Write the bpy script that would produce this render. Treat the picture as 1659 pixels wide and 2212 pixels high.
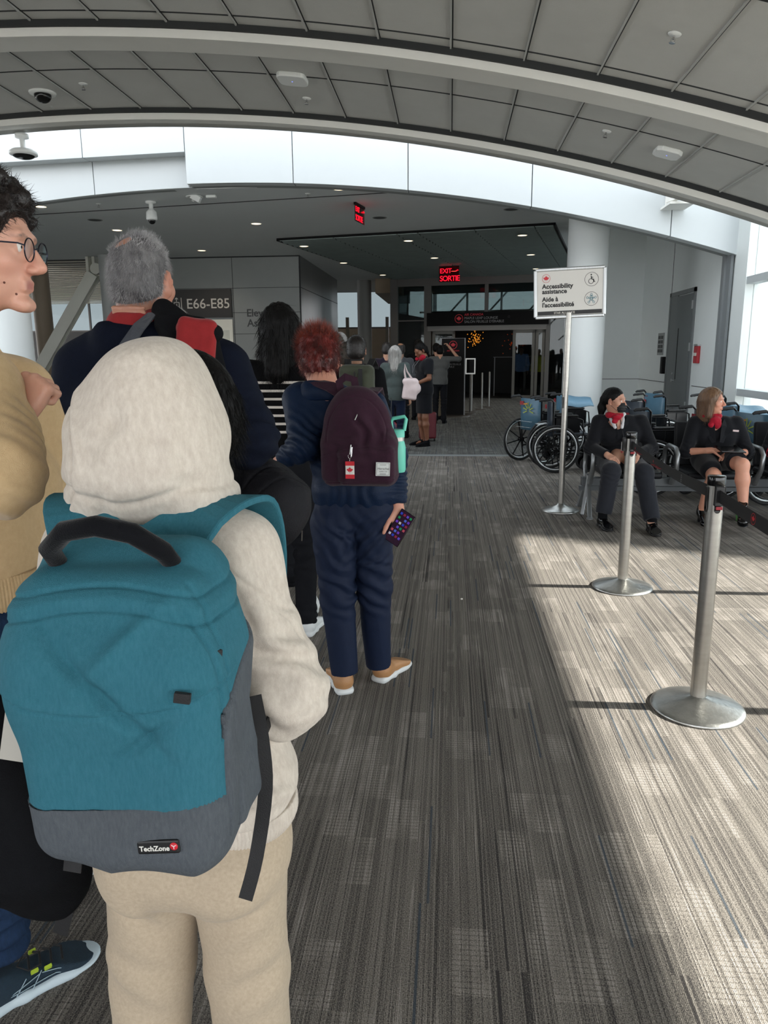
import bpy, math, random
import numpy as np
from math import radians, sin, cos, pi, atan2, sqrt
from mathutils import Vector, Matrix
random.seed(7); RNG = np.random.default_rng(7)
for _o in list(bpy.data.objects): bpy.data.objects.remove(_o)
SC = bpy.context.scene; COL = SC.collection

# ---------------------------------------------------------------- camera
PITCH, YAW, ROLL = radians(12.0), radians(5.1), 0.0076
cam_d = bpy.data.cameras.new('camera'); cam = bpy.data.objects.new('camera', cam_d); COL.objects.link(cam)
_F = Vector((0, cos(PITCH), -sin(PITCH))); _R = Vector((1, 0, 0)); _U = Vector((0, sin(PITCH), cos(PITCH)))
_R2 = _R*cos(ROLL)-_U*sin(ROLL); _U2 = _U*cos(ROLL)+_R*sin(ROLL)
_Z = Matrix.Rotation(YAW, 3, 'Z')
_R2, _U2, _F = _Z@_R2, _Z@_U2, _Z@_F
cam.matrix_world = Matrix(((_R2.x, _U2.x, -_F.x, 0), (_R2.y, _U2.y, -_F.y, 0), (_R2.z, _U2.z, -_F.z, 1.48), (0, 0, 0, 1)))
cam_d.sensor_fit = 'VERTICAL'; cam_d.sensor_height = 24.0; cam_d.lens = 24.0*1600/2212
cam_d.clip_start = .05; cam_d.clip_end = 300
SC.camera = cam

# ---------------------------------------------------------------- sky, sun, exposure
W = bpy.data.worlds.new('sky'); SC.world = W; W.use_nodes = True
_n = W.node_tree.nodes; _l = W.node_tree.links; _bg = _n['Background']
_tc = _n.new('ShaderNodeTexCoord'); _sp = _n.new('ShaderNodeSeparateXYZ'); _cr = _n.new('ShaderNodeValToRGB')
_l.new(_tc.outputs['Generated'], _sp.inputs[0]); _l.new(_sp.outputs[2], _cr.inputs[0]); _l.new(_cr.outputs[0], _bg.inputs[0])
_cr.color_ramp.elements[0].position = .0; _cr.color_ramp.elements[0].color = (1.98, 2.0, 2.06, 1)
_cr.color_ramp.elements[1].position = .75; _cr.color_ramp.elements[1].color = (.80, .885, .96, 1)
_bg.inputs[1].default_value = 2.4
sun_d = bpy.data.lights.new('sun', 'SUN'); sun_d.energy = 17.0; sun_d.angle = radians(.9); sun_d.color = (1, .93, .84)
sun = bpy.data.objects.new('sun', sun_d); COL.objects.link(sun)
SUN_EL = radians(34.07)
sun.rotation_euler = Vector((-cos(SUN_EL), 0.0, -sin(SUN_EL))).to_track_quat('-Z', 'Y').to_euler()
SC.view_settings.view_transform = 'Standard'; SC.view_settings.look = 'None'
SC.view_settings.gamma = 1; SC.view_settings.exposure = 0.0; SC.view_settings.use_curve_mapping = False

# ---------------------------------------------------------------- materials
def lin(c):
    if isinstance(c, str):
        c = c.lstrip('#'); c = [int(c[i:i+2], 16)/255 for i in (0, 2, 4)]
    return tuple((v/12.92 if v <= .04045 else ((v+.055)/1.055)**2.4) for v in c[:3])
MATS = {}
def mat(name, color, rough=.6, metal=0., var=.0, vscale=20., vstretch=(1, 1, 1), bump=0., bscale=200., bstretch=(1, 1, 1),
        emit=0., spec=.5, sheen=0., attr=False, col2=None, coat=0., weave=0., wscale=900.):
    if name in MATS: return MATS[name]
    m = bpy.data.materials.new(name); m.use_nodes = True; nt = m.node_tree; N = nt.nodes; L = nt.links
    b = N['Principled BSDF']; c = lin(color)
    b.inputs['Base Color'].default_value = (*c, 1); b.inputs['Roughness'].default_value = rough
    b.inputs['Metallic'].default_value = metal; b.inputs['Specular IOR Level'].default_value = spec
    if sheen: b.inputs['Sheen Weight'].default_value = sheen; b.inputs['Sheen Roughness'].default_value = .4
    if coat: b.inputs['Coat Weight'].default_value = coat
    if emit: b.inputs['Emission Color'].default_value = (*c, 1); b.inputs['Emission Strength'].default_value = emit
    tc = N.new('ShaderNodeTexCoord')
    src = None
    if attr:
        a = N.new('ShaderNodeAttribute'); a.attribute_name = 'Col'; src = a.outputs['Color']; L.new(src, b.inputs['Base Color'])
    if var:
        mp = N.new('ShaderNodeMapping'); mp.inputs['Scale'].default_value = vstretch; L.new(tc.outputs['Object'], mp.inputs[0])
        no = N.new('ShaderNodeTexNoise'); no.inputs['Scale'].default_value = vscale; no.inputs['Detail'].default_value = 5
        no.inputs['Roughness'].default_value = .65; L.new(mp.outputs[0], no.inputs['Vector'])
        mx = N.new('ShaderNodeMix'); mx.data_type = 'RGBA'
        rp = N.new('ShaderNodeMapRange'); rp.inputs[1].default_value = .3; rp.inputs[2].default_value = .7
        L.new(no.outputs[0], rp.inputs[0]); L.new(rp.outputs[0], mx.inputs[0])
        if src:
            m2 = N.new('ShaderNodeMix'); m2.data_type = 'RGBA'; m2.blend_type = 'MULTIPLY'; m2.inputs[0].default_value = 1
            mx.inputs[6].default_value = (1-var, 1-var, 1-var, 1); mx.inputs[7].default_value = (1, 1, 1, 1)
            L.new(src, m2.inputs[6]); L.new(mx.outputs[2], m2.inputs[7]); L.new(m2.outputs[2], b.inputs['Base Color'])
        else:
            d = lin(col2) if col2 else tuple(v*(1-var) for v in c)
            mx.inputs[6].default_value = (*d, 1); mx.inputs[7].default_value = (*[min(1, v*(1+var*.5)) if not col2 else v for v in c], 1)
            L.new(mx.outputs[2], b.inputs['Base Color'])
    hs = None
    if bump:
        mp = N.new('ShaderNodeMapping'); mp.inputs['Scale'].default_value = bstretch; L.new(tc.outputs['Object'], mp.inputs[0])
        no = N.new('ShaderNodeTexNoise'); no.inputs['Scale'].default_value = bscale; no.inputs['Detail'].default_value = 4
        L.new(mp.outputs[0], no.inputs['Vector']); hs = no.outputs[0]
        bp = N.new('ShaderNodeBump'); bp.inputs['Strength'].default_value = bump; bp.inputs['Distance'].default_value = .01
        L.new(hs, bp.inputs['Height']); L.new(bp.outputs[0], b.inputs['Normal'])
    MATS[name] = m; return m
def emat(name, color, s):
    m = bpy.data.materials.new(name); m.use_nodes = True; nt = m.node_tree; nt.nodes.clear()
    e = nt.nodes.new('ShaderNodeEmission'); e.inputs[0].default_value = (*lin(color), 1); e.inputs[1].default_value = s
    o = nt.nodes.new('ShaderNodeOutputMaterial'); nt.links.new(e.outputs[0], o.inputs[0]); MATS[name] = m; return m
def glassmat(name, tint=(1, 1, 1), refl=.5):
    m = bpy.data.materials.new(name); m.use_nodes = True; nt = m.node_tree; N = nt.nodes; L = nt.links; N.clear()
    t = N.new('ShaderNodeBsdfTransparent'); t.inputs[0].default_value = (*tint, 1)
    g = N.new('ShaderNodeBsdfGlossy'); g.inputs['Roughness'].default_value = .02
    f = N.new('ShaderNodeFresnel'); f.inputs[0].default_value = 1.45
    mu = N.new('ShaderNodeMath'); mu.operation = 'MULTIPLY'; mu.inputs[1].default_value = refl; L.new(f.outputs[0], mu.inputs[0])
    x = N.new('ShaderNodeMixShader'); L.new(mu.outputs[0], x.inputs[0]); L.new(t.outputs[0], x.inputs[1]); L.new(g.outputs[0], x.inputs[2])
    o = N.new('ShaderNodeOutputMaterial'); L.new(x.outputs[0], o.inputs[0]); MATS[name] = m; return m

# ---------------------------------------------------------------- object helpers
def link_mesh(name, me, m=None, parent=None, loc=None, rot=None):
    o = bpy.data.objects.new(name, me); COL.objects.link(o)
    if m is not None: me.materials.append(m)
    if parent is not None: o.parent = parent
    if loc is not None: o.location = loc
    if rot is not None: o.rotation_euler = rot
    return o
def tag(o, label=None, cat=None, group=None, kind=None):
    if label: o['label'] = label
    if cat: o['category'] = cat
    if group: o['group'] = group
    if kind: o['kind'] = kind
    return o
def empty(name, loc, rz=0, label=None, cat=None, group=None):
    o = bpy.data.objects.new(name, None); COL.objects.link(o); o.empty_display_size = .1
    o.location = loc; o.rotation_euler = (0, 0, rz); return tag(o, label, cat, group)
def copy_tree(o, parent=None):
    c = o.copy(); COL.objects.link(c)
    if parent is not None: c.parent = parent
    for ch in list(o.children): copy_tree(ch, c)
    return c
class MB:
    """collects boxes, tubes, prisms, revolved shapes -> one mesh"""
    def __init__(s): s.v = []; s.f = []; s.sm = []
    def add(s, vs, fs, smooth=False):
        n = len(s.v); s.v += [tuple(map(float, v)) for v in vs]; s.f += [tuple(i+n for i in f) for f in fs]; s.sm += [smooth]*len(fs); return s
    def box(s, lo, hi, M=None):
        x0, y0, z0 = lo; x1, y1, z1 = hi
        vs = [(x0, y0, z0), (x1, y0, z0), (x1, y1, z0), (x0, y1, z0), (x0, y0, z1), (x1, y0, z1), (x1, y1, z1), (x0, y1, z1)]
        if M is not None: vs = [tuple(M@Vector(v)) for v in vs]
        return s.add(vs, [(0, 3, 2, 1), (4, 5, 6, 7), (0, 1, 5, 4), (1, 2, 6, 5), (2, 3, 7, 6), (3, 0, 4, 7)])
    def bar(s, a, b, w, h, up=(0, 0, 1)):
        a = Vector(a); b = Vector(b); d = (b-a).normalized(); u = Vector(up); r = d.cross(u)
        if r.length < 1e-4: r = d.cross(Vector((1, 0, 0)))
        r.normalize(); u = r.cross(d)
        vs = [tuple(p+r*sx*w/2+u*sz*h/2) for p in (a, b) for sx, sz in ((-1, -1), (1, -1), (1, 1), (-1, 1))]
        return s.add(vs, [(0, 1, 2, 3), (7, 6, 5, 4), (0, 4, 5, 1), (1, 5, 6, 2), (2, 6, 7, 3), (3, 7, 4, 0)])
    def tube(s, pts, r, seg=10, cap=True, closed=False):
        pts = [Vector(p) for p in pts]; n = len(pts); rs = r if isinstance(r, (list, tuple)) else [r]*n
        vs = []; pr = None
        for i, p in enumerate(pts):
            if closed: d = pts[(i+1) % n]-pts[i-1]
            else: d = pts[min(i+1, n-1)]-pts[max(i-1, 0)]
            d.normalize()
            if pr is None: u = d.orthogonal().normalized()
            else:
                u = pr-d*pr.dot(d); u.normalize()
            pr = u; w = d.cross(u)
            vs += [tuple(p+(u*cos(2*pi*k/seg)+w*sin(2*pi*k/seg))*rs[i]) for k in range(seg)]
        fs = []
        for i in range(n if closed else n-1):
            j = (i+1) % n
            for k in range(seg): fs.append((i*seg+k, i*seg+(k+1) % seg, j*seg+(k+1) % seg, j*seg+k))
        s.add(vs, fs, True)
        if cap and not closed:
            s.add(vs[:seg], [tuple(range(seg))[::-1]]); s.add(vs[-seg:], [tuple(range(seg))])
        return s
    def lathe(s, prof, c=(0, 0, 0), seg=32, M=None, smooth=True):
        vs = []
        for r, z in prof: vs += [(c[0]+r*cos(2*pi*k/seg), c[1]+r*sin(2*pi*k/seg), c[2]+z) for k in range(seg)]
        if M is not None: vs = [tuple(M@Vector(v)) for v in vs]
        fs = [(i*seg+k, i*seg+(k+1) % seg, (i+1)*seg+(k+1) % seg, (i+1)*seg+k) for i in range(len(prof)-1) for k in range(seg)]
        s.add(vs, fs, smooth)
        if prof[0][0] > 1e-4: s.add(vs[:seg], [tuple(range(seg))[::-1]])
        if prof[-1][0] > 1e-4: s.add(vs[-seg:], [tuple(range(seg))])
        return s
    def prism(s, poly, ax, t0, t1):
        """2D polygon extruded; ax: function (u,v,t)->xyz"""
        n = len(poly); vs = [ax(u, v, t) for t in (t0, t1) for u, v in poly]
        fs = [tuple(range(n))[::-1], tuple(range(n, 2*n))]+[(i, (i+1) % n, n+(i+1) % n, n+i) for i in range(n)]
        return s.add(vs, fs)
    def ell(s, c, r, seg=16, rings=10, M=None):
        vs = []; fs = []
        for i in range(rings+1):
            t = pi*i/rings
            for k in range(seg):
                a = 2*pi*k/seg; v = Vector((r[0]*sin(t)*cos(a), r[1]*sin(t)*sin(a), r[2]*cos(t)))
                if M is not None: v = M@v
                vs.append((c[0]+v[0], c[1]+v[1], c[2]+v[2]))
        for i in range(rings):
            for k in range(seg): fs.append((i*seg+k, (i+1)*seg+k, (i+1)*seg+(k+1) % seg, i*seg+(k+1) % seg))
        return s.add(vs, fs, True)
    def strip(s, pts, normals, w, t=.003):
        """strap: centre points, surface normals, width, thickness"""
        n = len(pts); vs = []
        for i in range(n):
            p = Vector(pts[i]); d = Vector(pts[min(i+1, n-1)])-Vector(pts[max(i-1, 0)]); d.normalize()
            nn = Vector(normals[i]).normalized(); r = d.cross(nn).normalized(); nn = r.cross(d)
            ww = w[i] if isinstance(w, (list, tuple)) else w
            for a, b in ((-1, -1), (1, -1), (1, 1), (-1, 1)): vs.append(tuple(p+r*a*ww/2+nn*b*t/2))
        fs = [(0, 1, 2, 3)]+[(i*4+k, i*4+4+k, i*4+4+(k+1) % 4, i*4+(k+1) % 4) for i in range(n-1) for k in range(4)]
        fs.append(((n-1)*4+3, (n-1)*4+2, (n-1)*4+1, (n-1)*4))
        return s.add(vs, fs, False)
    def mesh(s, name):
        me = bpy.data.meshes.new(name); me.from_pydata(s.v, [], s.f); me.polygons.foreach_set('use_smooth', s.sm); me.update()
        return me
    def build(s, name, m=None, parent=None, loc=None, rot=None, bevel=0, seg=2):
        o = link_mesh(name, s.mesh(name), m, parent, loc, rot)
        if bevel:
            b = o.modifiers.new('b', 'BEVEL'); b.width = bevel; b.segments = seg; b.limit_method = 'ANGLE'; b.angle_limit = radians(40)
        return o
def struct(o): o['kind'] = 'structure'; return o
_font_cache = {}
def text(name, s, size, m, parent=None, loc=(0, 0, 0), M=None, ext=.0006, align='LEFT', bold=0., shear=0., space=1.):
    """flat lettering in local XZ plane facing -Y, or transformed by 4x4 M"""
    c = bpy.data.curves.new(name, 'FONT'); c.body = s; c.size = size; c.extrude = ext; c.align_x = align; c.offset = bold; c.shear = shear
    c.resolution_u = 3; c.space_character = space
    o = bpy.data.objects.new('tmp', c); COL.objects.link(o)
    dg = bpy.context.evaluated_depsgraph_get(); me = bpy.data.meshes.new_from_object(o.evaluated_get(dg))
    bpy.data.objects.remove(o)
    B = Matrix.Rotation(pi/2, 4, 'X')
    me.transform(Matrix.Translation(loc)@B if M is None else M@B)
    me.materials.clear()
    return link_mesh(name, me, m, parent)
LEAF = [(0, 1), (.2, .62), (.42, .74), (.33, .28), (.62, .52), (.68, .34), (.98, .38), (.86, .14), (.97, .03), (.5, -.32), (.56, -.52), (.06, -.45), (.04, -.95)]
LEAF = LEAF+[(-x, y) for x, y in LEAF[::-1][:-1]]
def leaf(mb, c, r, t=.0006, M=None):
    def ax(u, v, w):
        p = Vector((c[0]+u*r, c[1]-w, c[2]+v*r)); return tuple(M@p) if M is not None else tuple(p)
    # star-shaped fan about centre
    n = len(LEAF); vs = [ax(u, v, t) for u, v in LEAF]+[ax(0, 0, t)]
    mb.add(vs, [(i, (i+1) % n, n) for i in range(n)]); return mb
def ring(mb, c, r0, r1, t=.0006, seg=32, M=None):
    vs = []
    for r in (r0, r1):
        for k in range(seg):
            p = Vector((c[0]+r*cos(2*pi*k/seg), c[1]-t, c[2]+r*sin(2*pi*k/seg))); vs.append(tuple(M@p) if M is not None else tuple(p))
    mb.add(vs, [(k, (k+1) % seg, seg+(k+1) % seg, seg+k) for k in range(seg)]); return mb

# ---------------------------------------------------------------- implicit surfaces (smoothly blended bodies and cloth)
def _hash(i, j, k, s=0):
    h = (i*374761393+j*668265263+k*2147483647+s*144665) & 0x7fffffff
    h = ((h ^ (h >> 13))*1274126177) & 0x7fffffff
    return ((h ^ (h >> 16)) & 0xffff)/65535.
def vnoise(P, scale, seed=0):
    Q = P*np.asarray(scale, float); I = np.floor(Q).astype(np.int64); f = Q-I; f = f*f*(3-2*f); r = 0
    for a in (0, 1):
        for b in (0, 1):
            for c in (0, 1):
                w = (f[:, 0] if a else 1-f[:, 0])*(f[:, 1] if b else 1-f[:, 1])*(f[:, 2] if c else 1-f[:, 2])
                r = r+w*_hash(I[:, 0]+a, I[:, 1]+b, I[:, 2]+c, seed)
    return r*2-1
def V(*a): return np.array(a, float)
def nrm(v): v = np.asarray(v, float); return v/(np.linalg.norm(v)+1e-12)
def frame(z, x=None):
    """rotation matrix whose columns are local x,y,z; z given"""
    z = nrm(z); x = np.array([1., 0, 0]) if x is None else np.asarray(x, float)
    if abs(z@nrm(x)) > .98: x = np.array([0, 1., 0])
    x = nrm(x-z*(x@z)); return np.stack([x, np.cross(z, x), z], 1)
def rot(ax, a):
    return np.array(Matrix.Rotation(a, 3, ax))
class SDF:
    def __init__(s, k=.02): s.P = []; s.k = k; s.cuts = []
    def cap(s, a, b, ra, rb, k=None, sc=None, R=None, flat=False, op=1):
        s.P.append(('cap', np.array(a, float), np.array(b, float), ra, rb, s.k if k is None else k, sc, R, flat, op)); return s
    def chain(s, pts, rs, **kw):
        for i in range(len(pts)-1): s.cap(pts[i], pts[i+1], rs[i], rs[i+1], **kw)
        return s
    def ell(s, c, r, R=None, k=None, op=1):
        s.P.append(('ell', np.array(c, float), np.array(r, float), R, s.k if k is None else k, op)); return s
    def box(s, c, h, R=None, rd=.01, k=None, op=1):
        s.P.append(('box', np.array(c, float), np.array(h, float), R, rd, s.k if k is None else k, op)); return s
    def cut(s, n, p, k=0): s.cuts.append((nrm(n), np.array(p, float), k)); return s   # keeps the side opposite to n
    def _bb(s, p):
        if p[0] == 'cap':
            a, b, ra, rb, sc = p[1], p[2], p[3], p[4], p[6]; r = max(ra, rb)*(1 if sc is None else max(sc))
            return np.minimum(a, b)-r, np.maximum(a, b)+r
        r = np.linalg.norm(p[2]) if p[0] == 'box' else p[2].max()
        if p[3] is None: r = p[2]
        else: r = np.abs(p[3])@p[2] if p[0] == 'box' else np.full(3, r)
        return p[1]-r-.005, p[1]+r+.005
    def _d(s, p, X):
        if p[0] == 'cap':
            _, a, b, ra, rb, k, sc, R, flat, op = p
            q = X-a; ba = b-a; m = 1.
            if sc is not None:
                sc = np.asarray(sc, float); RR = np.eye(3) if R is None else R
                q = (q@RR)/sc; ba = (ba@RR)/sc; m = sc.min()*.5+np.median(sc)*.5
            L2 = ba@ba+1e-9; h0 = (q@ba)/L2; h = np.clip(h0, 0, 1)
            d = np.linalg.norm(q-h[..., None]*ba, axis=-1)-(ra+(rb-ra)*h)
            if flat: d = np.maximum(d, (h0-1)*sqrt(L2))
            return d*m
        if p[0] == 'ell':
            q = X-p[1]
            if p[3] is not None: q = q@p[3]
            r = p[2]; k0 = np.linalg.norm(q/r, axis=-1); k1 = np.linalg.norm(q/(r*r), axis=-1)+1e-9
            return k0*(k0-1)/k1
        q = X-p[1]
        if p[3] is not None: q = q@p[3]
        q = np.abs(q)-(p[2]-p[4])
        return np.linalg.norm(np.maximum(q, 0), axis=-1)+np.minimum(q.max(-1), 0)-p[4]
    def mesh(s, vox):
        lo = np.min([s._bb(p)[0] for p in s.P if p[-1] > 0], 0)-2.5*vox-.01; hi = np.max([s._bb(p)[1] for p in s.P if p[-1] > 0], 0)+2.5*vox+.01
        n = np.ceil((hi-lo)/vox).astype(int)+1
        F = np.full(n, .5, np.float32)
        ax = [lo[i]+vox*np.arange(n[i]) for i in range(3)]
        for p in s.P:
            k = max(p[5] if p[0] != 'ell' else p[4], 1e-4)
            b0, b1 = s._bb(p); pad = k*1.1+3*vox
            i0 = np.clip(np.floor((b0-pad-lo)/vox).astype(int), 0, n-1); i1 = np.clip(np.ceil((b1+pad-lo)/vox).astype(int)+1, 1, n)
            if (i1 <= i0).any(): continue
            sl = tuple(slice(i0[i], i1[i]) for i in range(3))
            X = np.stack(np.meshgrid(*[ax[i][sl[i]] for i in range(3)], indexing='ij'), -1)
            d = s._d(p, X); A = F[sl]
            kk = p[5] if p[0] == 'cap' else (p[4] if p[0] == 'ell' else p[5]); kk = max(kk, 1e-4)
            if p[-1] > 0:
                h = np.clip(.5+.5*(A-d)/kk, 0, 1); F[sl] = A*(1-h)+d*h-kk*h*(1-h)
            else:
                d = -d; h = np.clip(.5-.5*(A-d)/kk, 0, 1); F[sl] = A*(1-h)+d*h+kk*h*(1-h)
        for nn, pp, k in s.cuts:
            d = (ax[0]-pp[0])[:, None, None]*nn[0]+(ax[1]-pp[1])[None, :, None]*nn[1]+(ax[2]-pp[2])[None, None, :]*nn[2]
            F = np.maximum(F, d.astype(np.float32))
        F[0] = F[-1] = .5; F[:, 0] = F[:, -1] = .5; F[:, :, 0] = F[:, :, -1] = .5
        return surf(F, lo, vox)
def surf(F, lo, vox):
    S = F < 0; nx, ny, nz = F.shape
    c = S[:-1, :-1, :-1].astype(np.int8)
    tot = sum(S[a:nx-1+a, b:ny-1+b, d:nz-1+d].astype(np.int8) for a in (0, 1) for b in (0, 1) for d in (0, 1))
    act = (tot > 0) & (tot < 8); I = np.argwhere(act); idx = -np.ones(act.shape, np.int64); idx[act] = np.arange(len(I))
    acc = np.zeros((len(I), 3)); cnt = np.zeros(len(I))
    cor = [(a, b, d) for a in (0, 1) for b in (0, 1) for d in (0, 1)]
    val = {q: F[I[:, 0]+q[0], I[:, 1]+q[1], I[:, 2]+q[2]] for q in cor}
    for q in cor:
        for a in range(3):
            if q[a] == 0:
                r = list(q); r[a] = 1; r = tuple(r); v0, v1 = val[q], val[r]; m = (v0 < 0) != (v1 < 0)
                t = v0[m]/(v0[m]-v1[m]); p = np.tile(np.array(q, float), (m.sum(), 1)); p[:, a] = t
                acc[m] += p; cnt[m] += 1
    vs = lo+(I+acc/cnt[:, None])*vox
    fs = []
    for a in range(3):
        b, d = (a+1) % 3, (a+2) % 3
        sl0 = [slice(None)]*3; sl1 = [slice(None)]*3; sl0[a] = slice(0, -1); sl1[a] = slice(1, None)
        s0, s1 = S[tuple(sl0)], S[tuple(sl1)]
        for flip in (0, 1):
            E = np.argwhere((s0 & ~s1) if flip == 0 else (~s0 & s1))
            E = E[(E[:, b] > 0) & (E[:, d] > 0)]
            def at(db, dd):
                Q = E.copy(); Q[:, b] -= db; Q[:, d] -= dd; return idx[Q[:, 0], Q[:, 1], Q[:, 2]]
            q = np.stack([at(0, 0), at(1, 0), at(1, 1), at(0, 1)], 1)
            fs.append(q if flip == 0 else q[:, ::-1])
    return vs, np.concatenate(fs)
def vnormals(v, f):
    n = np.cross(v[f[:, 2]]-v[f[:, 0]], v[f[:, 3]]-v[f[:, 1]]); N = np.zeros_like(v)
    for i in range(4): np.add.at(N, f[:, i], n)
    return N/(np.linalg.norm(N, axis=1)[:, None]+1e-12)
def relax(v, f, it=1, lam=.5):
    for _ in range(it):
        A = np.zeros_like(v); c = np.zeros(len(v))
        for i in range(4):
            j = f[:, (i+1) % 4]; np.add.at(A, f[:, i], v[j]); np.add.at(c, f[:, i], 1); np.add.at(A, j, v[f[:, i]]); np.add.at(c, j, 1)
        v = v+lam*(A/c[:, None]-v)
    return v
def npmesh(name, v, f, col=None):
    me = bpy.data.meshes.new(name); me.vertices.add(len(v)); me.vertices.foreach_set('co', np.asarray(v, np.float32).ravel())
    k = f.shape[1]; me.loops.add(f.size); me.loops.foreach_set('vertex_index', np.ascontiguousarray(f, dtype=np.int32).ravel())
    me.polygons.add(len(f)); me.polygons.foreach_set('loop_start', np.arange(0, f.size, k, dtype=np.int32))
    try: me.polygons.foreach_set('loop_total', np.full(len(f), k, np.int32))
    except Exception: pass
    me.update(calc_edges=True); me.validate()
    me.polygons.foreach_set('use_smooth', np.ones(len(me.polygons), bool))
    if col is not None:
        a = me.color_attributes.new('Col', 'FLOAT_COLOR', 'POINT'); a.data.foreach_set('color', np.c_[col, np.ones(len(col))].astype(np.float32).ravel())
    return me
def grow(S, name, vox, m, parent=None, disp=None, colf=None, smooth=1, hook=None):
    v, f = S.mesh(vox)
    if smooth: v = relax(v, f, smooth)
    if disp is not None:
        n = vnormals(v, f); v = v+n*disp(v)[:, None]
    if hook: v, f = hook(v, f)
    c = colf(v) if colf else None
    return link_mesh(name, npmesh(name, v, f, c), m, parent)
def strands(v, f, n, length, r, dirf, seed=1, droop=0., jit=.25, sel=None, segs=3):
    """hair strands growing out of a mesh -> (verts, quads)"""
    g = np.random.default_rng(seed); N = vnormals(v, f); ctr = v[f].mean(1)
    ar = np.linalg.norm(np.cross(v[f[:, 2]]-v[f[:, 0]], v[f[:, 3]]-v[f[:, 1]]), axis=1)
    if sel is not None: ar = ar*sel(ctr)
    pk = g.choice(len(f), n, p=ar/ar.sum()); w = g.dirichlet((1, 1, 1, 1), n)
    P = (v[f[pk]]*w[..., None]).sum(1); Nn = N[f[pk, 0]]
    D = dirf(P, Nn); D = D+g.normal(0, jit, D.shape); D /= np.linalg.norm(D, axis=1)[:, None]
    L = length*(.6+.8*g.random(n)); A = np.cross(D, g.normal(0, 1, D.shape)); A /= np.linalg.norm(A, axis=1)[:, None]; B = np.cross(D, A)
    vs = []; 
    for i in range(segs+1):
        t = i/segs; c = P+D*(L*t)[:, None]+np.array([0, 0, -1.])*droop*(t*t)*L[:, None]
        rr = r*(1-t*.85)
        for k in range(3): vs.append(c+(A*cos(2*pi*k/3)+B*sin(2*pi*k/3))*rr)
    vs = np.stack(vs, 1); fs = []
    for i in range(segs):
        for k in range(3): fs.append([i*3+k, i*3+(k+1) % 3, (i+1)*3+(k+1) % 3, (i+1)*3+k])
    fs = np.array(fs); m = vs.shape[1]
    return vs.reshape(-1, 3), (fs[None]+np.arange(n)[:, None, None]*m).reshape(-1, 4)
def joinm(a, b): return np.concatenate([a[0], b[0]]), np.concatenate([a[1], b[1]+len(a[0])])
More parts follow.
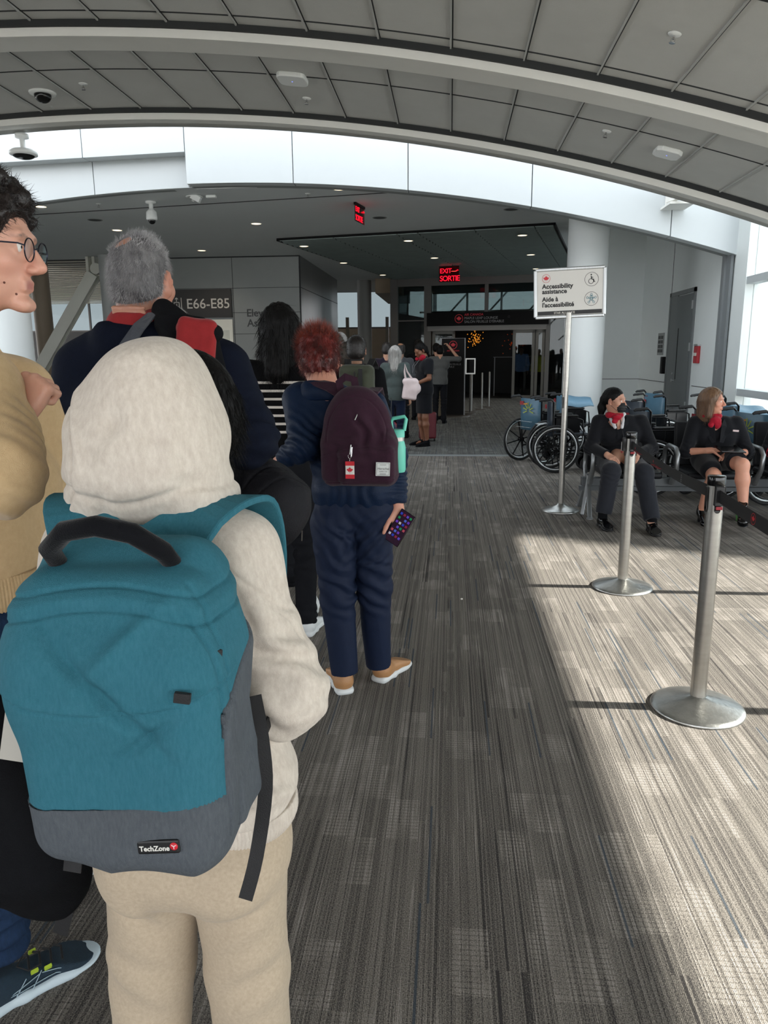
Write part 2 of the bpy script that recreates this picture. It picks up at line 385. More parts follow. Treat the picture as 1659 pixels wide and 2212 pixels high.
# ================================================================ THE HALL
def carpet(name, tintd, tintl, patch=.16, cross=0.):
    m = bpy.data.materials.new(name); m.use_nodes = True; nt = m.node_tree; N = nt.nodes; L = nt.links; b = N['Principled BSDF']
    b.inputs['Roughness'].default_value = .95; b.inputs['Specular IOR Level'].default_value = .15
    tc = N.new('ShaderNodeTexCoord'); sp = N.new('ShaderNodeSeparateXYZ'); L.new(tc.outputs['Object'], sp.inputs[0])
    def M(op, a, b_=None, c=None):
        n = N.new('ShaderNodeMath'); n.operation = op
        for i, x in enumerate((a, b_, c)):
            if x is None: continue
            if isinstance(x, (int, float)): n.inputs[i].default_value = x
            else: L.new(x, n.inputs[i])
        return n.outputs[0]
    def wn(x, y, seed=0.):
        cb = N.new('ShaderNodeCombineXYZ'); L.new(x, cb.inputs[0]); L.new(y, cb.inputs[1]); cb.inputs[2].default_value = seed
        w = N.new('ShaderNodeTexWhiteNoise'); w.noise_dimensions = '3D'; L.new(cb.outputs[0], w.inputs[0]); return w.outputs[0]
    def ns(sx, sy, det=3, seed=0.):
        cb = N.new('ShaderNodeCombineXYZ'); L.new(M('MULTIPLY', sp.outputs[0], sx), cb.inputs[0]); L.new(M('MULTIPLY', sp.outputs[1], sy), cb.inputs[1]); cb.inputs[2].default_value = seed
        n = N.new('ShaderNodeTexNoise'); n.inputs['Scale'].default_value = 1; n.inputs['Detail'].default_value = det; L.new(cb.outputs[0], n.inputs[0]); return n.outputs[0]
    x, y = sp.outputs[0], sp.outputs[1]
    zero = M('MULTIPLY', x, 0.)
    def step(a, lo, hi): 
        n = N.new('ShaderNodeMapRange'); n.interpolation_type = 'SMOOTHSTEP'; n.inputs[1].default_value = lo; n.inputs[2].default_value = hi; L.new(a, n.inputs[0]); return n.outputs[0]
    row = M('FLOOR', M('DIVIDE', x, .0042)); fine = wn(row, zero)
    blockx = M('FLOOR', M('DIVIDE', x, .5)); yo = M('ADD', y, M('MULTIPLY', wn(blockx, zero), 1.7))
    seg = M('FLOOR', M('DIVIDE', yo, .21))
    bx = M('FLOOR', M('DIVIDE', M('ADD', x, M('MULTIPLY', wn(seg, zero, 5.), .6)), .10))
    blk = wn(bx, seg, 9.); blkm = M('MULTIPLY', M('GREATER_THAN', blk, 1-patch*2.0), step(ns(9, 5, 3, 12.), .32, .62))
    dash = M('GREATER_THAN', M('FRACT', M('DIVIDE', y, .0165)), .22)
    grain = ns(300, 300, 3, 4.); grain2 = ns(900, 120, 1, 1.); pres = step(ns(5, 2.2, 2, 3.), .42, .62); pres2 = step(ns(14, .9, 2, 6.), .5, .62)
    thin = step(ns(240, 2.6, 3, 2.), .54, .68); big = ns(1.3, .9, 2, 7.)
    v = M('ADD', M('MULTIPLY', M('SUBTRACT', fine, .5), .22), .20)
    v = M('ADD', v, M('MULTIPLY', M('MULTIPLY', thin, M('ADD', M('MULTIPLY', pres, .8), .2)), .30))
    v = M('ADD', v, M('MULTIPLY', M('MULTIPLY', blkm, dash), M('ADD', M('MULTIPLY', fine, .18), .055)))
    v = M('ADD', v, M('MULTIPLY', M('SUBTRACT', big, .5), .16))
    v = M('ADD', v, M('MULTIPLY', M('SUBTRACT', grain, .5), 1.0))
    v = M('ADD', v, M('MULTIPLY', M('SUBTRACT', grain2, .5), .40))
    if cross: v = M('ADD', v, M('MULTIPLY', M('SUBTRACT', ns(2.5, 60, 3, 8.), .5), cross))
    dk = M('MULTIPLY', M('LESS_THAN', wn(M('FLOOR', M('DIVIDE', x, .0085)), M('FLOOR', M('DIVIDE', yo, 1.3)), 21.), .12), M('ADD', M('MULTIPLY', pres2, .7), .3)); v = M('SUBTRACT', v, M('MULTIPLY', dk, .22))
    mx = N.new('ShaderNodeValToRGB'); e = mx.color_ramp.elements; e[0].position = 0; e[0].color = (*tintd, 1); e[1].position = .85; e[1].color = (*tintl, 1)
    q = mx.color_ramp.elements.new(.3); q.color = (*[a*.62+b_*.38 for a, b_ in zip(tintd, tintl)][:2], (tintd[2]*.62+tintl[2]*.38)*.93, 1)
    L.new(v, mx.inputs[0])
    bl = M('LESS_THAN', wn(M('FLOOR', M('DIVIDE', x, .007)), M('FLOOR', M('DIVIDE', yo, .45)), 33.), .022)
    mb = N.new('ShaderNodeMix'); mb.data_type = 'RGBA'; L.new(M('MULTIPLY', bl, .75), mb.inputs[0]); L.new(mx.outputs[0], mb.inputs[6]); mb.inputs[7].default_value = (tintd[0]*1.0, tintd[1]*1.55, tintd[2]*2.1, 1)
    L.new(mb.outputs[2], b.inputs['Base Color'])
    bp = N.new('ShaderNodeBump'); bp.inputs['Strength'].default_value = .5; bp.inputs['Distance'].default_value = .004
    L.new(M('ADD', M('ADD', grain, grain2), M('MULTIPLY', M('ABSOLUTE', M('SUBTRACT', M('FRACT', M('DIVIDE', x, .0042)), .5)), .8)), bp.inputs['Height']); L.new(bp.outputs[0], b.inputs['Normal'])
    return m
m_carpet = carpet('carpet striped grey', (.046, .042, .0415), (.47, .428, .402))
m_carpet2 = carpet('carpet hall grey', (.030, .031, .032), (.30, .30, .30), .12, .8)
struct(MB().box((-12.4, -8, -.3), (4.4, 11.02, 0)).build('floor', m_carpet))
struct(MB().box((-24, 11.02, -.3), (8, 42, 0)).build('floor', m_carpet2))
m_alu = mat('brushed aluminium', '#b9bcbd', .38, .9, var=.12, vscale=60, vstretch=(1, 1, .02))
m_white = mat('white painted panel', '#dde3e2', .45, var=.03, vscale=1.2)
m_fascia = mat('white composite panel', '#c6ccce', .35, var=.025, vscale=.8)
m_gap = mat('dark joint', '#2a2c2d', .8)
m_grey = mat('grey gypsum', '#d2d6d6', .85, var=.02, vscale=2)
m_pan = mat('grey wall panel', '#868987', .42, var=.05, vscale=1.5)
m_pand = mat('dark metallic wall panel', '#585856', .35, .35, var=.18, vscale=1.6, vstretch=(1, 1, .25))
m_dark = mat('black laminate', '#0b0b0c', .5, spec=.15)
m_frame = mat('dark bronze frame', '#4a4744', .4, .4)
m_tan = mat('tan wall', '#8a7a66', .8, var=.06, vscale=2)
th = MB(); th.box((-12.2, 10.95, 0), (4.1, 11.09, .008)); th.box((-12.2, 11.0, .008), (4.1, 11.04, .014)); struct(th.build('trim_1', mat('threshold metal', '#9aa0a2', .4, .6)))

# vaulted ceiling, ribs, rails
CX, CZ, RV = -4.0, 4.17-23.1, 23.1
def arc(x, R=RV): return CZ+sqrt(R*R-(x-CX)**2)
XS = list(np.linspace(-12.2, 4.2, 61))
def vault_slab(mb, R0, R1, y0, y1, xs=XS):
    n = len(xs); vs = []
    for x in xs:
        a = (x-CX)/RV; 
        for R in (R0, R1):
            px, pz = CX+R*sin(a), CZ+R*cos(a)
            vs += [(px, y0, pz), (px, y1, pz)]
    fs = []
    for i in range(n-1):
        a = i*4; b = a+4
        fs += [(a, a+1, b+1, b), (a+2, b+2, b+3, a+3), (a, b, b+2, a+2), (a+1, a+3, b+3, b+1)]
    fs += [(0, 2, 3, 1), ((n-1)*4, (n-1)*4+1, (n-1)*4+3, (n-1)*4+2)]
    mb.add(vs, fs, False); return mb
m_tile = mat('perforated ceiling tile', '#c9c9c5', .75, var=.05, vscale=2.0, bump=.25, bscale=160)
m_rib = mat('painted steel rib', '#e6e5df', .5, var=.03, vscale=3)
ceil = struct(vault_slab(MB(), 23.1, 23.35, -8, 9.0).build('ceiling', m_tile))
rails = MB(); k = 0
for i in range(-21, 8):
    x = -.017+.5675*i
    if x > 4.1 or x < -12.1: continue
    a = math.asin((x-CX)/RV); px, pz = CX+(RV-.004)*sin(a), CZ+(RV-.004)*cos(a)
    M = Matrix.Translation((px, 0, pz))@Matrix.Rotation(a, 4, 'Y')
    rails.box((-.011, -8, -.012), (.002, 8.68, .006), M)
rails.build('rail', mat('ceiling rail', '#b7b8b5', .5), ceil)
jo = MB()
for y in (7.5, 6.27, 4.9, 3.7, 2.5, 1.3, .1): vault_slab(jo, 23.094, 23.11, y, y+.012)
for x0 in (0,):
    for i in range(-21, 8):
        x = -.017+.5675*i+.006
        if -12.1 < x < 4.1:
            a = math.asin((x-CX)/RV); M = Matrix.Translation((CX+RV*sin(a), 0, CZ+RV*cos(a)))@Matrix.Rotation(a, 4, 'Y'); jo.box((-.003, -8, -.003), (.007, 8.68, .002), M)
jo.build('tile_joint', m_gap, ceil)
for i, (y0, y1) in enumerate(((8.66, 9.0), (6.46, 6.8), (4.26, 4.6), (2.06, 2.4), (-.14, .2), (-2.34, -2.0), (-4.54, -4.2))):
    b = MB(); vault_slab(b, 23.0, 23.1, y0+.03, y1); 
    if i == 0: vault_slab(b, 23.0, 23.9, 8.86, 9.0)
    vault_slab(b, 22.985, 23.06, y0, y0+.03)
    o = struct(b.build('trim_%d' % (i+2), m_rib)); 
    g = MB(); vault_slab(g, 23.05, 23.098, y0-.03, y0+.01); g.build('shadow_gap', m_gap, o)

# white bulkhead over the hall opening
def fz(x): return -22.57+sqrt(26.6**2-(x+3.68)**2)
def fpanel(mb, x0, x1, zb, y0, y1, zt=6.2, n=14):
    xs = np.linspace(x0, x1, n); poly = [(x, zb(x)) for x in xs]+[(x1, zt), (x0, zt)]
    mb.prism(poly, lambda u, v, t: (u, t, v), y0, y1); return mb
fas = MB(); E_ = [-4.01, -2.37, -.65, 1.16, 3.17, 4.2]
for a, b in zip(E_[:-1], E_[1:]): fpanel(fas, a+.006, b-.006, fz, 11.7, 11.9)
up = lambda x: 4.48+(x+4.01)*.024
for a, b in ((-12.2, -9.1), (-9.1, -7.3), (-7.3, -5.61), (-5.61, -4.01)): fpanel(fas, a+.006, b-.006, up, 11.7, 11.94, n=4)
for a, b in ((-12.2, -9.2), (-9.2, -7.35), (-7.35, -5.58), (-5.58, -4.0)): fpanel(fas, a+.006, b-.006, fz, 11.95, 12.05, 5.0)
wf = struct(fas.build('wall_front', m_fascia, bevel=.004, seg=1))
bk = MB(); fpanel(bk, -4.05, 4.18, lambda x: fz(x)+.01, 11.9, 12.1); fpanel(bk, -12.2, -4.0, lambda x: fz(x)+.01, 12.05, 12.2); bk.build('backing', mat('soffit edge', '#8d9190', .7), wf)
# knee bracket between rib and bulkhead
kb = MB(); kb.prism([(11.69, 3.50), (11.69, 3.78), (9.0, 4.35), (9.0, 4.1), (11.2, 3.56)], lambda u, v, t: (t, u, v), 3.06, 3.12)
kb.box((3.0, 11.2, 3.49), (3.34, 11.69, 3.52)); kb.bar((3.09, 11.6, 3.6), (3.2, 9.0, 3.4), .1, .05); struct(kb.build('trim_10', m_rib))

# grey ceiling behind
gc = MB(); gc.box((-12.2, 12.06, 4.03), (6, 20, 4.3)); gc.box((-8.95, 20, 4.03), (6, 32, 4.3)); gc.box((-12.2, 12.06, 6.1), (6, 13, 6.3))
gcl = struct(gc.build('ceiling', m_grey))
rv = MB(); rv.bar((-12, 14.47, 4.03), (-.9, 12.67, 4.03), .035, .012); rv.build('reveal', m_gap, gcl)
# slatted ceiling left
sl = MB()
for i in range(32): sl.bar((-24, 20.2+i*.5, 4.0), (-8.95, 20.2+i*.5, 4.0), .26, .008)
slo = struct(sl.build('ceiling', mat('slatted ceiling', '#d8d0bd', .35, .3))); MB().box((-24, 20, 4.3), (-8.95, 38, 4.4)).build('backing', m_dark, slo)

# lounge block frame
M0 = Vector((-3.8, 17.36, 0)); LM = Matrix.Translation(M0)@Matrix.Rotation(-radians(12), 4, 'Z')
met = MB(); edges = [0, 1.29, 2.74, 3.2, 4.4, 5.62, 6.0]
for a, b in zip(edges[:-1], edges[1:]):
    for j in range(33):
        v0 = -.18+j*.29
        met.add([tuple(LM@Vector(p)) for p in ((a+.012, v0, 3.985), (b-.012, v0, 3.985), (b-.012, v0+.10, 3.995), (a+.012, v0+.10, 3.995), (b-.012, v0+.235, 3.945), (a+.012, v0+.235, 3.945), (b-.012, v0+.235, 4.02), (a+.012, v0+.235, 4.02))],
                [(0, 1, 2, 3), (3, 2, 4, 5), (5, 4, 6, 7)])
mo = struct(met.build('ceiling', mat('dark mirror metal ceiling', '#8c9997', .33, .35, var=.1, vscale=3)))
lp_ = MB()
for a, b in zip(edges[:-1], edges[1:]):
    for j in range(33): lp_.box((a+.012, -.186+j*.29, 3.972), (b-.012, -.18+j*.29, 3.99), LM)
lp_.build('slat_highlight', mat('pale slat highlight', '#93a09e', .4, .5), mo)  # added pale lips, their colour stands in for highlights reflected on the slats
bb = MB(); bb.box((0, -.2, 4.0), (6.0, 9.4, 4.025), LM); bb.box((-.04, -.24, 3.97), (0, 9.4, 4.03), LM); bb.box((6.0, -.24, 3.97), (6.04, 9.4, 4.03), LM); bb.box((0, -.24, 3.985), (6.0, -.2, 4.03), LM); bb.build('backing', m_dark, mo)

# elevator block
ev = MB(); ev.box((-8.95, 20, 0), (-3.97, 26.6, 4.03)); eo = struct(ev.build('wall_elevator', m_pan))
gp = MB()
for z in (3.23, 2.60, 2.05, 1.15, .5): gp.box((-8.95 if z > 3 else -5.79, 19.994, z-.006), (-3.97, 20.001, z+.006))
gp.box((-5.765, 19.994, 0), (-5.753, 20.001, 4.03)); gp.box((-8.95, 19.99, 4.0), (-3.97, 20.01, 4.03)); gp.build('joint', m_gap, eo)
sd = MB(); sd.box((-3.969, 20.06, 0), (-3.95, 26.6, 4.03)); so = struct(sd.build('wall_side', m_pand))
gp = MB()
for z in (3.23, 2.05): gp.box((-3.951, 20.06, z-.008), (-3.944, 26.6, z+.008))
gp.box((-3.975, 20.0, 0), (-3.945, 20.05, 4.03)); gp.build('joint', m_gap, so)
# gate sign over the lift
gs = MB(); gs.box((-7.95, 19.93, 2.48), (-5.8, 19.999, 3.21)); gso = gs.build('gate_sign', mat('charcoal sign', '#2e2c2a', .55)); tag(gso, 'dark wall sign with white E66-E85 lettering above the lift doors', 'sign')
m_w = mat('white lettering', '#cfcbc2', .5); m_k = mat('grey lettering', '#3f4142', .6)
text('lettering', 'E66-E85', .36, m_w, gso, (-7.03, 19.928, 2.72), ext=.001, bold=.002)
ic = MB()   # lift symbol: car with people and arrows
for a, b in (((-7.42, 2.7), (-7.42, 3.0)), ((-7.16, 2.7), (-7.16, 3.0)), ((-7.37, 2.7), (-7.21, 2.7)), ((-7.36, 2.72), (-7.36, 2.88)), ((-7.22, 2.72), (-7.22, 2.88)), ((-7.36, 2.88), (-7.22, 2.88)), ((-7.29, 2.9), (-7.29, 2.99)), ((-7.33, 2.96), (-7.29, 3.0)), ((-7.25, 2.96), (-7.29, 3.0)), ((-7.29, 2.76), (-7.29, 2.84))):
    ic.bar((a[0], 19.926, a[1]), (b[0], 19.926, b[1]), .018, .004, up=(0, 1, 0))
ic.bar((-7.75, 19.926, 2.95), (-7.6, 19.926, 2.8), .02, .004, up=(0, 1, 0)); ic.bar((-7.6, 19.926, 2.8), (-7.6, 19.926, 2.92), .02, .004, up=(0, 1, 0)); ic.bar((-7.6, 19.926, 2.8), (-7.72, 19.926, 2.8), .02, .004, up=(0, 1, 0))
ic.build('pictogram', m_w, gso)
t1 = text('lift_lettering', 'Elevator', .27, m_k, None, (-5.42, 19.995, 2.5), ext=.002, bold=.005); tag(t1, 'dark grey Elevator lettering on the grey panel wall', 'lettering')
t2 = text('lift_lettering', 'Ascenseur', .27, m_k, None, (-5.41, 19.995, 2.24), ext=.002, bold=.005); tag(t2, 'dark grey Ascenseur lettering on the grey panel wall under the English word', 'lettering')
ed = empty('elevator', (-6.6, 19.98, 0), 0, 'brushed steel elevator doors with pale frame under the gate sign', 'elevator')
a = MB(); a.box((-.84, -.03, 2.14), (.80, 0, 2.43)); a.box((.71, -.03, 0), (.80, 0, 2.14)); a.box((-.86, -.03, 0), (-.77, 0, 2.14)); a.build('door_frame', mat('pale steel frame', '#b7b3a6', .35, .6), ed)
for s in (-1, 1):
    a = MB(); a.box((-.765 if s < 0 else -.02, -.012, 0), (-.025 if s < 0 else .705, .01, 2.138)); a.build('door_panel', mat('brushed steel door', '#98968a', .3, .85, var=.15, vscale=4, vstretch=(1, 1, .1)), ed)

# right-hand wall, jamb and glazing
rw = MB(); rw.box((4.1, 12.0, 0), (4.4, 17.1, 4.05)); rw.box((2.55, 16.9, 0), (4.4, 17.1, 4.05)); rw.box((4.2, 12.0, 4.0), (4.4, 17.1, 6.2)); rwo = struct(rw.build('wall_right', m_white))
gp = MB(); gp.box((4.095, 12.0, .915), (4.101, 13.2, .925)); gp.box((4.095, 14.8, .915), (4.101, 16.9, .925)); gp.box((2.55, 16.895, .915), (4.1, 16.901, .925)); gp.box((4.095, 14.76, 2.55), (4.101, 14.77, 4.05)); gp.build('joint', m_gap, rwo)
dr = struct(empty('door_1', (4.1, 14.03, 0)))
m_door = mat('grey painted door', '#6d7172', .45)
a = MB(); a.box((-.03, -.73, 0), (0, -.66, 2.55)); a.box((-.03, .66, 0), (0, .73, 2.55)); a.box((-.03, -.73, 2.48), (0, .73, 2.55)); a.box((-.02, .25, 0), (0, .66, 2.48)); a.build('door_frame', m_door, dr)
MB().box((-.035, -.65, .02), (-.01, .25, 2.46)).build('door_leaf', mat('slate door leaf', '#63686a', .4), dr)
MB().box((-.038, .02, 1.0), (-.03, .06, 1.9)).build('vision_slot', m_dark, dr)
a = MB(); a.bar((-.05, .2, .98), (-.05, .08, .98), .02, .02); a.lathe([(.03, 0), (.03, .02)], M=Matrix.Translation((-.035, .2, .98))@Matrix.Rotation(-pi/2, 4, 'Y'), seg=14); a.lathe([(.018, 0), (.018, .02)], M=Matrix.Translation((-.035, .2, 1.1))@Matrix.Rotation(-pi/2, 4, 'Y'), seg=14); a.build('door_handle', m_alu, dr)
for z in (.5, 1.5, 2.2): MB().box((-.045, -.67, z), (-.03, -.63, z+.14)).build('hinge', m_alu, dr)
o = MB().box((4.03, 14.84, 1.08), (4.1, 14.98, 1.4)).build('card_reader', m_dark, bevel=.01); tag(o, 'small black card reader beside the grey door', 'card reader')
o = empty('fire_alarm', (4.1, 12.98, 1.3), 0, 'red fire alarm pull station on the white wall right of the grey door', 'fire alarm')
MB().box((-.05, -.1, 0), (0, .1, .28)).build('case', mat('alarm red', '#a3202a', .4), o, bevel=.01); MB().box((-.06, -.06, .12), (-.05, .06, .17)).build('pull_bar', m_w, o); MB().box((-.055, -.1, .28), (0, .1, .31)).build('cover', m_alu, o)
o = empty('wall_plaque', (4.1, 15.25, 1.45), 0, 'small grey plaque with dark rows on the white wall left of the door', 'plaque')
MB().box((-.015, -.2, -.02), (0, .2, .4)).build('plate', m_pan, o)
a = MB()
for r in range(4):
    for c_ in (-.09, .09): a.box((-.019, c_-.07, .03+r*.085), (-.015, c_+.07, .09+r*.085))
a.build('plaque_row', m_k, o)
col_m = mat('white round column', '#dfe4e4', .5, var=.02, vscale=2)
struct(MB().lathe([(.335, 0), (.335, 4.03)], (2.28, 13.3, 0), 48).build('column_right', col_m))
struct(MB().lathe([(.335, 0), (.335, 4.03)], (-7.87, 13.1, 0), 48).build('column_left', col_m))
struct(MB().lathe([(.25, 0), (.25, 4.03)], (-3.05, 27, 0), 32).build('column_middle', mat('grey column', '#7d7d7a', .6)))
struct(MB().lathe([(.24, 0), (.24, 4.03)], (-11.25, 20.3, 0), 32).build('column_tan', mat('tan column', '#8b7c6a', .6)))
struct(MB().lathe([(.17, 0), (.17, 4.03)], (-8.88, 19.3, 0), 32).build('column_grey', mat('pale column', '#a9aba9', .6)))
jb = MB(); jb.box((4.12, 11.25, 0), (4.34, 11.7, 6.2)); jb.box((4.14, 11.7, 0), (4.34, 12.0, 6.2)); struct(jb.build('trim_11', m_white))
jb = MB(); jb.box((4.08, 11.78, 0), (4.12, 11.99, fz(4.1)+.05)); jb.box((4.05, 11.95, 0), (4.1, 12.06, 3.0)); struct(jb.build('trim_12', mat('grey jamb', '#868b8d', .5, .3)))
m_mul = mat('silver mullion', '#c9cfd1', .4, .3)
m_tint = glassmat('tinted far glass', (.27, .295, .30), .3)
m_pane = glassmat('window glass', (.97, .99, .99), .12)
wn_ = struct(empty('window_1', (4.23, 9, 0)))
a = MB()
for z in (.02, .91, 2.46, 3.9):
    if z < 3: a.box((-.1, -2.7, z-.05), (.06, 2.25, z+.05))
    else: a.box((-.05, .1, z), (.05, 2.25, z+.1))
for y in (.62, -1.0, -2.66): a.box((-.07, y-.03, 0), (.05, y+.03, 2.6))
a.box((-.05, .1, 5.9), (.05, 2.25, 6.0)); a.build('window_frame', m_mul, wn_)
MB().box((0, -2.66, .03), (.012, 2.25, 5.9)).build('pane', m_pane, wn_)
wn_ = struct(empty('window_2', (4.23, -.8, 0))); MB().box((0, -7.2, .03), (.012, 7.1, 2.6)).build('pane', m_pane, wn_); a = MB(); a.box((-.06, -7.2, 0), (.06, 7.1, .06)); a.build('window_frame', m_mul, wn_)
a = MB(); a.box((4.1, -8, 2.55), (4.34, 9.0, 3.1)); struct(a.build('trim_13', m_rib))
# left glazing and the far end behind the photographer
wn_ = struct(empty('window_3', (-12.25, 0, 0))); a = MB()
for i in range(14): a.box((-.06, -8+i*1.5-.03, 0), (.06, -8+i*1.5+.03, 2.7))
for z in (.02, .9, 2.65): a.box((-.06, -8, z-.04), (.06, 11.7, z+.04))
a.build('window_frame', m_mul, wn_); MB().box((0, -8, .03), (.012, 11.7, 2.6)).build('pane', m_pane, wn_)
a = MB(); a.box((-12.3, 12, 0), (-12.1, 20, 4.1)); struct(a.build('wall_left', m_grey))
# far window strips
def far_window(name, x0, x1, y, z0, z1, nm, lower, frm):
    w = struct(empty(name, (0, y, 0))); a = MB()
    for i in range(nm+1):
        x = x0+(x1-x0)*i/nm; a.box((x-.04, -.05, z0), (x+.04, .05, z1))
    a.box((x0, -.05, z0-.06), (x1, .05, z0)); a.box((x0, -.05, z1-.05), (x1, .05, z1+.05)); a.build('window_frame', frm, w)
    MB().box((x0, 0, z0), (x1, .01, z1)).build('pane', m_tint, w); a = MB()
    for i in range(nm*2): xa = x0+(x1-x0)*i/(nm*2); a.bar((xa, .5, z0-.3), (xa+(x1-x0)/nm*.8, .7, z1+.2), .07, .07)
    struct(a.build('trim_truss', m_rib))
    struct(MB().box((x0, y-.06, 0), (x1, y+.06, z0-.06)).build('wall_'+lower[0], lower[1]))
far_window('window_4', -24, -9, 36, 2.75, 4.6, 7, ('far_left', mat('dark dado', '#33312f', .6)), m_frame)
far_window('window_5', -8.9, -1.8, 32, 2.62, 4.6, 2, ('far', m_tan), m_frame)
a = MB(); a.box((-2.6, 26.4, 3.55), (-1.7, 32, 4.03)); struct(a.build('trim_14', m_tan))
for x in (-4.0, -2.45):
    o = MB().box((x-.06, 29.4, 0), (x+.06, 29.5, 2.9)).build('divider_post', mat('bronze post', '#6f6656', .5)); tag(o, 'tall thin bronze post in front of the far window, '+('left' if x < -3 else 'right')+' of the grey column', 'post')
# diagonal steel brace
o = empty('steel_brace', (-11.5, 19.5, 0), 0, 'slanted pale steel brace rising to the ceiling left of the lift wall', 'brace')
m_st = mat('painted structural steel', '#dcdbd0', .5)
a = MB(); A_, B_ = Vector((-.35, 0, 0)), Vector((2.2, 0, 3.6))
for dy in (-.1, .1): a.bar(A_+Vector((0, dy, 0)), B_+Vector((0, dy, 0)), .06, .3, up=(1, 0, 0))
a.bar(A_, B_, .14, .08, up=(1, 0, 0)); a.build('strut', m_st, o)
a = MB(); a.box((2.05, -.12, 3.6), (2.12, .12, 4.02)); a.box((2.22, -.12, 3.6), (2.29, .12, 4.02)); a.lathe([(.14, -.13), (.14, .13)], M=Matrix.Translation((2.3, 0, 3.72))@Matrix.Rotation(pi/2, 4, 'X')); a.build('bracket', m_st, o)

# ---- lounge front
def Lb(mb, lo, hi): return mb.box(lo, hi, LM)
m_post = mat('lounge post', '#575552', .5, .2); m_lg = glassmat('lounge glass', (.62, .68, .67), .9)
lf = struct(empty('wall_lounge', (0, 0, 0)))
a = MB()
for s0, s1 in ((-.13, .13), (1.06, 1.3), (5.12, 5.25)): Lb(a, (s0, 8.95, 0), (s1, 9.15, 4.0))
Lb(a, (3.1, 9, 2.82), (3.22, 9.08, 4.0)); Lb(a, (-.1, 8.97, 3.72), (6.4, 9.1, 4.0)); Lb(a, (.13, 9, 2.58), (1.06, 9.05, 2.62)); Lb(a, (5.9, 9, 0), (6.4, 9.1, 4)); a.build('post', m_post, lf)
a = MB(); Lb(a, (.13, 9.02, 0), (1.06, 9.03, 3.72)); Lb(a, (1.3, 9.02, 2.82), (5.9, 9.03, 3.72)); Lb(a, (5.25, 9.02, 0), (5.9, 9.03, 2.82)); a.build('pane', m_lg, lf)
hd = MB(); Lb(hd, (1.2, 8.9, 2.24), (5.15, 9.1, 2.4)); hd.build('header', mat('door header', '#6c6a66', .45, .3), lf)
dr = struct(empty('door_2', (0, 0, 0))); m_df = mat('sliding door frame', '#56544f', .4, .4)
for s0, s1 in ((1.34, 2.12), (4.06, 4.78), (4.8, 5.1)):
    a = MB(); Lb(a, (s0, 9.0, 0), (s0+.09, 9.06, 2.24)); Lb(a, (s1-.09, 9.0, 0), (s1, 9.06, 2.24)); Lb(a, (s0, 9.0, 2.14), (s1, 9.06, 2.24)); Lb(a, (s0, 9.0, 0), (s1, 9.06, .12)); f_ = a.build('door_leaf', m_df, dr)
    a = MB(); Lb(a, (s0+.09, 9.03, .12), (s1-.09, 9.035, 2.14)); a.build('pane', m_lg, f_)
ls = empty('lounge_sign', (0, 0, 0), 0, 'long black sign above the lounge doors with a red leaf roundel', 'sign'); ls.matrix_world = LM@Matrix.Translation((1.19, 8.8, 2.4))
MB().box((0, 0, 0), (4.02, .2, .43)).build('panel', mat('black sign face', '#050506', .55, spec=.12), ls)
m_red = mat('maple red', '#b01f2d', .5, emit=.12); m_reds = mat('sign red', '#c8202f', .5); m_gl = mat('dim silver lettering', '#77777a', .5)
a = MB(); leaf(a, (1.1, 0, .225), .085); ring(a, (1.1, 0, .225), .125, .14); a.build('leaf_logo', m_red, ls)
text('lettering', 'AIR CANADA', .105, m_red, ls, (1.28, -.001, .315)); text('lettering', 'MAPLE LEAF LOUNGE', .115, m_gl, ls, (1.28, -.001, .2)); text('lettering', "SALON FEUILLE D'ÉRABLE", .115, m_gl, ls, (1.28, -.001, .085))
a = MB(); ring(a, (2.75, 0, .26), .03, .04, seg=5); a.build('star_logo', mat('dim star', '#303032', .6), ls)
# lounge interior
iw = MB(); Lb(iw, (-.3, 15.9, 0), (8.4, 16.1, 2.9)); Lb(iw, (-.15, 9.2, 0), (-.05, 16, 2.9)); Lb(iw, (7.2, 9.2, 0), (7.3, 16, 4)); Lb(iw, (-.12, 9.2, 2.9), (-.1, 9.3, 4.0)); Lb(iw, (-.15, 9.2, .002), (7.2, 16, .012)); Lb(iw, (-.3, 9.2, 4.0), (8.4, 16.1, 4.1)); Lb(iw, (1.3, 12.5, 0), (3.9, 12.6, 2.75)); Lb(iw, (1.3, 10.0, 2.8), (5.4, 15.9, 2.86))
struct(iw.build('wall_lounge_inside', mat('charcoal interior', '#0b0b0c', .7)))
far = empty('window_6', (0, 0, 0)); struct(far); a = MB()
for i in range(7): Lb(a, (-.3+i*1.45, 15.95, 2.9), (-.22+i*1.45, 16.05, 4.0))
a.build('window_frame', m_mul, far)
a = MB(); Lb(a, (-.3, 16.0, 2.9), (8.4, 16.01, 4.0)); Lb(a, (-.12, 9.3, 2.9), (-.11, 15.9, 4.0)); a.build('pane', m_tint, far); a = MB()
for i in range(5): a.bar(LM@Vector((-.2+i*1.7, 16.6, 2.7)), LM@Vector((1.2+i*1.7, 16.7, 4.2)), .07, .07)
struct(a.build('trim_truss', m_rib))
a = MB(); Lb(a, (.13, 12, 3.0), (6.5, 12.1, 3.06)); a.build('light_track', m_frame, far)
def clump(name, s, v, z, n, r, col, st, label, seed):
    g = random.Random(seed); o = empty(name, LM@Vector((s, v, z)), 0, label, 'chandelier')
    b0 = MB().ell((0, 0, 0), (.017, .017, .017), 8, 6).build('bulb', emat(name+'_glow', col, st), o)
    for _ in range(n):
        b = b0 if _ == 0 else b0.copy()
        if _: COL.objects.link(b); b.parent = o
        b.location = (g.gauss(0, r), g.gauss(0, r*.6), g.gauss(0, r))
    a = MB(); a.tube([(0, 0, 0), (0, 0, 2.78-z)], .006, 6); a.build('cord', m_dark, o)
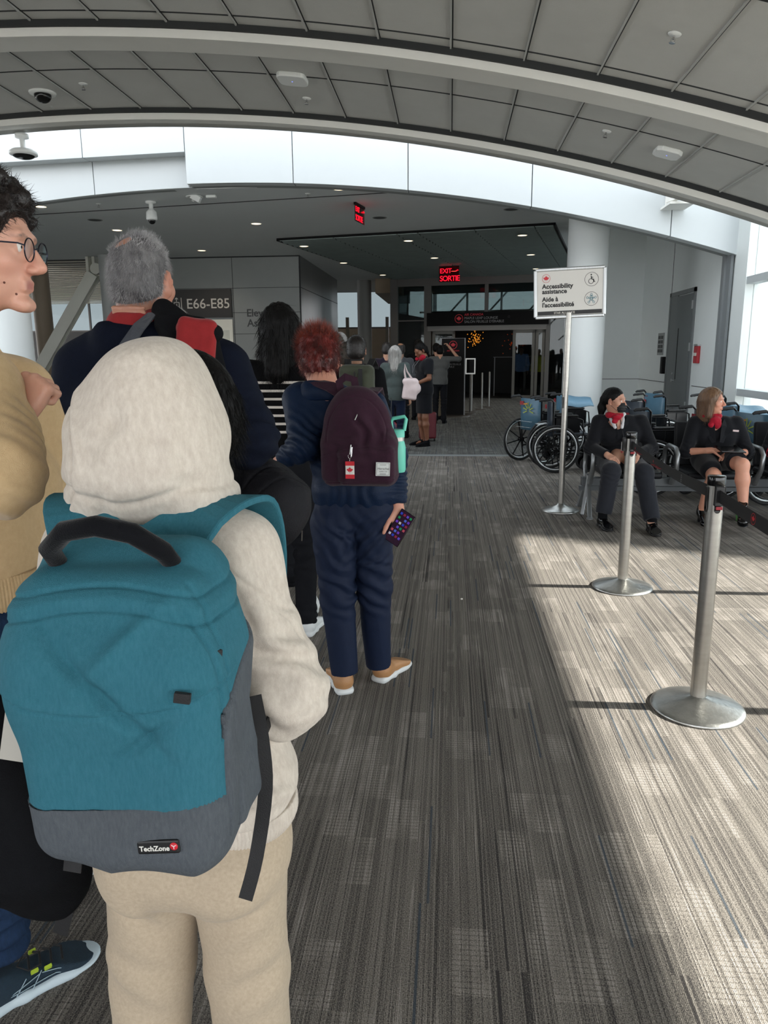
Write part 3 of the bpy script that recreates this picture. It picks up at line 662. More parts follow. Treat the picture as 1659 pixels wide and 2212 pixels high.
clump('cluster_pendant', 2.55, 10.6, 2.02, 60, .13, '#e08c2c', 1.0, 'sparkling amber pendant cluster just inside the lounge doorway', 3)
clump('cluster_pendant', 3.75, 11.6, 1.85, 32, .16, '#7a2c10', .6, 'dim reddish pendant cluster deeper inside the lounge', 5)
o = MB(); o.bar(LM@Vector((3.2, 10.5, 1.36)), LM@Vector((4.0, 10.5, 1.36)), .03, .02); o.bar(LM@Vector((3.25, 10.5, 1.36)), LM@Vector((3.25, 10.5, 0)), .03, .03); o.bar(LM@Vector((3.95, 10.5, 1.36)), LM@Vector((3.95, 10.5, 0)), .03, .03); tag(o.build('counter_rail', m_gl), 'thin dim rail inside the lounge doorway', 'rail')

# ---- exterior
o = MB().prism([(4.2, -4), (4.80, 6.87), (6.77, 10.37), (6.77, 26), (60, 26), (60, -4)], lambda u, v, t: (t, u, v), 14.0, 18.0).build('sun_block_wing', mat('white cladding', '#e9efef', .5, var=.03, vscale=.5)); struct(o)  # added building, outline shaped to block the sun beyond the lit carpet
struct(MB().box((-70, -60, -4.3), (70, 90, -4)).build('ground', mat('concrete apron', '#a5a39e', .9, var=.1, vscale=.5)))
# ================================================================ FITTINGS ON THE CEILINGS
def vm(x, y, drop=0):
    a = math.asin((x-CX)/RV); return Matrix.Translation((CX+(RV-drop)*sin(a), y, CZ+(RV-drop)*cos(a)))@Matrix.Rotation(a, 4, 'Y')
m_plas = mat('white plastic', '#eef0ee', .35); m_black = mat('black gloss', '#0a0a0b', .12); m_chrome = mat('chrome', '#c8c8c8', .15, 1.0)
def sprinkler(M, label):
    o = empty('sprinkler', (0, 0, 0), 0, label, 'sprinkler', 'ceiling sprinklers'); o.matrix_world = M
    MB().lathe([(.0, 0), (.045, -.001), (.04, -.008), (.012, -.012)], seg=18).build('escutcheon', m_plas, o)
    a = MB(); a.tube([(0, 0, -.01), (0, 0, -.035)], .007, 8); a.bar((-.012, 0, -.03), (-.012, 0, -.055), .004, .004); a.bar((.012, 0, -.03), (.012, 0, -.055), .004, .004); a.lathe([(.02, -.058), (.022, -.055), (0, -.053)], seg=12); a.build('head', m_chrome, o)
sprinkler(vm(-3.71, 7.89), 'small sprinkler on the tile to the right of the dome camera'); sprinkler(vm(-1.48, 8.13), 'sprinkler below the white wireless box between the ribs')
sprinkler(vm(1.44, 5.54), 'nearest sprinkler, on the perforated tiles in front of the first rib'); sprinkler(vm(1.44, 7.71), 'sprinkler between the ribs left of the octagonal box')
T = lambda x, y, z=4.03: Matrix.Translation((x, y, z))
sprinkler(T(-6.0, 12.96), 'sprinkler on the grey ceiling left of the hanging camera'); sprinkler(T(-2.47+.15, 12.6), 'sprinkler on the grey ceiling near the curved bulkhead')
def box_ap(M, label, n, r=(.14, .14), name='wireless_box'):
    o = empty(name, (0, 0, 0), 0, label, 'wireless box'); o.matrix_world = M
    pts = [(r[0]*(abs(cos(t))**.5)*(1 if cos(t) > 0 else -1), r[1]*(abs(sin(t))**.5)*(1 if sin(t) > 0 else -1)) for t in np.linspace(0, 2*pi, n, endpoint=False)+pi/n]
    a = MB(); a.prism(pts, lambda u, v, t: (u, v, t), -.045, 0); a.build('case', m_plas, o, bevel=.012, seg=3)
    MB().lathe([(.006, -.048), (.006, -.044)], seg=8).build('status_light', emat('blue led' if 'blue led' not in MATS else 'blue led b', '#8090ff', 1.5), o)
box_ap(vm(-1.5, 7.53), 'rounded white wireless box between the two ribs', 28); box_ap(vm(2.05, 7.84), 'eight-sided white wireless box near the right window', 8, (.13, .13))
o = empty('dome_camera', (0, 0, 0), 0, 'black dome camera in a white collar set in the ceiling tiles', 'camera'); o.matrix_world = vm(-4.25, 8.09)
MB().lathe([(0, 0), (.135, 0), (.13, -.016), (.09, -.022)], seg=36).build('collar', m_plas, o)
MB().ell((0, 0, -.028), (.085, .085, .075), 24, 14).build('dome', m_black, o)
o = empty('hanging_dome_camera', (-5.02, 8.98, 4.03), 0, 'white ring-shaped camera hanging from the second rib at the left edge', 'camera')
MB().lathe([(0, 0), (.075, 0), (.075, -.04), (.03, -.05), (.028, -.16), (.05, -.165)], seg=24).build('stem', m_plas, o)
MB().lathe([(.03, -.155), (.12, -.17), (.155, -.195), (.155, -.225), (.125, -.235)], seg=32).build('housing', m_plas, o)
MB().ell((0, 0, -.228), (.125, .125, .045), 24, 12).build('dome', m_black, o)
o = empty('ceiling_camera', (-5.05, 12.88, 4.03), 0, 'white capsule camera with black lens hanging from the grey ceiling', 'camera')
MB().lathe([(0, 0), (.085, 0), (.085, -.03), (.035, -.04), (.035, -.12), (.055, -.14), (.085, -.17), (.092, -.26), (.09, -.29), (.06, -.3)], seg=28).build('housing', m_plas, o)
MB().ell((0, 0, -.3), (.062, .062, .065), 20, 12).build('dome', m_black, o)
m_glow = emat('downlight glow', '#ffe2b8', 3.2)
def downlight(M, label, r=.1, on=True):
    o = empty('downlight', (0, 0, 0), 0, label, 'ceiling light', 'recessed ceiling lights'); o.matrix_world = M
    a = MB(); a.lathe([(r*1.15, -.001), (r*1.15, -.006), (r*.97, -.008), (r*.95, -.002)], seg=28); a.build('trim_ring', m_plas if on else m_pan, o)
    a = MB(); a.lathe([(0, -.004), (r*.95, -.003)], seg=28); a.build('lens', m_glow if on else m_k, o)
    if on:
        l_ = bpy.data.lights.new('lamp', 'SPOT'); l_.energy = 38; l_.spot_size = radians(130); l_.spot_blend = .6; l_.shadow_soft_size = .09; l_.color = (1, .86, .7); lo_ = bpy.data.objects.new('lamp', l_); COL.objects.link(lo_); lo_.parent = o; lo_.location = (0, 0, -.03)
for x, y, l in ((-7.09, 13.06, 'round lit ceiling light nearest the left edge, beside the dark-haired man'), (-6.87, 15.6, 'lit ceiling light just above the grey-haired man'), (-6.15, 18.78, 'lit ceiling light over the gate sign'), (-3.85, 15.22, 'lit ceiling light in the middle of the grey ceiling'), (-1.77, 12.32, 'lit ceiling light closest to the white curved bulkhead')):
    downlight(T(x, y), l)
m_glow2 = emat('downlight glow soft', '#ffe9cf', 2.6)
for s, v, l in ((.31, .49, 'front left'), (2.8, .51, 'front middle'), (5.29, .59, 'front right'), (.07, 3.8, 'second row left'), (2.66, 3.63, 'second row middle'), (5.12, 3.87, 'second row right'), (.15, 7.2, 'third row left'), (2.5, 6.9, 'third row middle'), (4.93, 7.16, 'third row right')):
    downlight(LM@Matrix.Translation((s, v, 3.942)), 'lit round lamp in the slatted metal ceiling, '+l, .1)
for x, y, l in ((-1.37, 14.89, 'unlit round grille right of the nearer exit sign'), (1.07, 14.37, 'unlit round grille close to the white bulkhead and column'), (-6.77, 14.42, 'plain unlit disc left of the hanging capsule camera')):
    downlight(T(x, y), l, .12, False)
o = empty('adjustable_spotlight', (-4.2, 12.61, 4.03), 0, 'white tilted spotlight fitting hanging below the step of the bulkhead', 'spotlight')
MB().lathe([(.14, -.001), (.14, -.008), (.11, -.01)], seg=28).build('trim_ring', m_plas, o); MB().lathe([(0, -.003), (.11, -.004)], seg=24).build('lens', m_k, o)
a = MB(); a.box((-.1, -.05, .0), (.06, .03, .09), Matrix.Translation((.05, -.08, -.09))@Matrix.Rotation(.5, 4, 'Y')); a.tube([(0, 0, -.005), (-.02, -.03, -.07)], .025, 10); a.box((.22, -.1, -.04), (.38, -.02, 0)); a.build('bracket', m_plas, o, bevel=.006)
m_exit = emat('exit red', '#ff1830', 1.6); m_exg = glassmat('red tinted panel', (.9, .25, .28), 1.0)
def exit_sign(M, w, h, label):
    o = empty('exit_sign', (0, 0, 0), 0, label, 'exit sign'); o.matrix_world = M
    a = MB(); a.box((-w/2, -.02, -.04), (w/2, .02, 0)); a.build('mount', m_dark, o); MB().box((-w/2, -.004, -h), (w/2, .004, -.04)).build('panel', m_exg, o)
    text('lettering', 'EXIT', h*.4, m_exit, o, (-w*.47, -.006, -h*.47), bold=.002, space=.9); text('lettering', 'SORTIE', h*.45, m_exit, o, (-w*.47, -.006, -h*.94), bold=.002, space=.85)
    a = MB(); a.bar((w*.34, -.007, -h*.33), (w*.47, -.007, -h*.33), .012, .012); a.bar((w*.47, -.007, -h*.33), (w*.41, -.007, -h*.27), .012, .012); a.build('arrow', m_exit, o)
exit_sign(T(-1.6, 13.6)@Matrix.Rotation(radians(78), 4, 'Z'), .5, .3, 'red exit sign hanging edge-on below the grey ceiling')
exit_sign(LM@Matrix.Translation((2.63, 5.6, 3.97)), .58, .46, 'glowing red EXIT SORTIE sign under the slatted metal ceiling')

# ================================================================ BARRIER POSTS AND SIGN STAND
m_ss = mat('satin stainless steel', '#a4a19b', .34, 1.0, var=.1, vscale=5, vstretch=(1, 1, 6), bump=.05, bscale=40)
m_ssb = mat('worn steel base', '#b9bab8', .33, 1.0, var=.18, vscale=14, bump=.12, bscale=60)
m_belt = mat('black webbing', '#19191b', .7, bump=.3, bscale=700); m_bp = mat('black plastic', '#101012', .35)
m_bred = mat('belt red print', '#8e1d28', .6)
BASE = [(.188, 0), (.19, .006), (.186, .014), (.17, .02), (.12, .034), (.06, .05), (.04, .058), (.034, .062)]
def stanchion(x, y, label, clip=None):
    o = empty('stanchion', (x, y, 0), 0, label, 'barrier post', 'belt barrier posts')
    MB().lathe(BASE, seg=64).build('base', m_ssb, o)
    MB().lathe([(.0325, .05), (.0325, .985)], seg=40).build('pole', m_ss, o)
    a = MB(); a.lathe([(.0335, .962), (.0345, .965), (.0345, .995), (.033, 1.0), (0, 1.0)], seg=40); a.build('cap', m_black, o)
    a = MB()
    for q in (0, pi/2, pi, 3*pi/2):
        if clip and q in clip: pass
        a.box((-.012, .0325, .865), (.012, .036, .955), Matrix.Rotation(q, 4, 'Z')); a.lathe([(.012, 0), (.012, .0035)], seg=12, M=Matrix.Rotation(q, 4, 'Z')@Matrix.Translation((0, .036, .865))@Matrix.Rotation(pi/2, 4, 'X'))
    a.build('belt_slot', m_bp, o)
    for q in (clip or ()):
        a = MB(); a.box((-.017, .03, .885), (.017, .052, .965), Matrix.Rotation(q, 4, 'Z')); a.build('belt_clip', m_bp, o, bevel=.003)
        a = MB(); a.box((-.012, .05, .872), (.012, .056, .884), Matrix.Rotation(q, 4, 'Z')); a.build('release_tab', m_bred, o)
    return o
stanchion(1.06, 3.01, 'nearer brushed steel barrier post with wide dished base on sunlit carpet', (0, pi)); stanchion(1.12, 4.69, 'farther slim steel barrier post in front of the masked seated woman', (pi, pi/2))
stanchion(1.04, 1.15, 'steel barrier post closest to the photographer, beyond the right edge', (0,)); stanchion(2.62, 4.61, 'steel barrier post by the window, just outside the frame', ()); stanchion(2.45, 3.0, 'steel barrier post by the window, level with the nearer post', ())
def belt(a, b, label, marks):
    a = Vector(a); b = Vector(b); d = (b-a).normalized(); n = 14; o = empty('barrier_belt', a, 0, label, 'barrier belt', 'barrier belts')
    pts = [(b-a)*(i/n)+Vector((0, 0, -.02*4*(i/n)*(1-i/n))) for i in range(n+1)]
    side = Vector((-d.y, d.x, 0)) if (-d.y) < 0 else Vector((d.y, -d.x, 0))   # faces -x
    MB().strip(pts, [side]*(n+1), .05, .0015).build('webbing', m_belt, o)
    L = (b-a).length
    for kind, t in marks:
        p = (b-a)*t+Vector((0, 0, -.08*t*(1-t))); X = -side.cross(Vector((0, 0, 1))); X = Vector((0, 0, 1)).cross(side)*-1
        xa = Vector((0, 0, 1)).cross(side)  # reading direction when looked at from side
        M = Matrix((( xa.x, 0, -side.x*-1, p.x+side.x*.002), (xa.y, 0, side.y, p.y+side.y*.002), (0, 1, 0, p.z), (0, 0, 0, 1)))
        Mp = Matrix(((xa.x, -side.x, 0, p.x+side.x*.002), (xa.y, -side.y, 0, p.y+side.y*.002), (0, 0, 1, p.z), (0, 0, 0, 1)))
        if kind == 'word':
            text('lettering', 'AIR CANADA', .03, m_bred, o, M=Mp@Matrix.Translation((-.07, 0, -.011))@Matrix.Rotation(pi/2, 4, 'X'), ext=.0003, bold=.0006); q = MB(); leaf(q, (-.09, 0, 0), .011, M=Mp); q.build('leaf_logo', m_bred, o)
        elif kind == 'leaf':
            q = MB(); leaf(q, (0, 0, 0), .013, M=Mp); ring(q, (0, 0, 0), .0185, .0205, M=Mp); q.build('leaf_logo', mat('bright belt red', '#c8202c', .5), o)
        else:
            q = MB(); ring(q, (0, 0, .008), .006, .009, M=Mp, seg=8); ring(q, (0, 0, -.012), .006, .009, M=Mp, seg=8); q.build('print', m_gl, o)
belt((1.12, 4.65, .925), (1.06, 3.06, .925), 'black belt printed with red lettering between the two steel posts', (('word', .12), ('word', .42), ('mark', .72)))
belt((1.06, 2.965, .925), (1.04, 1.2, .925), 'black belt with round red leaf logo running from the nearer post off the right edge', (('leaf', .2), ('word', .5)))
o = empty('sign_stand', (1.07, 7.09, 0), 0, 'white Accessibility assistance sign in silver frame on a tall steel pole', 'sign stand')
MB().lathe([(.175, 0), (.177, .008), (.165, .016), (.1, .035), (.04, .06), (.032, .075)], seg=56).build('base', m_ssb, o); MB().lathe([(.028, .05), (.028, 1.84)], seg=32).build('pole', m_ss, o)
MB().box((-.031, -.034, .98), (-.02, -.02, 1.08)).build('cable_clip', m_bp, o)
SM = Matrix.Translation((0, -.0, 2.015))@Matrix.Rotation(-.034, 4, 'Y')@Matrix.Rotation(-.05, 4, 'Z')
h_ = empty('sign_panel', (0, 0, 0)); h_.parent = o; h_.matrix_local = SM
a = MB(); w_, q_ = .305, .208
for p0, p1 in (((-w_, 0, q_), (w_, 0, q_)), ((-w_, 0, -q_), (w_, 0, -q_)), ((-w_, 0, -q_), (-w_, 0, q_)), ((w_, 0, -q_), (w_, 0, q_))): a.bar(p0, p1, .03, .028, up=(0, 1, 0))
a.build('frame', m_alu, h_, bevel=.008); MB().box((-.295, -.006, -.198), (.295, .01, .198)).build('face', mat('sign white', '#d6d4cf', .5), h_)
m_ink = mat('ink black', '#131416', .5); MB().box((-.285, -.0075, -.19), (.285, -.006, -.155)).build('black_band', m_ink, h_)
for s_, zz in (('Accessibility', .045), ('assistance', -.0), ('Aide à', -.068), ("l'accessibilité", -.118)): text('lettering', s_, .055, m_ink, h_, (-.245, -.0075, zz), bold=.0018, ext=.0004)
text('lettering', 'STAR ALLIANCE', .026, m_w, h_, (-.14, -.0085, -.181), ext=.0004, bold=.0003)
a = MB(); leaf(a, (-.21, -.0075, .132), .026); ring(a, (-.21, -.0075, .132), .034, .0365); a.build('leaf_logo', m_reds, h_)
a = MB(); ring(a, (.19, -.0075, .107), .058, .061, seg=48); ring(a, (.19, -.0075, -.062), .058, .061, seg=48)
ring(a, (.185, -.0075, .09), .019, .0235, seg=24); a.ell((.186, -.008, .146), (.0065, .001, .0065), 12, 6); a.bar((.186, -.008, .134), (.19, -.008, .108), .009, .001, up=(0, 1, 0)); a.bar((.19, -.008, .108), (.208, -.008, .106), .007, .001, up=(0, 1, 0)); a.bar((.207, -.008, .106), (.213, -.008, .084), .006, .001, up=(0, 1, 0)); a.bar((.187, -.008, .126), (.204, -.008, .122), .005, .001, up=(0, 1, 0)); a.bar((.213, -.008, .084), (.221, -.008, .086), .005, .001, up=(0, 1, 0))
a.build('wheelchair_symbol', m_ink, h_)
a = MB(); mt_ = mat('teal ink', '#2f6f7d', .5)
for k in range(5):
    t = pi/2+2*pi*k/5; ring(a, (.19+.037*cos(t), -.0078, -.062+.037*sin(t)), .007, .0105, seg=14); t2 = t+2*pi*2/5
    a.bar((.19+.03*cos(t), -.008, -.062+.03*sin(t)), (.19+.03*cos(t2), -.008, -.062+.03*sin(t2)), .0035, .0006, up=(0, 1, 0))
ring(a, (.19, -.0078, -.047), .013, .0165, seg=20); a.build('star_network_symbol', mt_, h_)
# ================================================================ TOTEM AND THINGS BEFORE THE LOUNGE
tt = empty('totem_sign', (.07, 18.2, 0), -radians(8), 'free-standing black totem with red leaf roundel and upward arrow', 'totem sign')
MB().box((-.27, -.05, .04), (.27, .05, 1.84)).build('panel', m_dark, tt, bevel=.004); a = MB(); a.box((-.285, -.055, .03), (-.27, .055, 1.845)); a.box((.27, -.055, .03), (.285, .055, 1.845)); a.box((-.285, -.055, 1.84), (.285, .055, 1.85)); a.build('edge_trim', m_gl, tt)
MB().lathe([(.42, 0), (.42, .015), (.38, .03), (0, .03)], seg=40).build('base', m_frame, tt)
a = MB(); leaf(a, (0, -.052, 1.69), .06); ring(a, (0, -.052, 1.69), .085, .097); a.build('leaf_logo', m_red, tt); text('lettering', 'AIR CANADA', .05, m_red, tt, (-.15, -.052, 1.54))
for s_, z in (('MAPLE LEAF', 1.37), ('LOUNGE', 1.31), ('SALON FEUILLE', 1.22), ("D'ÉRABLE", 1.16)): text('lettering', s_, .06, m_gl, tt, (-.22, -.052, z), ext=.0004)
a = MB(); a.bar((-.17, -.053, .98), (-.17, -.053, 1.08), .018, .002, up=(0, 1, 0)); a.bar((-.17, -.053, 1.085), (-.21, -.053, 1.04), .018, .002, up=(0, 1, 0)); a.bar((-.17, -.053, 1.085), (-.13, -.053, 1.04), .018, .002, up=(0, 1, 0)); ring(a, (-.17, -.053, .87), .03, .036, seg=5); a.build('arrow', m_gl, tt)
o = empty('welcome_screen', (.5, 18.9, 0), -radians(6), 'white-framed dark tablet screen on a thin stand right of the totem', 'screen')
a = MB(); a.bar((-.12, 0, 1.36), (.12, 0, 1.36), .03, .025, up=(0, 1, 0)); a.bar((-.12, 0, 1.0), (.12, 0, 1.0), .03, .03, up=(0, 1, 0)); a.bar((.11, 0, 1.0), (.11, 0, 1.37), .03, .025, up=(0, 1, 0)); a.bar((-.11, 0, 1.0), (-.11, 0, 1.37), .03, .025, up=(0, 1, 0)); a.build('frame', mat('lit white frame', '#d9dbd9', .4, emit=.25), o); MB().box((-.1, -.005, 1.01), (.1, .005, 1.35)).build('display', m_black, o); a = MB(); a.tube([(0, .02, .02), (0, .02, 1.0)], .02, 10); a.lathe([(.16, 0), (.16, .012), (.02, .03)], seg=24); a.build('stand', m_frame, o)
for x, y in ((.56, 19.6), (.86, 20.4), (1.1, 21.3)):
    o = empty('slim_stanchion', (x, y, 0), 0, 'thin dim steel post in the lounge queue right of the totem', 'barrier post', 'slim posts in the dark lounge queue')
    MB().lathe([(.16, 0), (.16, .01), (.03, .02)], seg=24).build('base', m_frame, o); MB().lathe([(.022, .015), (.022, .98), (0, .99)], seg=14).build('pole', mat('dim steel', '#8a8a88', .4, .5), o)

# ================================================================ WHEELCHAIRS
m_tyre = mat('rubber tyre', '#1c1d1f', .7); m_rim = mat('polished rim', '#e2e6e8', .3, .85); m_wf = mat('gloss black tubing', '#121316', .2, .3)
m_bl = mat('teal blue vinyl', '#43667a', .42, var=.12, vscale=6, bump=.15, bscale=18); m_nv = mat('navy vinyl', '#1c2733', .42, var=.15, vscale=8, bump=.2, bscale=16); m_lb = mat('pale blue vinyl', '#6e93ab', .38, var=.1, vscale=5, bump=.35, bscale=7)
m_yel = mat('yellow green print', '#9aa83a', .6); m_org = mat('orange print', '#c98a35', .6); m_wt = mat('white print', '#cfd4d6', .6)
def wheel(parent, y, r=.3):
    o = MB().tube([(r*.955*cos(t), 0, r*.955*sin(t)) for t in np.linspace(0, 2*pi, 56, endpoint=False)], .015, 10, closed=True).build('wheel', m_tyre, parent, (0, y, r))
    MB().tube([(r*.87*cos(t), 0, r*.87*sin(t)) for t in np.linspace(0, 2*pi, 56, endpoint=False)], .0115, 8, closed=True).build('rim', m_rim, o)
    s = 1 if y > 0 else -1
    a = MB()
    for k in range(8): t = 2*pi*k/8+.2; a.bar((.03*cos(t), 0, .03*sin(t)), (r*.9*cos(t), 0, r*.9*sin(t)), .012, .016, up=(0, 1, 0))
    a.lathe([(.035, -.03), (.035, .03), (.015, .035)], seg=18, M=Matrix.Rotation(-s*pi/2, 4, 'X')); a.build('spokes', m_wf, o)
    MB().tube([(r*.8*cos(t), s*.03, r*.8*sin(t)) for t in np.linspace(0, 2*pi, 48, endpoint=False)], .007, 8, closed=True).build('hand_rim', m_wf, o)
def wheelchair(x, y, rz, label, w=.5, back=None, txt=None, cover=False, sw=1.):
    back = back or m_nv
    o = empty('wheelchair', (x, y, 0), rz, label, 'wheelchair', 'parked wheelchairs'); h = w/2
    for s in (-1, 1):
        wheel(o, s*(h+.04))
        c = MB().tube([(.085*cos(t), 0, .085*sin(t)) for t in np.linspace(0, 2*pi, 24, endpoint=False)], .017, 8, closed=True).build('caster', m_tyre, o, (.43, s*(h-.03), .1))
        a = MB(); a.lathe([(.07, -.012), (.07, .012)], seg=18, M=Matrix.Rotation(pi/2, 4, 'X')); a.build('hub', m_wf, c); a = MB(); a.bar((0, .03, 0), (0, .03, .14), .012, .03); a.bar((0, -.03, 0), (0, -.03, .14), .012, .03); a.box((-.02, -.035, .13), (.02, .035, .2)); a.build('fork', m_wf, c)
        a = MB(); a.tube([(-.16, s*h, .9), (-.07, s*h, .915), (-.035, s*h, .88), (-.03, s*h, .5), (0, s*h, .2)], .012, 10); a.tube([(-.03, s*h, .48), (.4, s*h, .47), (.44, s*h, .44), (.45, s*h, .25)], .012, 8); a.tube([(0, s*h, .22), (.44, s*h, .25)], .011, 8)
        a.tube([(-.02, s*(h+.005), .69), (.25, s*(h+.005), .69), (.33, s*(h+.005), .66), (.35, s*(h+.005), .48)], .01, 8); a.tube([(.14, s*h, .47), (.14, s*h, .69)], .009, 8); a.tube([(.42, s*h, .46), (.56, s*h, .3), (.62, s*h, .14)], .01, 8); a.build('side_frame', m_wf, o)
        MB().tube([(-.22, s*h, .895), (-.2, s*h, .905), (-.08, s*h, .915)], [.012, .017, .017], 12).build('push_handle', m_tyre, o)
        MB().box((-.0, s*h-.025, .7), (.27, s*h+.025, .725)).build('armrest', m_bp, o, bevel=.01)
        MB().box((-.0, s*h-.004, .5), (.3, s*h+.004, .68)).build('skirt_guard', m_wf, o)
        MB().box((.56, s*h*.15 if s > 0 else s*h, .1), (.72, s*h if s > 0 else s*h*.15, .115)).build('footplate', m_wf, o)
    a = MB(); a.bar((.05, -h, .22), (.3, h, .46), .02, .012); a.bar((.05, h, .22), (.3, -h, .46), .02, .012); a.tube([(.2, -h, .3), (.2, h, .3)], .01, 8); a.build('cross_brace', m_wf, o)
    n = 7; vs = []; a = MB(); MB().box((-.02, -h, .47), (.41, h, .495)).build('seat', m_nv, o, bevel=.01)
    for i in range(n+1):
        u = -h+2*h*i/n; sg = .03*(1-(u/h)**2)
        vs += [(-.045-sg, u, .45), (-.05-sg, u, .88), (-.035-sg, u, .88), (-.03-sg, u, .45)]
    fs = [(i*4+k, i*4+(k+1) % 4, i*4+4+(k+1) % 4, i*4+4+k) for i in range(n) for k in range(4)]+[(0, 3, 2, 1), (n*4, n*4+1, n*4+2, n*4+3)]
    b = a.add(vs, fs, True).build('backrest', back, o)
    BM = Matrix.Translation((-.085, 0, 0))@Matrix.Rotation(-pi/2, 4, 'Z')       # readable from behind
    MB().box((-.092, h-.11, .79), (-.084, h-.03, .84)).build('red_tag', m_bred, b)
    if txt == 'AP': text('lettering', 'AP', .19, m_wt, b, M=BM@Matrix.Translation((-.14, 0, .6))@Matrix.Rotation(pi/2, 4, 'X'), bold=.006)
    if txt == 'TP':
        text('lettering', 'Toronto', .085, m_wt, b, M=BM@Matrix.Translation((-.2, 0, .57))@Matrix.Rotation(pi/2, 4, 'X'), bold=.001); text('lettering', 'Pearson', .085, m_wt, b, M=BM@Matrix.Translation((-.2, 0, .49))@Matrix.Rotation(pi/2, 4, 'X'), bold=.001)
        q = MB(); c_ = Vector((-.09, -.0, .72))
        for k in range(7): t = radians(-20+k*36); q.bar(c_+Vector((0, .03*cos(t), .03*sin(t))), c_+Vector((0, .11*cos(t), .11*sin(t))), .012, .003, up=(1, 0, 0))
        q.build('starburst_logo', m_yel, b); q = MB(); q.bar(c_+Vector((0, .02, .09)), c_+Vector((0, .12, .08)), .02, .003, up=(1, 0, 0)); q.build('orange_mark', m_org, b)
    if cover:   # vinyl transfer board strung above the seat
        vs = []; n = 10
        for i in range(n+1):
            t = i/n; zz = .012*sin(t*9); vs += [(-.03+t*.44, -h*.9, .74+zz), (-.03+t*.44, h*.2, .90-.05*t+zz*.6), (-.03+t*.44, h*.23, .89-.05*t+zz*.6), (-.03+t*.44, -h*.87, .73+zz)]
        fs = [(i*4+k, i*4+(k+1) % 4, i*4+4+(k+1) % 4, i*4+4+k) for i in range(n) for k in range(4)]+[(0, 3, 2, 1), (n*4, n*4+1, n*4+2, n*4+3)]
        MB().add(vs, fs, True).build('vinyl_flap', m_lb, o)
    return o
A = radians
wheelchair(1.32, 9.62, A(4), 'front wheelchair with AP on its dark backrest and silver-rimmed wheel', w=.3, txt='AP', back=m_nv)
wheelchair(1.14, 10.35, A(33), 'wheelchair with blue Toronto Pearson backrest, farthest left of all', w=.42, back=m_bl, txt='TP')
wheelchair(1.62, 10.95, A(6), 'folded wheelchair with pale blue vinyl flap just left of the sign pole', w=.34, back=m_bl, cover=True)
wheelchair(2.35, 9.75, A(20), 'wheelchair with AP backrest right behind the sign pole', txt='AP')
wheelchair(2.05, 8.15, A(12), 'wheelchair parked behind the masked woman, its dark wheel at her elbow', w=.5)
wheelchair(2.85, 10.6, A(18), 'blue-backed wheelchair beside the white column', back=m_bl)
wheelchair(3.25, 9.0, A(8), 'wheelchair with a wide pale blue vinyl flap between the two seated women', back=m_bl, cover=True)
wheelchair(3.55, 10.4, A(28), 'wheelchair at the back below the grey door', w=.42)
wheelchair(3.1, 11.6, A(24), 'rearmost wheelchair near the wall, small red tags showing', w=.4, back=m_bl)
wheelchair(2.7, 8.0, A(10), 'wheelchair half hidden behind the fair-haired seated woman')
wheelchair(3.05, 7.75, A(16), 'blue Toronto Pearson wheelchair right of the fair-haired woman', back=m_bl, txt='TP')

# ================================================================ BEAM SEATING
m_sh = mat('navy black leather', '#0d0f14', .5, bump=.12, bscale=60, spec=.3); m_cast = mat('cast aluminium', '#8e9193', .35, .7); m_beam = mat('grey beam', '#55595c', .4, .4)
bn = empty('beam_seating', (2.9, 7.02, 0), 0, 'row of linked airport seats with dark leather pads on a grey beam', 'bench seat')
MB().box((-1.66, -.04, .26), (1.4, .04, .34)).build('beam', m_beam, bn, bevel=.006); MB().box((-1.66, .06, .2), (1.4, .12, .24)).build('beam', m_beam, bn)
for x in (-1.6, 1.2):
    a = MB(); a.bar((x, 0, .36), (x-.02, -.3, .0), .05, .035, up=(1, 0, 0)); a.bar((x, 0, .36), (x-.02, .3, 0), .05, .035, up=(1, 0, 0)); a.bar((x-.0, -.04, .36), (x-.06, -.12, .0), .03, .03, up=(1, 0, 0)); a.lathe([(.03, 0), (.03, .012)], (x-.02, -.3, 0), 12); a.lathe([(.03, 0), (.03, .012)], (x-.02, .3, 0), 12); a.build('leg', m_cast, bn, bevel=.006)
for i in range(4):
    x = -1.24+i*.735
    st = empty('seat', (x, 0, 0)); st.parent = bn
    MB().box((-.26, -.24, .36), (.26, .24, .42)).build('cushion', m_sh, st, bevel=.025, seg=3)
    MB().box((-.25, 0, -.0), (.25, .05, .42), ).build('backrest', m_sh, st, (0, .22, .42), (-.16, 0, 0), bevel=.02, seg=3)
for i in range(5):
    x = -1.6+i*.735
    a = MB(); a.tube([(x, .1, .3), (x, .18, .42), (x, .16, .6), (x, .05, .635), (x, -.17, .63), (x, -.235, .585), (x, -.22, .45), (x, -.1, .3)], [.02, .02, .02, .022, .022, .022, .022, .025], 10); a.build('armrest', m_cast, bn)
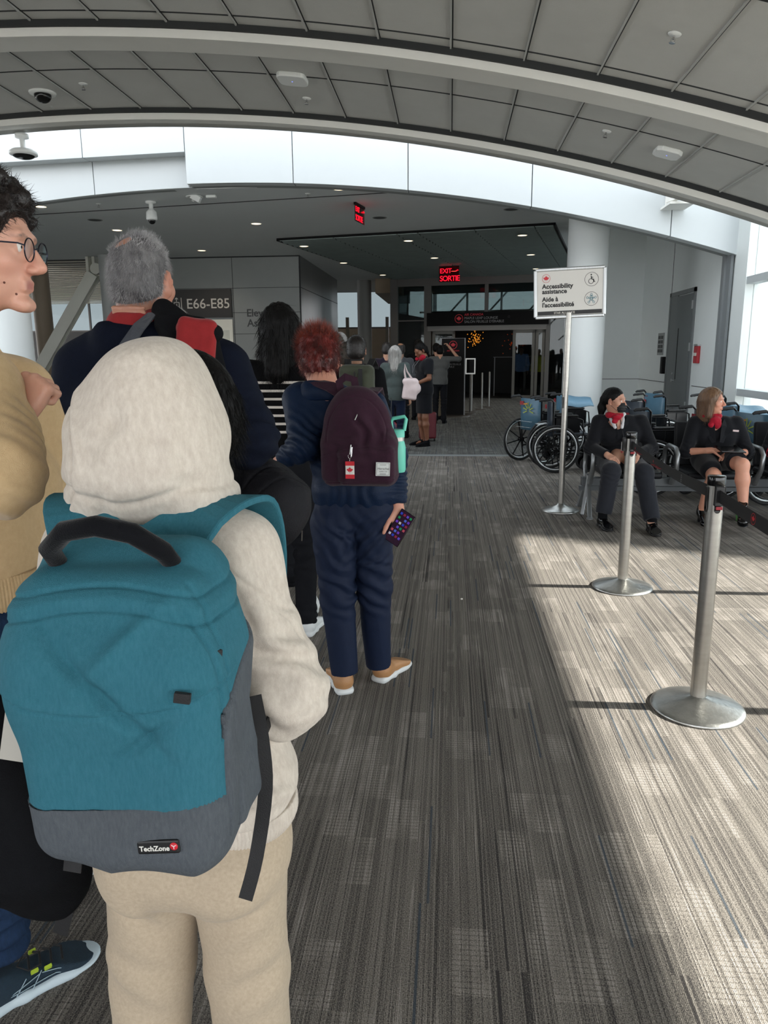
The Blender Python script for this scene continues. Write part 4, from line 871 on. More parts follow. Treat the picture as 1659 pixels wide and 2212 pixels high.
# ================================================================ PEOPLE: shared builders
def headR(fwd, tilt=0.):
    f = nrm(fwd); up = nrm(V(0, 0, 1)-f*f[2]); r = np.cross(f, up)
    if tilt: r, up = r*cos(tilt)+up*sin(tilt), up*cos(tilt)-r*sin(tilt)
    return np.stack([r, f, up], 1)
def add_head(S, c, R, s=1., face=True, jaw=1., neck=None, nr=.056, k=.012):
    L = lambda x, y, z: c+R@(V(x, y, z)*s)
    E = lambda p, r, k_=k, op=1: S.ell(L(*p), np.array(r)*s, R, k_*s, op)
    E((0, -.012, .035), (.075, .095, .085)); E((0, .03, -.012), (.062, .062, .09), .02); E((0, .026, -.06), (.054*jaw, .055, .048), .02)
    E((0, .074, -.096), (.020*jaw, .015, .015), .02)
    if face:
        for q in (-1, 1): E((q*.043, .056, -.022), (.022, .022, .020), .02)
        S.cap(L(-.034, .082, .026), L(.034, .082, .026), .011*s, .011*s, k=.014*s)
        S.cap(L(0, .088, .016), L(0, .113, -.026), .008*s, .0115*s, k=.008*s); S.cap(L(0, .1, -.03), L(0, .085, -.036), .011*s, .008*s, k=.008*s)
        for q in (-1, 1):
            E((q*.012, .1, -.033), (.008, .010, .007), .005)
            E((q*.031, .099, .006), (.017, .013, .010), .012, -1); E((q*.031, .076, .005), (.0145, .0125, .0115), .004)
        S.cap(L(-.019, .087, -.0555), L(.019, .087, -.0555), .0065*s, .0065*s, k=.006*s); S.cap(L(-.016, .0865, -.067), L(.016, .0865, -.067), .0072*s, .0072*s, k=.006*s)
        S.cap(L(-.02, .0985, -.0612), L(.02, .0985, -.0612), .0026*s, .0026*s, k=.003*s, op=-1)
    for q in (-1, 1):
        Re = R@rot('Z', -q*.35)@rot('X', -.15)
        S.ell(L(q*.079, -.008, -.004), V(.009, .019, .032)*s, Re, .006*s); S.ell(L(q*.088, -.002, .002), V(.006, .011, .02)*s, Re, .005*s, -1)
        S.ell(L(q*.076, .002, -.03), V(.008, .009, .011)*s, Re, .006*s)
    if neck is not None: S.cap(L(0, -.022, -.045), neck, nr*s, nr*s*1.1, k=.03*s)
    return L
def skin_col(c, R, s, base, lips='#8f4a48', brow=None, beard=None):
    b = np.array(lin(base)); lp = np.array(lin(lips))
    def f(v):
        q = (v-c)@R/s; col = np.tile(b, (len(v), 1))
        red = np.exp(-(((q-V(0, .1, -.03))/V(.03, .04, .025))**2).sum(1))*.35+np.exp(-(((np.abs(q)*V(1, 1, 1)-V(.08, .0, .0))/V(.014, .03, .05))**2).sum(1))*.5
        red += np.exp(-(((np.c_[np.abs(q[:, 0]), q[:, 1], q[:, 2]]-V(.045, .065, -.03))/V(.02, .03, .02))**2).sum(1))*.35
        col = col*(1-red[:, None]*V(.05, .35, .35))
        m = (np.exp(-(q[:, 0]/.018)**4-((q[:, 2]+.0612)/.0088)**4)*np.clip((q[:, 1]-.078)/.008, 0, 1)*.75)[:, None]; col = col*(1-m)+lp*m
        if brow is not None:
            bx = np.abs(q[:, 0]); m = (np.clip((.0048-np.abs(q[:, 2]-.028+np.abs(bx-.03)*.25))/.003, 0, 1)*np.clip((bx-.012)/.006, 0, 1)*np.clip((.05-bx)/.01, 0, 1)*(q[:, 1] > .055)*(.55+.35*vnoise(v, 400, 3)))[:, None]; col = col*(1-m)+np.array(lin(brow))*m
        if beard is not None:
            m = (q[:, 2] < -.035) & (q[:, 2] > -.13) & (q[:, 1] > .02) & (np.abs(q[:, 2]+.061) > .009); col[m] = col[m]*.8+np.array(lin(beard))*.2
        return col
    return f
def add_hand(S, w, d, n, s_, curl=(.5, .55, .6, .65), hs=1., thumb=.5, spread=.04, th_dir=None, k=.006):
    """w wrist, d along the hand, n palm-side normal, s_ thumb side"""
    d = nrm(d); n = nrm(n-d*(d@n)); s_ = nrm(s_-d*(d@s_)-n*(n@s_)); w = np.asarray(w, float)
    off = (.029, .0095, -.010, -.028); ln = (.072, .080, .074, .058)
    kn = []
    for i in range(4):
        K = w+(d*(.090-.004*abs(i-1.2))+s_*off[i]-n*.002)*hs; kn.append(K)
        S.cap(w+s_*off[i]*.55*hs, K, .0135*hs, .0105*hs, k=.010*hs); S.ell(K-n*.0015*hs, V(.0118, .0118, .0118)*hs, None, .004*hs)
    S.cap(w-d*.03*hs, w+d*.01*hs, .025*hs, .024*hs, k=.02*hs)
    S.ell(w+(d*.05+n*.004)*hs, V(.036, .012, .045)*hs, np.stack([s_, n, d], 1), .012*hs)
    for i in range(4):
        p = kn[i]; a = 0; rr = [.0098, .0090, .0080, .0070]
        if i == 3: rr = [q*.88 for q in rr]
        dd = nrm(d+s_*spread*(1.5-i))
        for j, fr in enumerate((.45, .31, .24)):
            a += curl[i]*(1., 1.15, .8)[j]; dr = dd*cos(a)+n*sin(a); q = p+dr*ln[i]*fr*hs*1.08
            S.cap(p, q, rr[j]*hs, rr[j+1]*hs, k=k*hs*.6); p = q
    b = w+(d*.022+s_*.028+n*.004)*hs; td = nrm(d*.62+s_*.62+n*.45) if th_dir is None else nrm(th_dir)
    p = b
    for j, (l, r0, r1) in enumerate(((.040, .0145, .0115), (.032, .0112, .0098), (.026, .0098, .0078))):
        q = p+td*l*hs; S.cap(p, q, r0*hs, r1*hs, k=(.012 if j == 0 else .005)*hs); p = q; td = nrm(td*(1-thumb*.35)+(d*.5+n*.4-s_*.1)*thumb*.6)
def foldfn(amp, freq=9, stretch=(1, 1, 1), seed=0, extra=(), fine=0.):
    """cloth folds: ridged noise plus local wave packets extra=[(centre, direction, period, amp, radius)]"""
    def f(v):
        w = vnoise(v, 4.0, seed+9)*.05
        n = vnoise(v+w[:, None], np.array(stretch)*freq, seed); n2 = vnoise(v+w[:, None]*.6, np.array(stretch)*freq*2.1, seed+3)
        d = amp*((1-np.abs(n)*2)*.7+n2*.35)
        for c, ax, per, a, r in extra:
            q = v-np.asarray(c, float); rr = np.exp(-(q**2).sum(1)/(r*r)); ph = q@nrm(ax)+vnoise(v, 14, seed+5)*per*.35
            t = np.sin(2*pi*ph/per); d = d+a*rr*np.sign(t)*np.abs(t)**.8
        if fine: d = d+vnoise(v, 160, seed+7)*fine
        return d
    return f
def shoe(parent, p, yaw, m_up, m_sole, L=.28, toe_up=0., name='shoe', w=1., heel=0.):
    """shoe with the middle of its heel at p, toe towards yaw (0 = +Y)"""
    R = rot('Z', -yaw)@rot('X', toe_up); T = lambda x, y, z: V(*p)+R@V(x*w, y*L/.28, z)
    S = SDF(.02); S.cap(T(0, .035, .045+heel), T(.0, .06, .055+heel*.8), .036, .036, k=.02); S.cap(T(0, .05, .04+heel*.8), T(0, .2, .032), .036, .036, k=.03); S.ell(T(0, .213, .033), V(.043*w, .056, .036), R, .02)
    S.cap(T(0, .035, .06+heel), T(0, .045, .10+heel), .041, .04, k=.02); S.cut(R@V(0, 0, -1), T(0, 0, .016)); S.cut(R@V(0, .35, 1), T(0, .05, .098+heel))
    o = grow(S, name, .0045, m_up, parent)
    S = SDF(.01); S.box(T(0, .05, .012), V(.037*w, .05, .013), R, .012, .02); S.box(T(0, .15, .012), V(.040*w, .06, .013), R, .012, .03); S.ell(T(0, .213, .012), V(.047*w, .064, .013), R, .02); S.ell(T(0, .035, .013), V(.041*w, .042, .015), R, .02)
    if heel: S = SDF(.004); S.ell(T(0, .215, .008), V(.043*w, .065, .008), R, .01); S.box(T(0, .03, heel*.5), V(.022, .02, heel*.5+.01), R, .005); S.cap(T(0, .05, .02+heel*.8), T(0, .2, .01), .014, .01, k=.01)
    grow(S, 'sole', .004, m_sole, o)
    return o
def leg_skin(S, hip, knee, ank, toe=None, r=(.075, .052, .03)):
    S.cap(hip, knee, r[0], r[1], k=.03); kn = V(*knee); an = V(*ank); mid = kn+(an-kn)*.32
    b = nrm(np.cross(np.cross(an-kn, V(0, 1, 0)), an-kn)) if True else 0
    S.cap(kn, mid, r[1]*.95, r[1]*.98, k=.03); S.cap(mid, an, r[1]*.98, r[2], k=.03)
    if toe is not None: S.cap(an-V(0, 0, .02), toe, r[2]*1.05, r[2]*.7, k=.02)
m_skin = mat('skin', '#c89880', .5, attr=True, bump=.08, bscale=350, var=.06, vscale=25); m_skin.node_tree.nodes['Principled BSDF'].inputs['Subsurface Weight'].default_value = .12
m_skin.node_tree.nodes['Principled BSDF'].inputs['Subsurface Radius'].default_value = (.01, .004, .002)
def fabric(name, c, var=.1, vs=60, vst=(1, 1, 1), bump=.35, bs=500, sheen=.3, rough=.85, col2=None, bst=(1, 1, 1)):
    return mat(name, c, rough, var=var, vscale=vs, vstretch=vst, bump=bump, bscale=bs, bstretch=bst, sheen=0 if sheen < .18 else sheen*.5, spec=.12, col2=col2)
m_blk = fabric('black cloth', '#0e0f12', .15, 40, sheen=.1); m_navy = fabric('navy wool', '#0d1322', .15, 60, sheen=.15); m_blktr = fabric('black trousers', '#17181c', .1, 50, sheen=.1)
m_whs = mat('white rubber', '#d5d8d8', .5); m_eye = mat('eye white', '#d8d4cf', .2); m_iris = mat('dark iris', '#20140d', .15)
def hair_obj(S, parent, vox, m, n=0, length=.03, r=.0008, dirf=None, disp=None, seed=1, jit=.25, droop=0., sel=None, smooth=1, segs=3, name='hair'):
    hook = None
    if n:
        def hook(v, f):
            st = strands(v, f, n, length, r, dirf or (lambda P, N: N), seed, droop, jit, sel, segs); return joinm((v, f), st)
    return grow(S, name, vox, m, parent, disp=disp, smooth=smooth, hook=hook)
def eyes(parent, c, R, s=1.):
    for q in (-1, 1):
        p = c+R@(V(q*.031, .0785, .006)*s); o = MB().ell((0, 0, 0), (.0115*s,)*3, 14, 10).build('eye', m_eye, parent, p)
        d = c+R@(V(q*.031, .0855, .006)*s)-p; MB().ell(tuple(d), (.0052*s,)*3, 12, 8).build('iris', m_iris, o)
def person(x, y, label, rz=0., group=None): return empty('person', (x, y, 0), rz, label, 'person', group)

def generic(x, y, label, rz, H=1.68, skin='#b98a70', hairm=None, hair='short', top=None, bottom=None, shoes=None, vox=.010, headf=(0, 1, 0), hc=None, girth=1., arms=None, short_sleeve=False, skirt=False, coat_z=.86, hairlen=.2, hood=False, visible_legs=True, shoe_yaw=(.15, -.15), head_dx=0.):
    s = H/1.70; o = person(x, y, label, rz); top = top or m_blk; bottom = bottom or m_blktr; shoes = shoes or m_blk
    Z = lambda *a: V(*a)*s
    R = headR(headf); c = Z(head_dx, .015, 1.582) if hc is None else V(*hc)
    arms = arms or {}
    S = SDF(.02); nb = Z(head_dx*.6, -.01, 1.42)
    add_head(S, c, R, s, neck=nb); S.ell(Z(0, 0, 1.28), Z(.12, .08, .14), None, .04)
    A = {}
    for q, nm in ((1, 'R'), (-1, 'L')):
        sh, el, wr = arms.get(nm, (Z(q*.175, -.01, 1.38), Z(q*.225, -.03, 1.12), Z(q*.235, .05, .88)))
        A[nm] = [V(*sh), V(*el), V(*wr)]
        S.cap(A[nm][0], A[nm][1], .046*s, .038*s); S.cap(A[nm][1], A[nm][2], .037*s, .025*s)
        S.cap(Z(0, 0, 1.33), A[nm][0], .06*s, .05*s)
        d = nrm(A[nm][2]-A[nm][1]); add_hand(S, A[nm][2]+d*.015, d, nrm(V(-q*1., .25, 0)), V(0, 1, .1) if abs(d[2]) > .5 else V(0, 0, 1), hs=.95*s, k=.008)
    if skirt or not visible_legs is None:
        for q in (-1, 1):
            if skirt: leg_skin(S, Z(q*.085, 0, .86), Z(q*.085, .02, .48), Z(q*.085, -.02, .09), Z(q*.09, .10, .03)); S.cap(Z(0, 0, 1.1), Z(q*.06, 0, .88), .09*s, .08*s)
    grow(S, 'body', vox if not skirt else vox, m_skin, o, colf=skin_col(c, R, s, skin, brow='#1c1512'))
    # top
    S = SDF(.03); g = girth
    S.cap(Z(-.09*g, 0, 1.29), Z(.09*g, 0, 1.29), .122*s*g, .122*s*g, sc=(1, .9, 1)); S.cap(A['L'][0]+Z(.02, 0, -.005), A['R'][0]+Z(-.02, 0, -.005), .062*s, .062*s); S.cap(Z(-.1, -.01, 1.37), Z(-.035, -.01, 1.43), .05*s, .045*s); S.cap(Z(.1, -.01, 1.37), Z(.035, -.01, 1.43), .05*s, .045*s)
    S.ell(Z(0, .005, 1.10), Z(.165*g, .125*g, .2)); S.ell(Z(0, 0, .93), Z(.178*g, .135*g, .15)); S.cap(Z(0, 0, .95), Z(0, 0, coat_z-.02), .165*g*s, .17*g*s, sc=(1, .78, 1))
    for nm in 'RL':
        sh, el, wr = A[nm]; S.cap(sh, el, .066*s, .055*s)
        if short_sleeve: S.P[-1] = ('cap', sh, sh+(el-sh)*.75, .068*s, .066*s, .03, None, None, True, 1)
        else: S.cap(el, wr, .054*s, .041*s, flat=True)
    S.ell(c+R@Z(0, 0, 0), Z(.06, .07, .12), R, .005, -1) if False else None
    S.cut((0, 0, -1), Z(0, 0, coat_z)); S.cut((0, .25, 1), Z(0, 0, 1.462))
    ex = [(A[nm][1], (0, 0, 1), .035, .004, .09) for nm in 'RL']
    t = grow(S, 'top', vox, top, o, disp=foldfn(.006, 6, (1, 1, .6), seed=int(abs(x*100)), extra=ex))
    if hood:
        S = SDF(.02); S.cap(Z(-.07, -.06, 1.42), Z(.07, -.06, 1.42), .05*s, .05*s); S.cap(Z(-.085, 0, 1.43), Z(-.07, -.06, 1.42), .035*s, .05*s); S.cap(Z(.085, 0, 1.43), Z(.07, -.06, 1.42), .035*s, .05*s); S.ell(Z(0, -.1, 1.38), Z(.09, .05, .08)); grow(S, 'hood', vox*.8, top, o, disp=foldfn(.005, 10, seed=3))
    if skirt:
        S = SDF(.03); S.ell(Z(0, 0, .9), Z(.168*g, .13*g, .16)); S.cap(Z(-.03, 0, .85), Z(-.035, 0, .52), .125*s*g, .12*s*g, sc=(1, .9, 1)); S.cap(Z(.03, 0, .85), Z(.035, 0, .52), .125*s*g, .12*s*g, sc=(1, .9, 1)); S.cut((0, 0, -1), Z(0, 0, .545)); grow(S, 'skirt', vox, bottom, o, disp=foldfn(.003, 6, (1, 1, .5), seed=8))
    else:
        S = SDF(.025); S.ell(Z(0, 0, .9), Z(.168*g, .125*g, .13))
        for q in (-1, 1): S.cap(Z(q*.085, 0, .86), Z(q*.09, .015, .48), .088*s*g, .066*s*g); S.cap(Z(q*.09, .015, .48), Z(q*.09, -.01, .07), .066*s*g, .058*s*g, flat=True)
        grow(S, 'trousers', vox, bottom, o, disp=foldfn(.006, 6, (1, 1, .7), seed=5, extra=[(Z(q*.09, 0, .48), (0, .3, 1), .06, .006, .12) for q in (-1, 1)]+[(Z(q*.09, 0, .1), (0, 0, 1), .05, .006, .08) for q in (-1, 1)]))
    for q, ya in ((-1, -shoe_yaw[0]), (1, shoe_yaw[0])): shoe(o, Z(q*.09, -.05, 0), ya, shoes, m_whs if shoes is not m_blk else m_blk, L=.27*s)
    # hair
    hm = hairm or mat('dark hair', '#17110d', .55, spec=.2, bump=.5, bscale=120, bstretch=(1, 1, .15))
    L = lambda *a: c+R@(V(*a)*s)
    S = SDF(.01)
    if hair in ('short', 'bald', 'curly'):
        S.ell(L(0, -.018, .042), Z(.0815, .098, .089), R); S.ell(L(0, -.04, -.01), Z(.0785, .075, .075), R, .02)
        S.cut(R@V(0, 1, -.75), L(0, .066, .052)); S.cut(R@V(0, .5, -1), L(0, -.03, -.062))
        if hair == 'bald': S.ell(L(0, -.05, .12), Z(.05, .055, .055), R, .01, -1)
        if hair == 'curly':
            g_ = random.Random(int(abs(x)*50))
            for _ in range(110):
                a, b = g_.uniform(0, 2*pi), g_.uniform(-.5, 1.4); d = V(cos(a)*cos(b), sin(a)*cos(b), sin(b)); p = L(0, -.02, .03)+R@(d*V(.09, .1, .1))*s
                if (R.T@(p-c))[1] < .075: S.ell(p, V(.02, .02, .02)*g_.uniform(.6, 1.1), None, .008)
        hair_obj(S, o, vox*.7, hm, 900 if hair != 'curly' else 400, .012 if hair != 'curly' else .02, .0009, lambda P, N: N*.8+V(0, 0, -.5), seed=4)
    else:
        S.ell(L(0, -.018, .04), Z(.088, .104, .094), R); S.cap(L(0, -.055, .0), L(0, -.075, -hairlen), .082*s, .06*s, sc=(1, .7, 1), k=.04); 
        for q in (-1, 1): S.cap(L(q*.068, -.01, .02), L(q*.075, -.02, -hairlen*.85), .034*s, .028*s, k=.03)
        S.ell(L(0, .12, -.04), Z(.062, .09, .11), R, .01, -1)
        hair_obj(S, o, vox*.7, hm, 1600, .06, .001, lambda P, N: N*.25+V(0, 0, -1), seed=6, disp=lambda v: .004*vnoise(v, (70, 70, 4), 3)+.002*vnoise(v, (160, 160, 8), 5))
    return o, A, c, R, s
# ================================================================ 1. PERSON IN THE OATMEAL HOODIE (nearest)
def O(x, y): 
    b = V(x, y, 0); return lambda *a: V(*a)-b
m_oat = fabric('oatmeal fleece', '#d3cabe', .13, 110, (1, 1, .45), .22, 700, .35, col2='#bdb2a6'); m_sweat = fabric('beige sweatpants', '#b7a792', .03, 160, (1, 1, 1), .15, 600, .3, col2='#a89984')
p = person(-.46, 1.13, 'person with back turned in a cream hoodie with the hood up, wearing a teal backpack'); w = O(-.46, 1.13)
S = SDF(.02); c = w(-.462, 1.175, 1.375); R = headR((.05, 1, -.25)); add_head(S, c, R, .93, neck=w(-.46, 1.16, 1.24), nr=.048); S.cap(w(-.46, 1.15, 1.17), w(-.46, 1.14, .95), .075, .085)
for q, sh, el, wr in ((1, (-.335, 1.13, 1.17), (-.262, 1.10, .95), (-.35, 1.30, .90)), (-1, (-.59, 1.13, 1.17), (-.665, 1.10, .95), (-.57, 1.30, .90))):
    S.cap(w(-.46, 1.13, 1.17), w(*sh), .06, .045); S.cap(w(*sh), w(*el), .043, .036); S.cap(w(*el), w(*wr), .036, .025); add_hand(S, w(*wr)+V(-q*.01, .015, 0), V(-q*.5, 1, .1), V(-q*.5, 0, 1), V(0, .1, 1), hs=.85, curl=(.7, .75, .8, .8))
grow(S, 'body', .006, m_skin, p, colf=skin_col(c, R, .93, '#b98a70', brow='#191210'))
# hood
S = SDF(.03); S.ell(w(-.472, 1.13, 1.355), V(.122, .122, .09), None, .03); S.ell(w(-.462, 1.125, 1.42), V(.084, .097, .095), rot('Y', .3), .045); S.ell(w(-.47, 1.105, 1.30), V(.120, .10, .06), None, .03); S.cap(w(-.53, 1.10, 1.262), w(-.40, 1.10, 1.262), .062, .062, k=.02, sc=(1, 1, .75))
S.cap(w(-.56, 1.14, 1.26), w(-.545, 1.22, 1.25), .045, .035); S.cap(w(-.38, 1.14, 1.26), w(-.40, 1.22, 1.25), .045, .035)
S.ell(w(-.455, 1.27, 1.375), V(.078, .09, .105), None, .02, -1); S.cut((0, 1, .1), w(-.46, 1.235, 1.4))
def hood_disp(v):
    g = v+V(-.46, 1.13, 0); d = .006*(1-np.abs(vnoise(g@rot('Y', .7)+vnoise(g, 7, 4)[:, None]*.02, (15, 8, 7), 2))*2)+.0015*vnoise(g, (24, 24, 18), 8)
    back = g[:, 1] < 1.19
    sx = -.545+.028*np.clip((1.46-g[:, 2])/.2, 0, 1)*-1.0+.02*np.sin((g[:, 2]-1.25)*24)
    dl = g[:, 0]-sx; d = d-back*.009*np.exp(-(dl/.003)**2)+back*.005*np.exp(-((dl-.012)/.009)**2)
    n = lambda c_, r, a: a*np.exp(-(((g-V(*c_))/V(*r))**2).sum(1))
    d = d+n((-.475, 1.0, 1.385), (.022, .06, .028), -.010)+n((-.40, 1.0, 1.36), (.012, .06, .05), .007)+n((-.375, 1.05, 1.30), (.03, .05, .012), -.008)+n((-.51, 1.02, 1.255), (.012, .06, .03), -.009)+n((-.53, 1.02, 1.235), (.01, .06, .03), .006)
    d = d-.005*np.exp(-((g[:, 2]-1.278-.012*np.sin(g[:, 0]*30))/.006)**2)*back
    return d
grow(S, 'hood', .0034, m_oat, p, disp=hood_disp, smooth=2)
# dark hair that escapes round the front of the hood
S = SDF(.02); S.ell(w(-.432, 1.215, 1.385), V(.086, .06, .108)); S.ell(w(-.46, 1.235, 1.36), V(.066, .12, .10), None, .01, -1)
m_bh = mat('black hair', '#080707', .5, spec=.15, bump=.6, bscale=150, bstretch=(1, 1, .12), var=.3, vscale=60, vstretch=(1, 1, .1))
hair_obj(S, p, .006, m_bh, 2400, .038, .00045, lambda P, N: N*.18+V(.12, .0, -.9), seed=11, jit=.13)
# hoodie torso and sleeves
S = SDF(.03); S.cap(w(-.54, 1.135, 1.13), w(-.38, 1.135, 1.13), .10, .10, sc=(1, .95, 1)); S.cap(w(-.585, 1.13, 1.175), w(-.34, 1.13, 1.175), .062, .062); S.cap(w(-.50, 1.12, 1.215), w(-.42, 1.12, 1.215), .055, .055)
S.cap(w(-.53, 1.13, 1.05), w(-.385, 1.13, 1.05), .105, .105); S.cap(w(-.52, 1.125, .88), w(-.375, 1.125, .88), .108, .108); S.cap(w(-.51, 1.115, .80), w(-.37, 1.115, .80), .102, .102)
for q, sh, el, wr in ((1, (-.338, 1.13, 1.165), (-.262, 1.10, .945), (-.35, 1.30, .90)), (-1, (-.587, 1.13, 1.165), (-.665, 1.10, .945), (-.57, 1.30, .90))):
    S.cap(w(*sh), w(*el), .066, .060, k=.03); S.cap(w(*el), w(*wr), .058, .042, k=.03); S.ell(w(el[0]-q*.002, el[1]+.01, el[2]-.015), V(.06, .062, .055), None, .03)
S.ell(w(-.315, 1.11, .80), V(.05, .07, .045), None, .04); S.cap(w(-.51, 1.11, .775), w(-.362, 1.11, .775), .112, .112, k=.03, sc=(1, 1, .6))
S.cut((0, 0, -1), w(0, 0, .742))
ex = [(w(-.27, 1.08, .98), (.3, .3, 1), .045, .006, .09), (w(-.30, 1.05, 1.10), (1, 0, .5), .06, .005, .10), (w(-.33, 1.03, .86), (.6, .2, 1), .05, .006, .10), (w(-.33, 1.05, .78), (.1, .2, 1), .035, .004, .08)]
fz0 = foldfn(.0065, 6.5, (1, 1, .55), 21, ex)
def hd(v):
    g = v+V(-.46, 1.13, 0); d = fz0(v)
    d = d-.0035*np.exp(-(((g[:, 2]-1.135)+(g[:, 0]+.3)*.9)/.0028)**2)*(g[:, 0] > -.36)*(g[:, 1] < 1.12)          # shoulder seam
    rr = np.hypot(g[:, 2]-1.03, g[:, 1]-1.0); d = d-.003*np.exp(-((rr-.10)/.003)**2)*(g[:, 0] > -.30)
    return d
grow(S, 'hoodie', .0042, m_oat, p, disp=hd, smooth=2)
S = SDF(.02); S.cap(w(-.51, 1.108, .745), w(-.36, 1.108, .745), .106, .106, sc=(1, 1, .5)); S.cap(w(-.51, 1.108, .72), w(-.36, 1.108, .72), .104, .104, sc=(1, 1, .4)); S.cut((0, 0, -1), w(0, 0, .695)); S.cut((0, 0, 1), w(0, 0, .748))
def rib(v):
    a = np.arctan2(v[:, 1]+.02, v[:, 0]-.02); return .0012*np.sin(a*190)
grow(S, 'ribbed_hem', .0025, m_oat, p, disp=rib)
# sweatpants
S = SDF(.03); S.cut((0, 0, 1), w(0, 0, .735)); S.cap(w(-.49, 1.10, .68), w(-.37, 1.10, .68), .102, .102, sc=(1, .95, 1)); S.cap(w(-.495, 1.07, .66), w(-.365, 1.07, .66), .09, .09)
S.cap(w(-.502, 1.10, .66), w(-.53, 1.115, .40), .082, .070, k=.012); S.cap(w(-.53, 1.115, .40), w(-.545, 1.10, .10), .070, .060, k=.02, flat=True); S.cap(w(-.358, 1.10, .66), w(-.348, 1.115, .40), .082, .074, k=.012); S.cap(w(-.348, 1.115, .40), w(-.345, 1.10, .10), .074, .062, k=.02, flat=True)
ex = [(w(-.50, 1.0, .57), (.8, 0, 1), .08, .007, .07), (w(-.37, 1.0, .57), (-.8, 0, 1), .08, .007, .07), (w(-.56, 1.05, .40), (.5, .2, 1), .09, .006, .07), (w(-.33, 1.05, .44), (-.5, .2, 1), .09, .006, .07)]
grow(S, 'sweatpants', .0045, m_sweat, p, disp=foldfn(.010, 5, (1.3, 1, .5), 33, ex), smooth=2)
for x, ya in ((-.545, -.2), (-.345, .2)): shoe(p, w(x, 1.04, 0), ya, m_whs, m_whs, .25)

# ---- teal backpack
m_teal = fabric('teal canvas', '#3d7484', .14, 260, (1, 1, .25), .5, 900, .15, .75, col2='#2f6a79'); m_gr = fabric('grey canvas', '#5d6369', .12, 260, (1, 1, .25), .5, 900, .15, .8, col2='#50555b')
bp = empty('backpack', (-.43, .91, .82), 0, 'teal and grey laptop backpack worn by the person in the cream hoodie', 'backpack'); B0 = V(-.43, .91, .82)
def pack(ex_=0., k=.03):
    S = SDF(k); e = ex_
    S.box(V(-.425, .905, .975)-B0, V(.139+e, .095+e, .172+e), rot('X', .03), .055); S.box(V(-.432, .915, 1.10)-B0, V(.128+e, .085+e, .105+e), rot('X', -.16), .05, .05)
    S.box(V(-.438, .955, 1.165)-B0, V(.118+e, .05+e, .075+e), rot('X', -.25), .04, .04)
    return S
def pack_disp(v):
    g = v+B0; n = lambda c_, r, a: a*np.exp(-(((g-V(*c_))/V(*r))**2).sum(1))
    d = .0065*(1-np.abs(vnoise(g@rot('Y', .6), (9, 6, 5), 40))*2)+.0018*vnoise(g, (16, 12, 12), 44)
    u = (g[:, 0]+.43); z = g[:, 2]; fr = g[:, 1] < .90
    dg = lambda a, b, c_, wd, amp, m: amp*np.exp(-((z-(a+b*u+c_*u*u))/wd)**2)*m
    d = d+dg(1.046, .015, 1.2, .0022, -.0045, fr)+dg(1.051, .015, 1.2, .006, .0028, fr)                    # pocket flap
    d = d+dg(1.172, .02, -1.4, .0022, -.004, np.ones(len(g)))+dg(1.196, .02, -1.1, .002, -.0035, np.ones(len(g)))+dg(1.184, .02, -1.2, .006, .003, np.ones(len(g)))
    q = (z-1.10)+1.05*(u+.02); d = d-.014*np.exp(-(q/.015)**2)*np.exp(-((u)/.07)**2)*fr; q = (z-1.12)-.9*(u-.02); d = d+.010*np.exp(-(q/.016)**2)*np.exp(-((u-.03)/.06)**2)*fr
    q = (z-1.02)-.75*(u-.07); d = d-.009*np.exp(-(q/.010)**2)*np.exp(-((u-.06)/.05)**2)*fr
    # zip channel down the right side
    d = d-.004*np.exp(-((g[:, 1]-(.845+.0*z))/.003)**2)*(g[:, 0] > -.33)*(z > 1.0)-.0035*np.exp(-((g[:, 1]-.868)/.003)**2)*(g[:, 0] > -.33)*(z > 1.0)
    return d
bnd = V(0, 0, .912)-B0
S = pack(); S.cut((.06, -.05, -1), V(-.43, .85, .905)-B0); grow(S, 'main_panel', .0032, m_teal, bp, disp=pack_disp, smooth=1)
S = pack(.0015); S.cut((-.06, .05, 1), V(-.43, .85, .913)-B0); grow(S, 'bottom_panel', .0032, m_gr, bp, disp=pack_disp, smooth=1)
S = pack(.004); S.cut((-1, -.35, 0), V(-.298, .885, 1)-B0); S.cut((0, -.5, 1), V(-.29, .92, 1.075)-B0); S.cut((0, 0, -1), V(0, 0, .86)-B0); grow(S, 'side_panel', .003, m_gr, bp, disp=pack_disp)
S = SDF(.01); S.box(V(-.293, .925, .935)-B0, V(.018, .052, .085), rot('Y', -.08), .015); S.cut((0, -.45, 1), V(-.29, .92, .985)-B0); grow(S, 'side_pocket', .0028, m_gr, bp, disp=foldfn(.003, 12, seed=5))
MB().tube([V(*q)-B0 for q in ((-.512, .90, 1.215), (-.508, .875, 1.24), (-.475, .858, 1.268), (-.43, .85, 1.277), (-.39, .86, 1.266), (-.36, .88, 1.238), (-.358, .905, 1.215))], [.012, .013, .0135, .0135, .0135, .013, .012], 14).build('carry_handle', fabric('black handle cloth', '#0d0e12', .1, 50, bump=.2), bp)
def strap(pts, nrmls, ww, m, t=.012, bev=.004, nm='shoulder_strap', sub=3):
    P_ = [V(*q) for q in pts]; N_ = [V(*q) for q in nrmls]; Q, M_, W_ = [], [], []
    ws = ww if isinstance(ww, (list, tuple)) else [ww]*len(P_)
    for i in range(len(P_)-1):
        p0 = P_[max(i-1, 0)]; p1, p2 = P_[i], P_[i+1]; p3 = P_[min(i+2, len(P_)-1)]
        for j in range(4):
            u = j/4; Q.append(.5*((2*p1)+(-p0+p2)*u+(2*p0-5*p1+4*p2-p3)*u*u+(-p0+3*p1-3*p2+p3)*u**3)); M_.append(N_[i]*(1-u)+N_[i+1]*u); W_.append(ws[i]*(1-u)+ws[i+1]*u)
    Q.append(P_[-1]); M_.append(N_[-1]); W_.append(ws[-1])
    return [q-B0 for q in Q], M_, W_
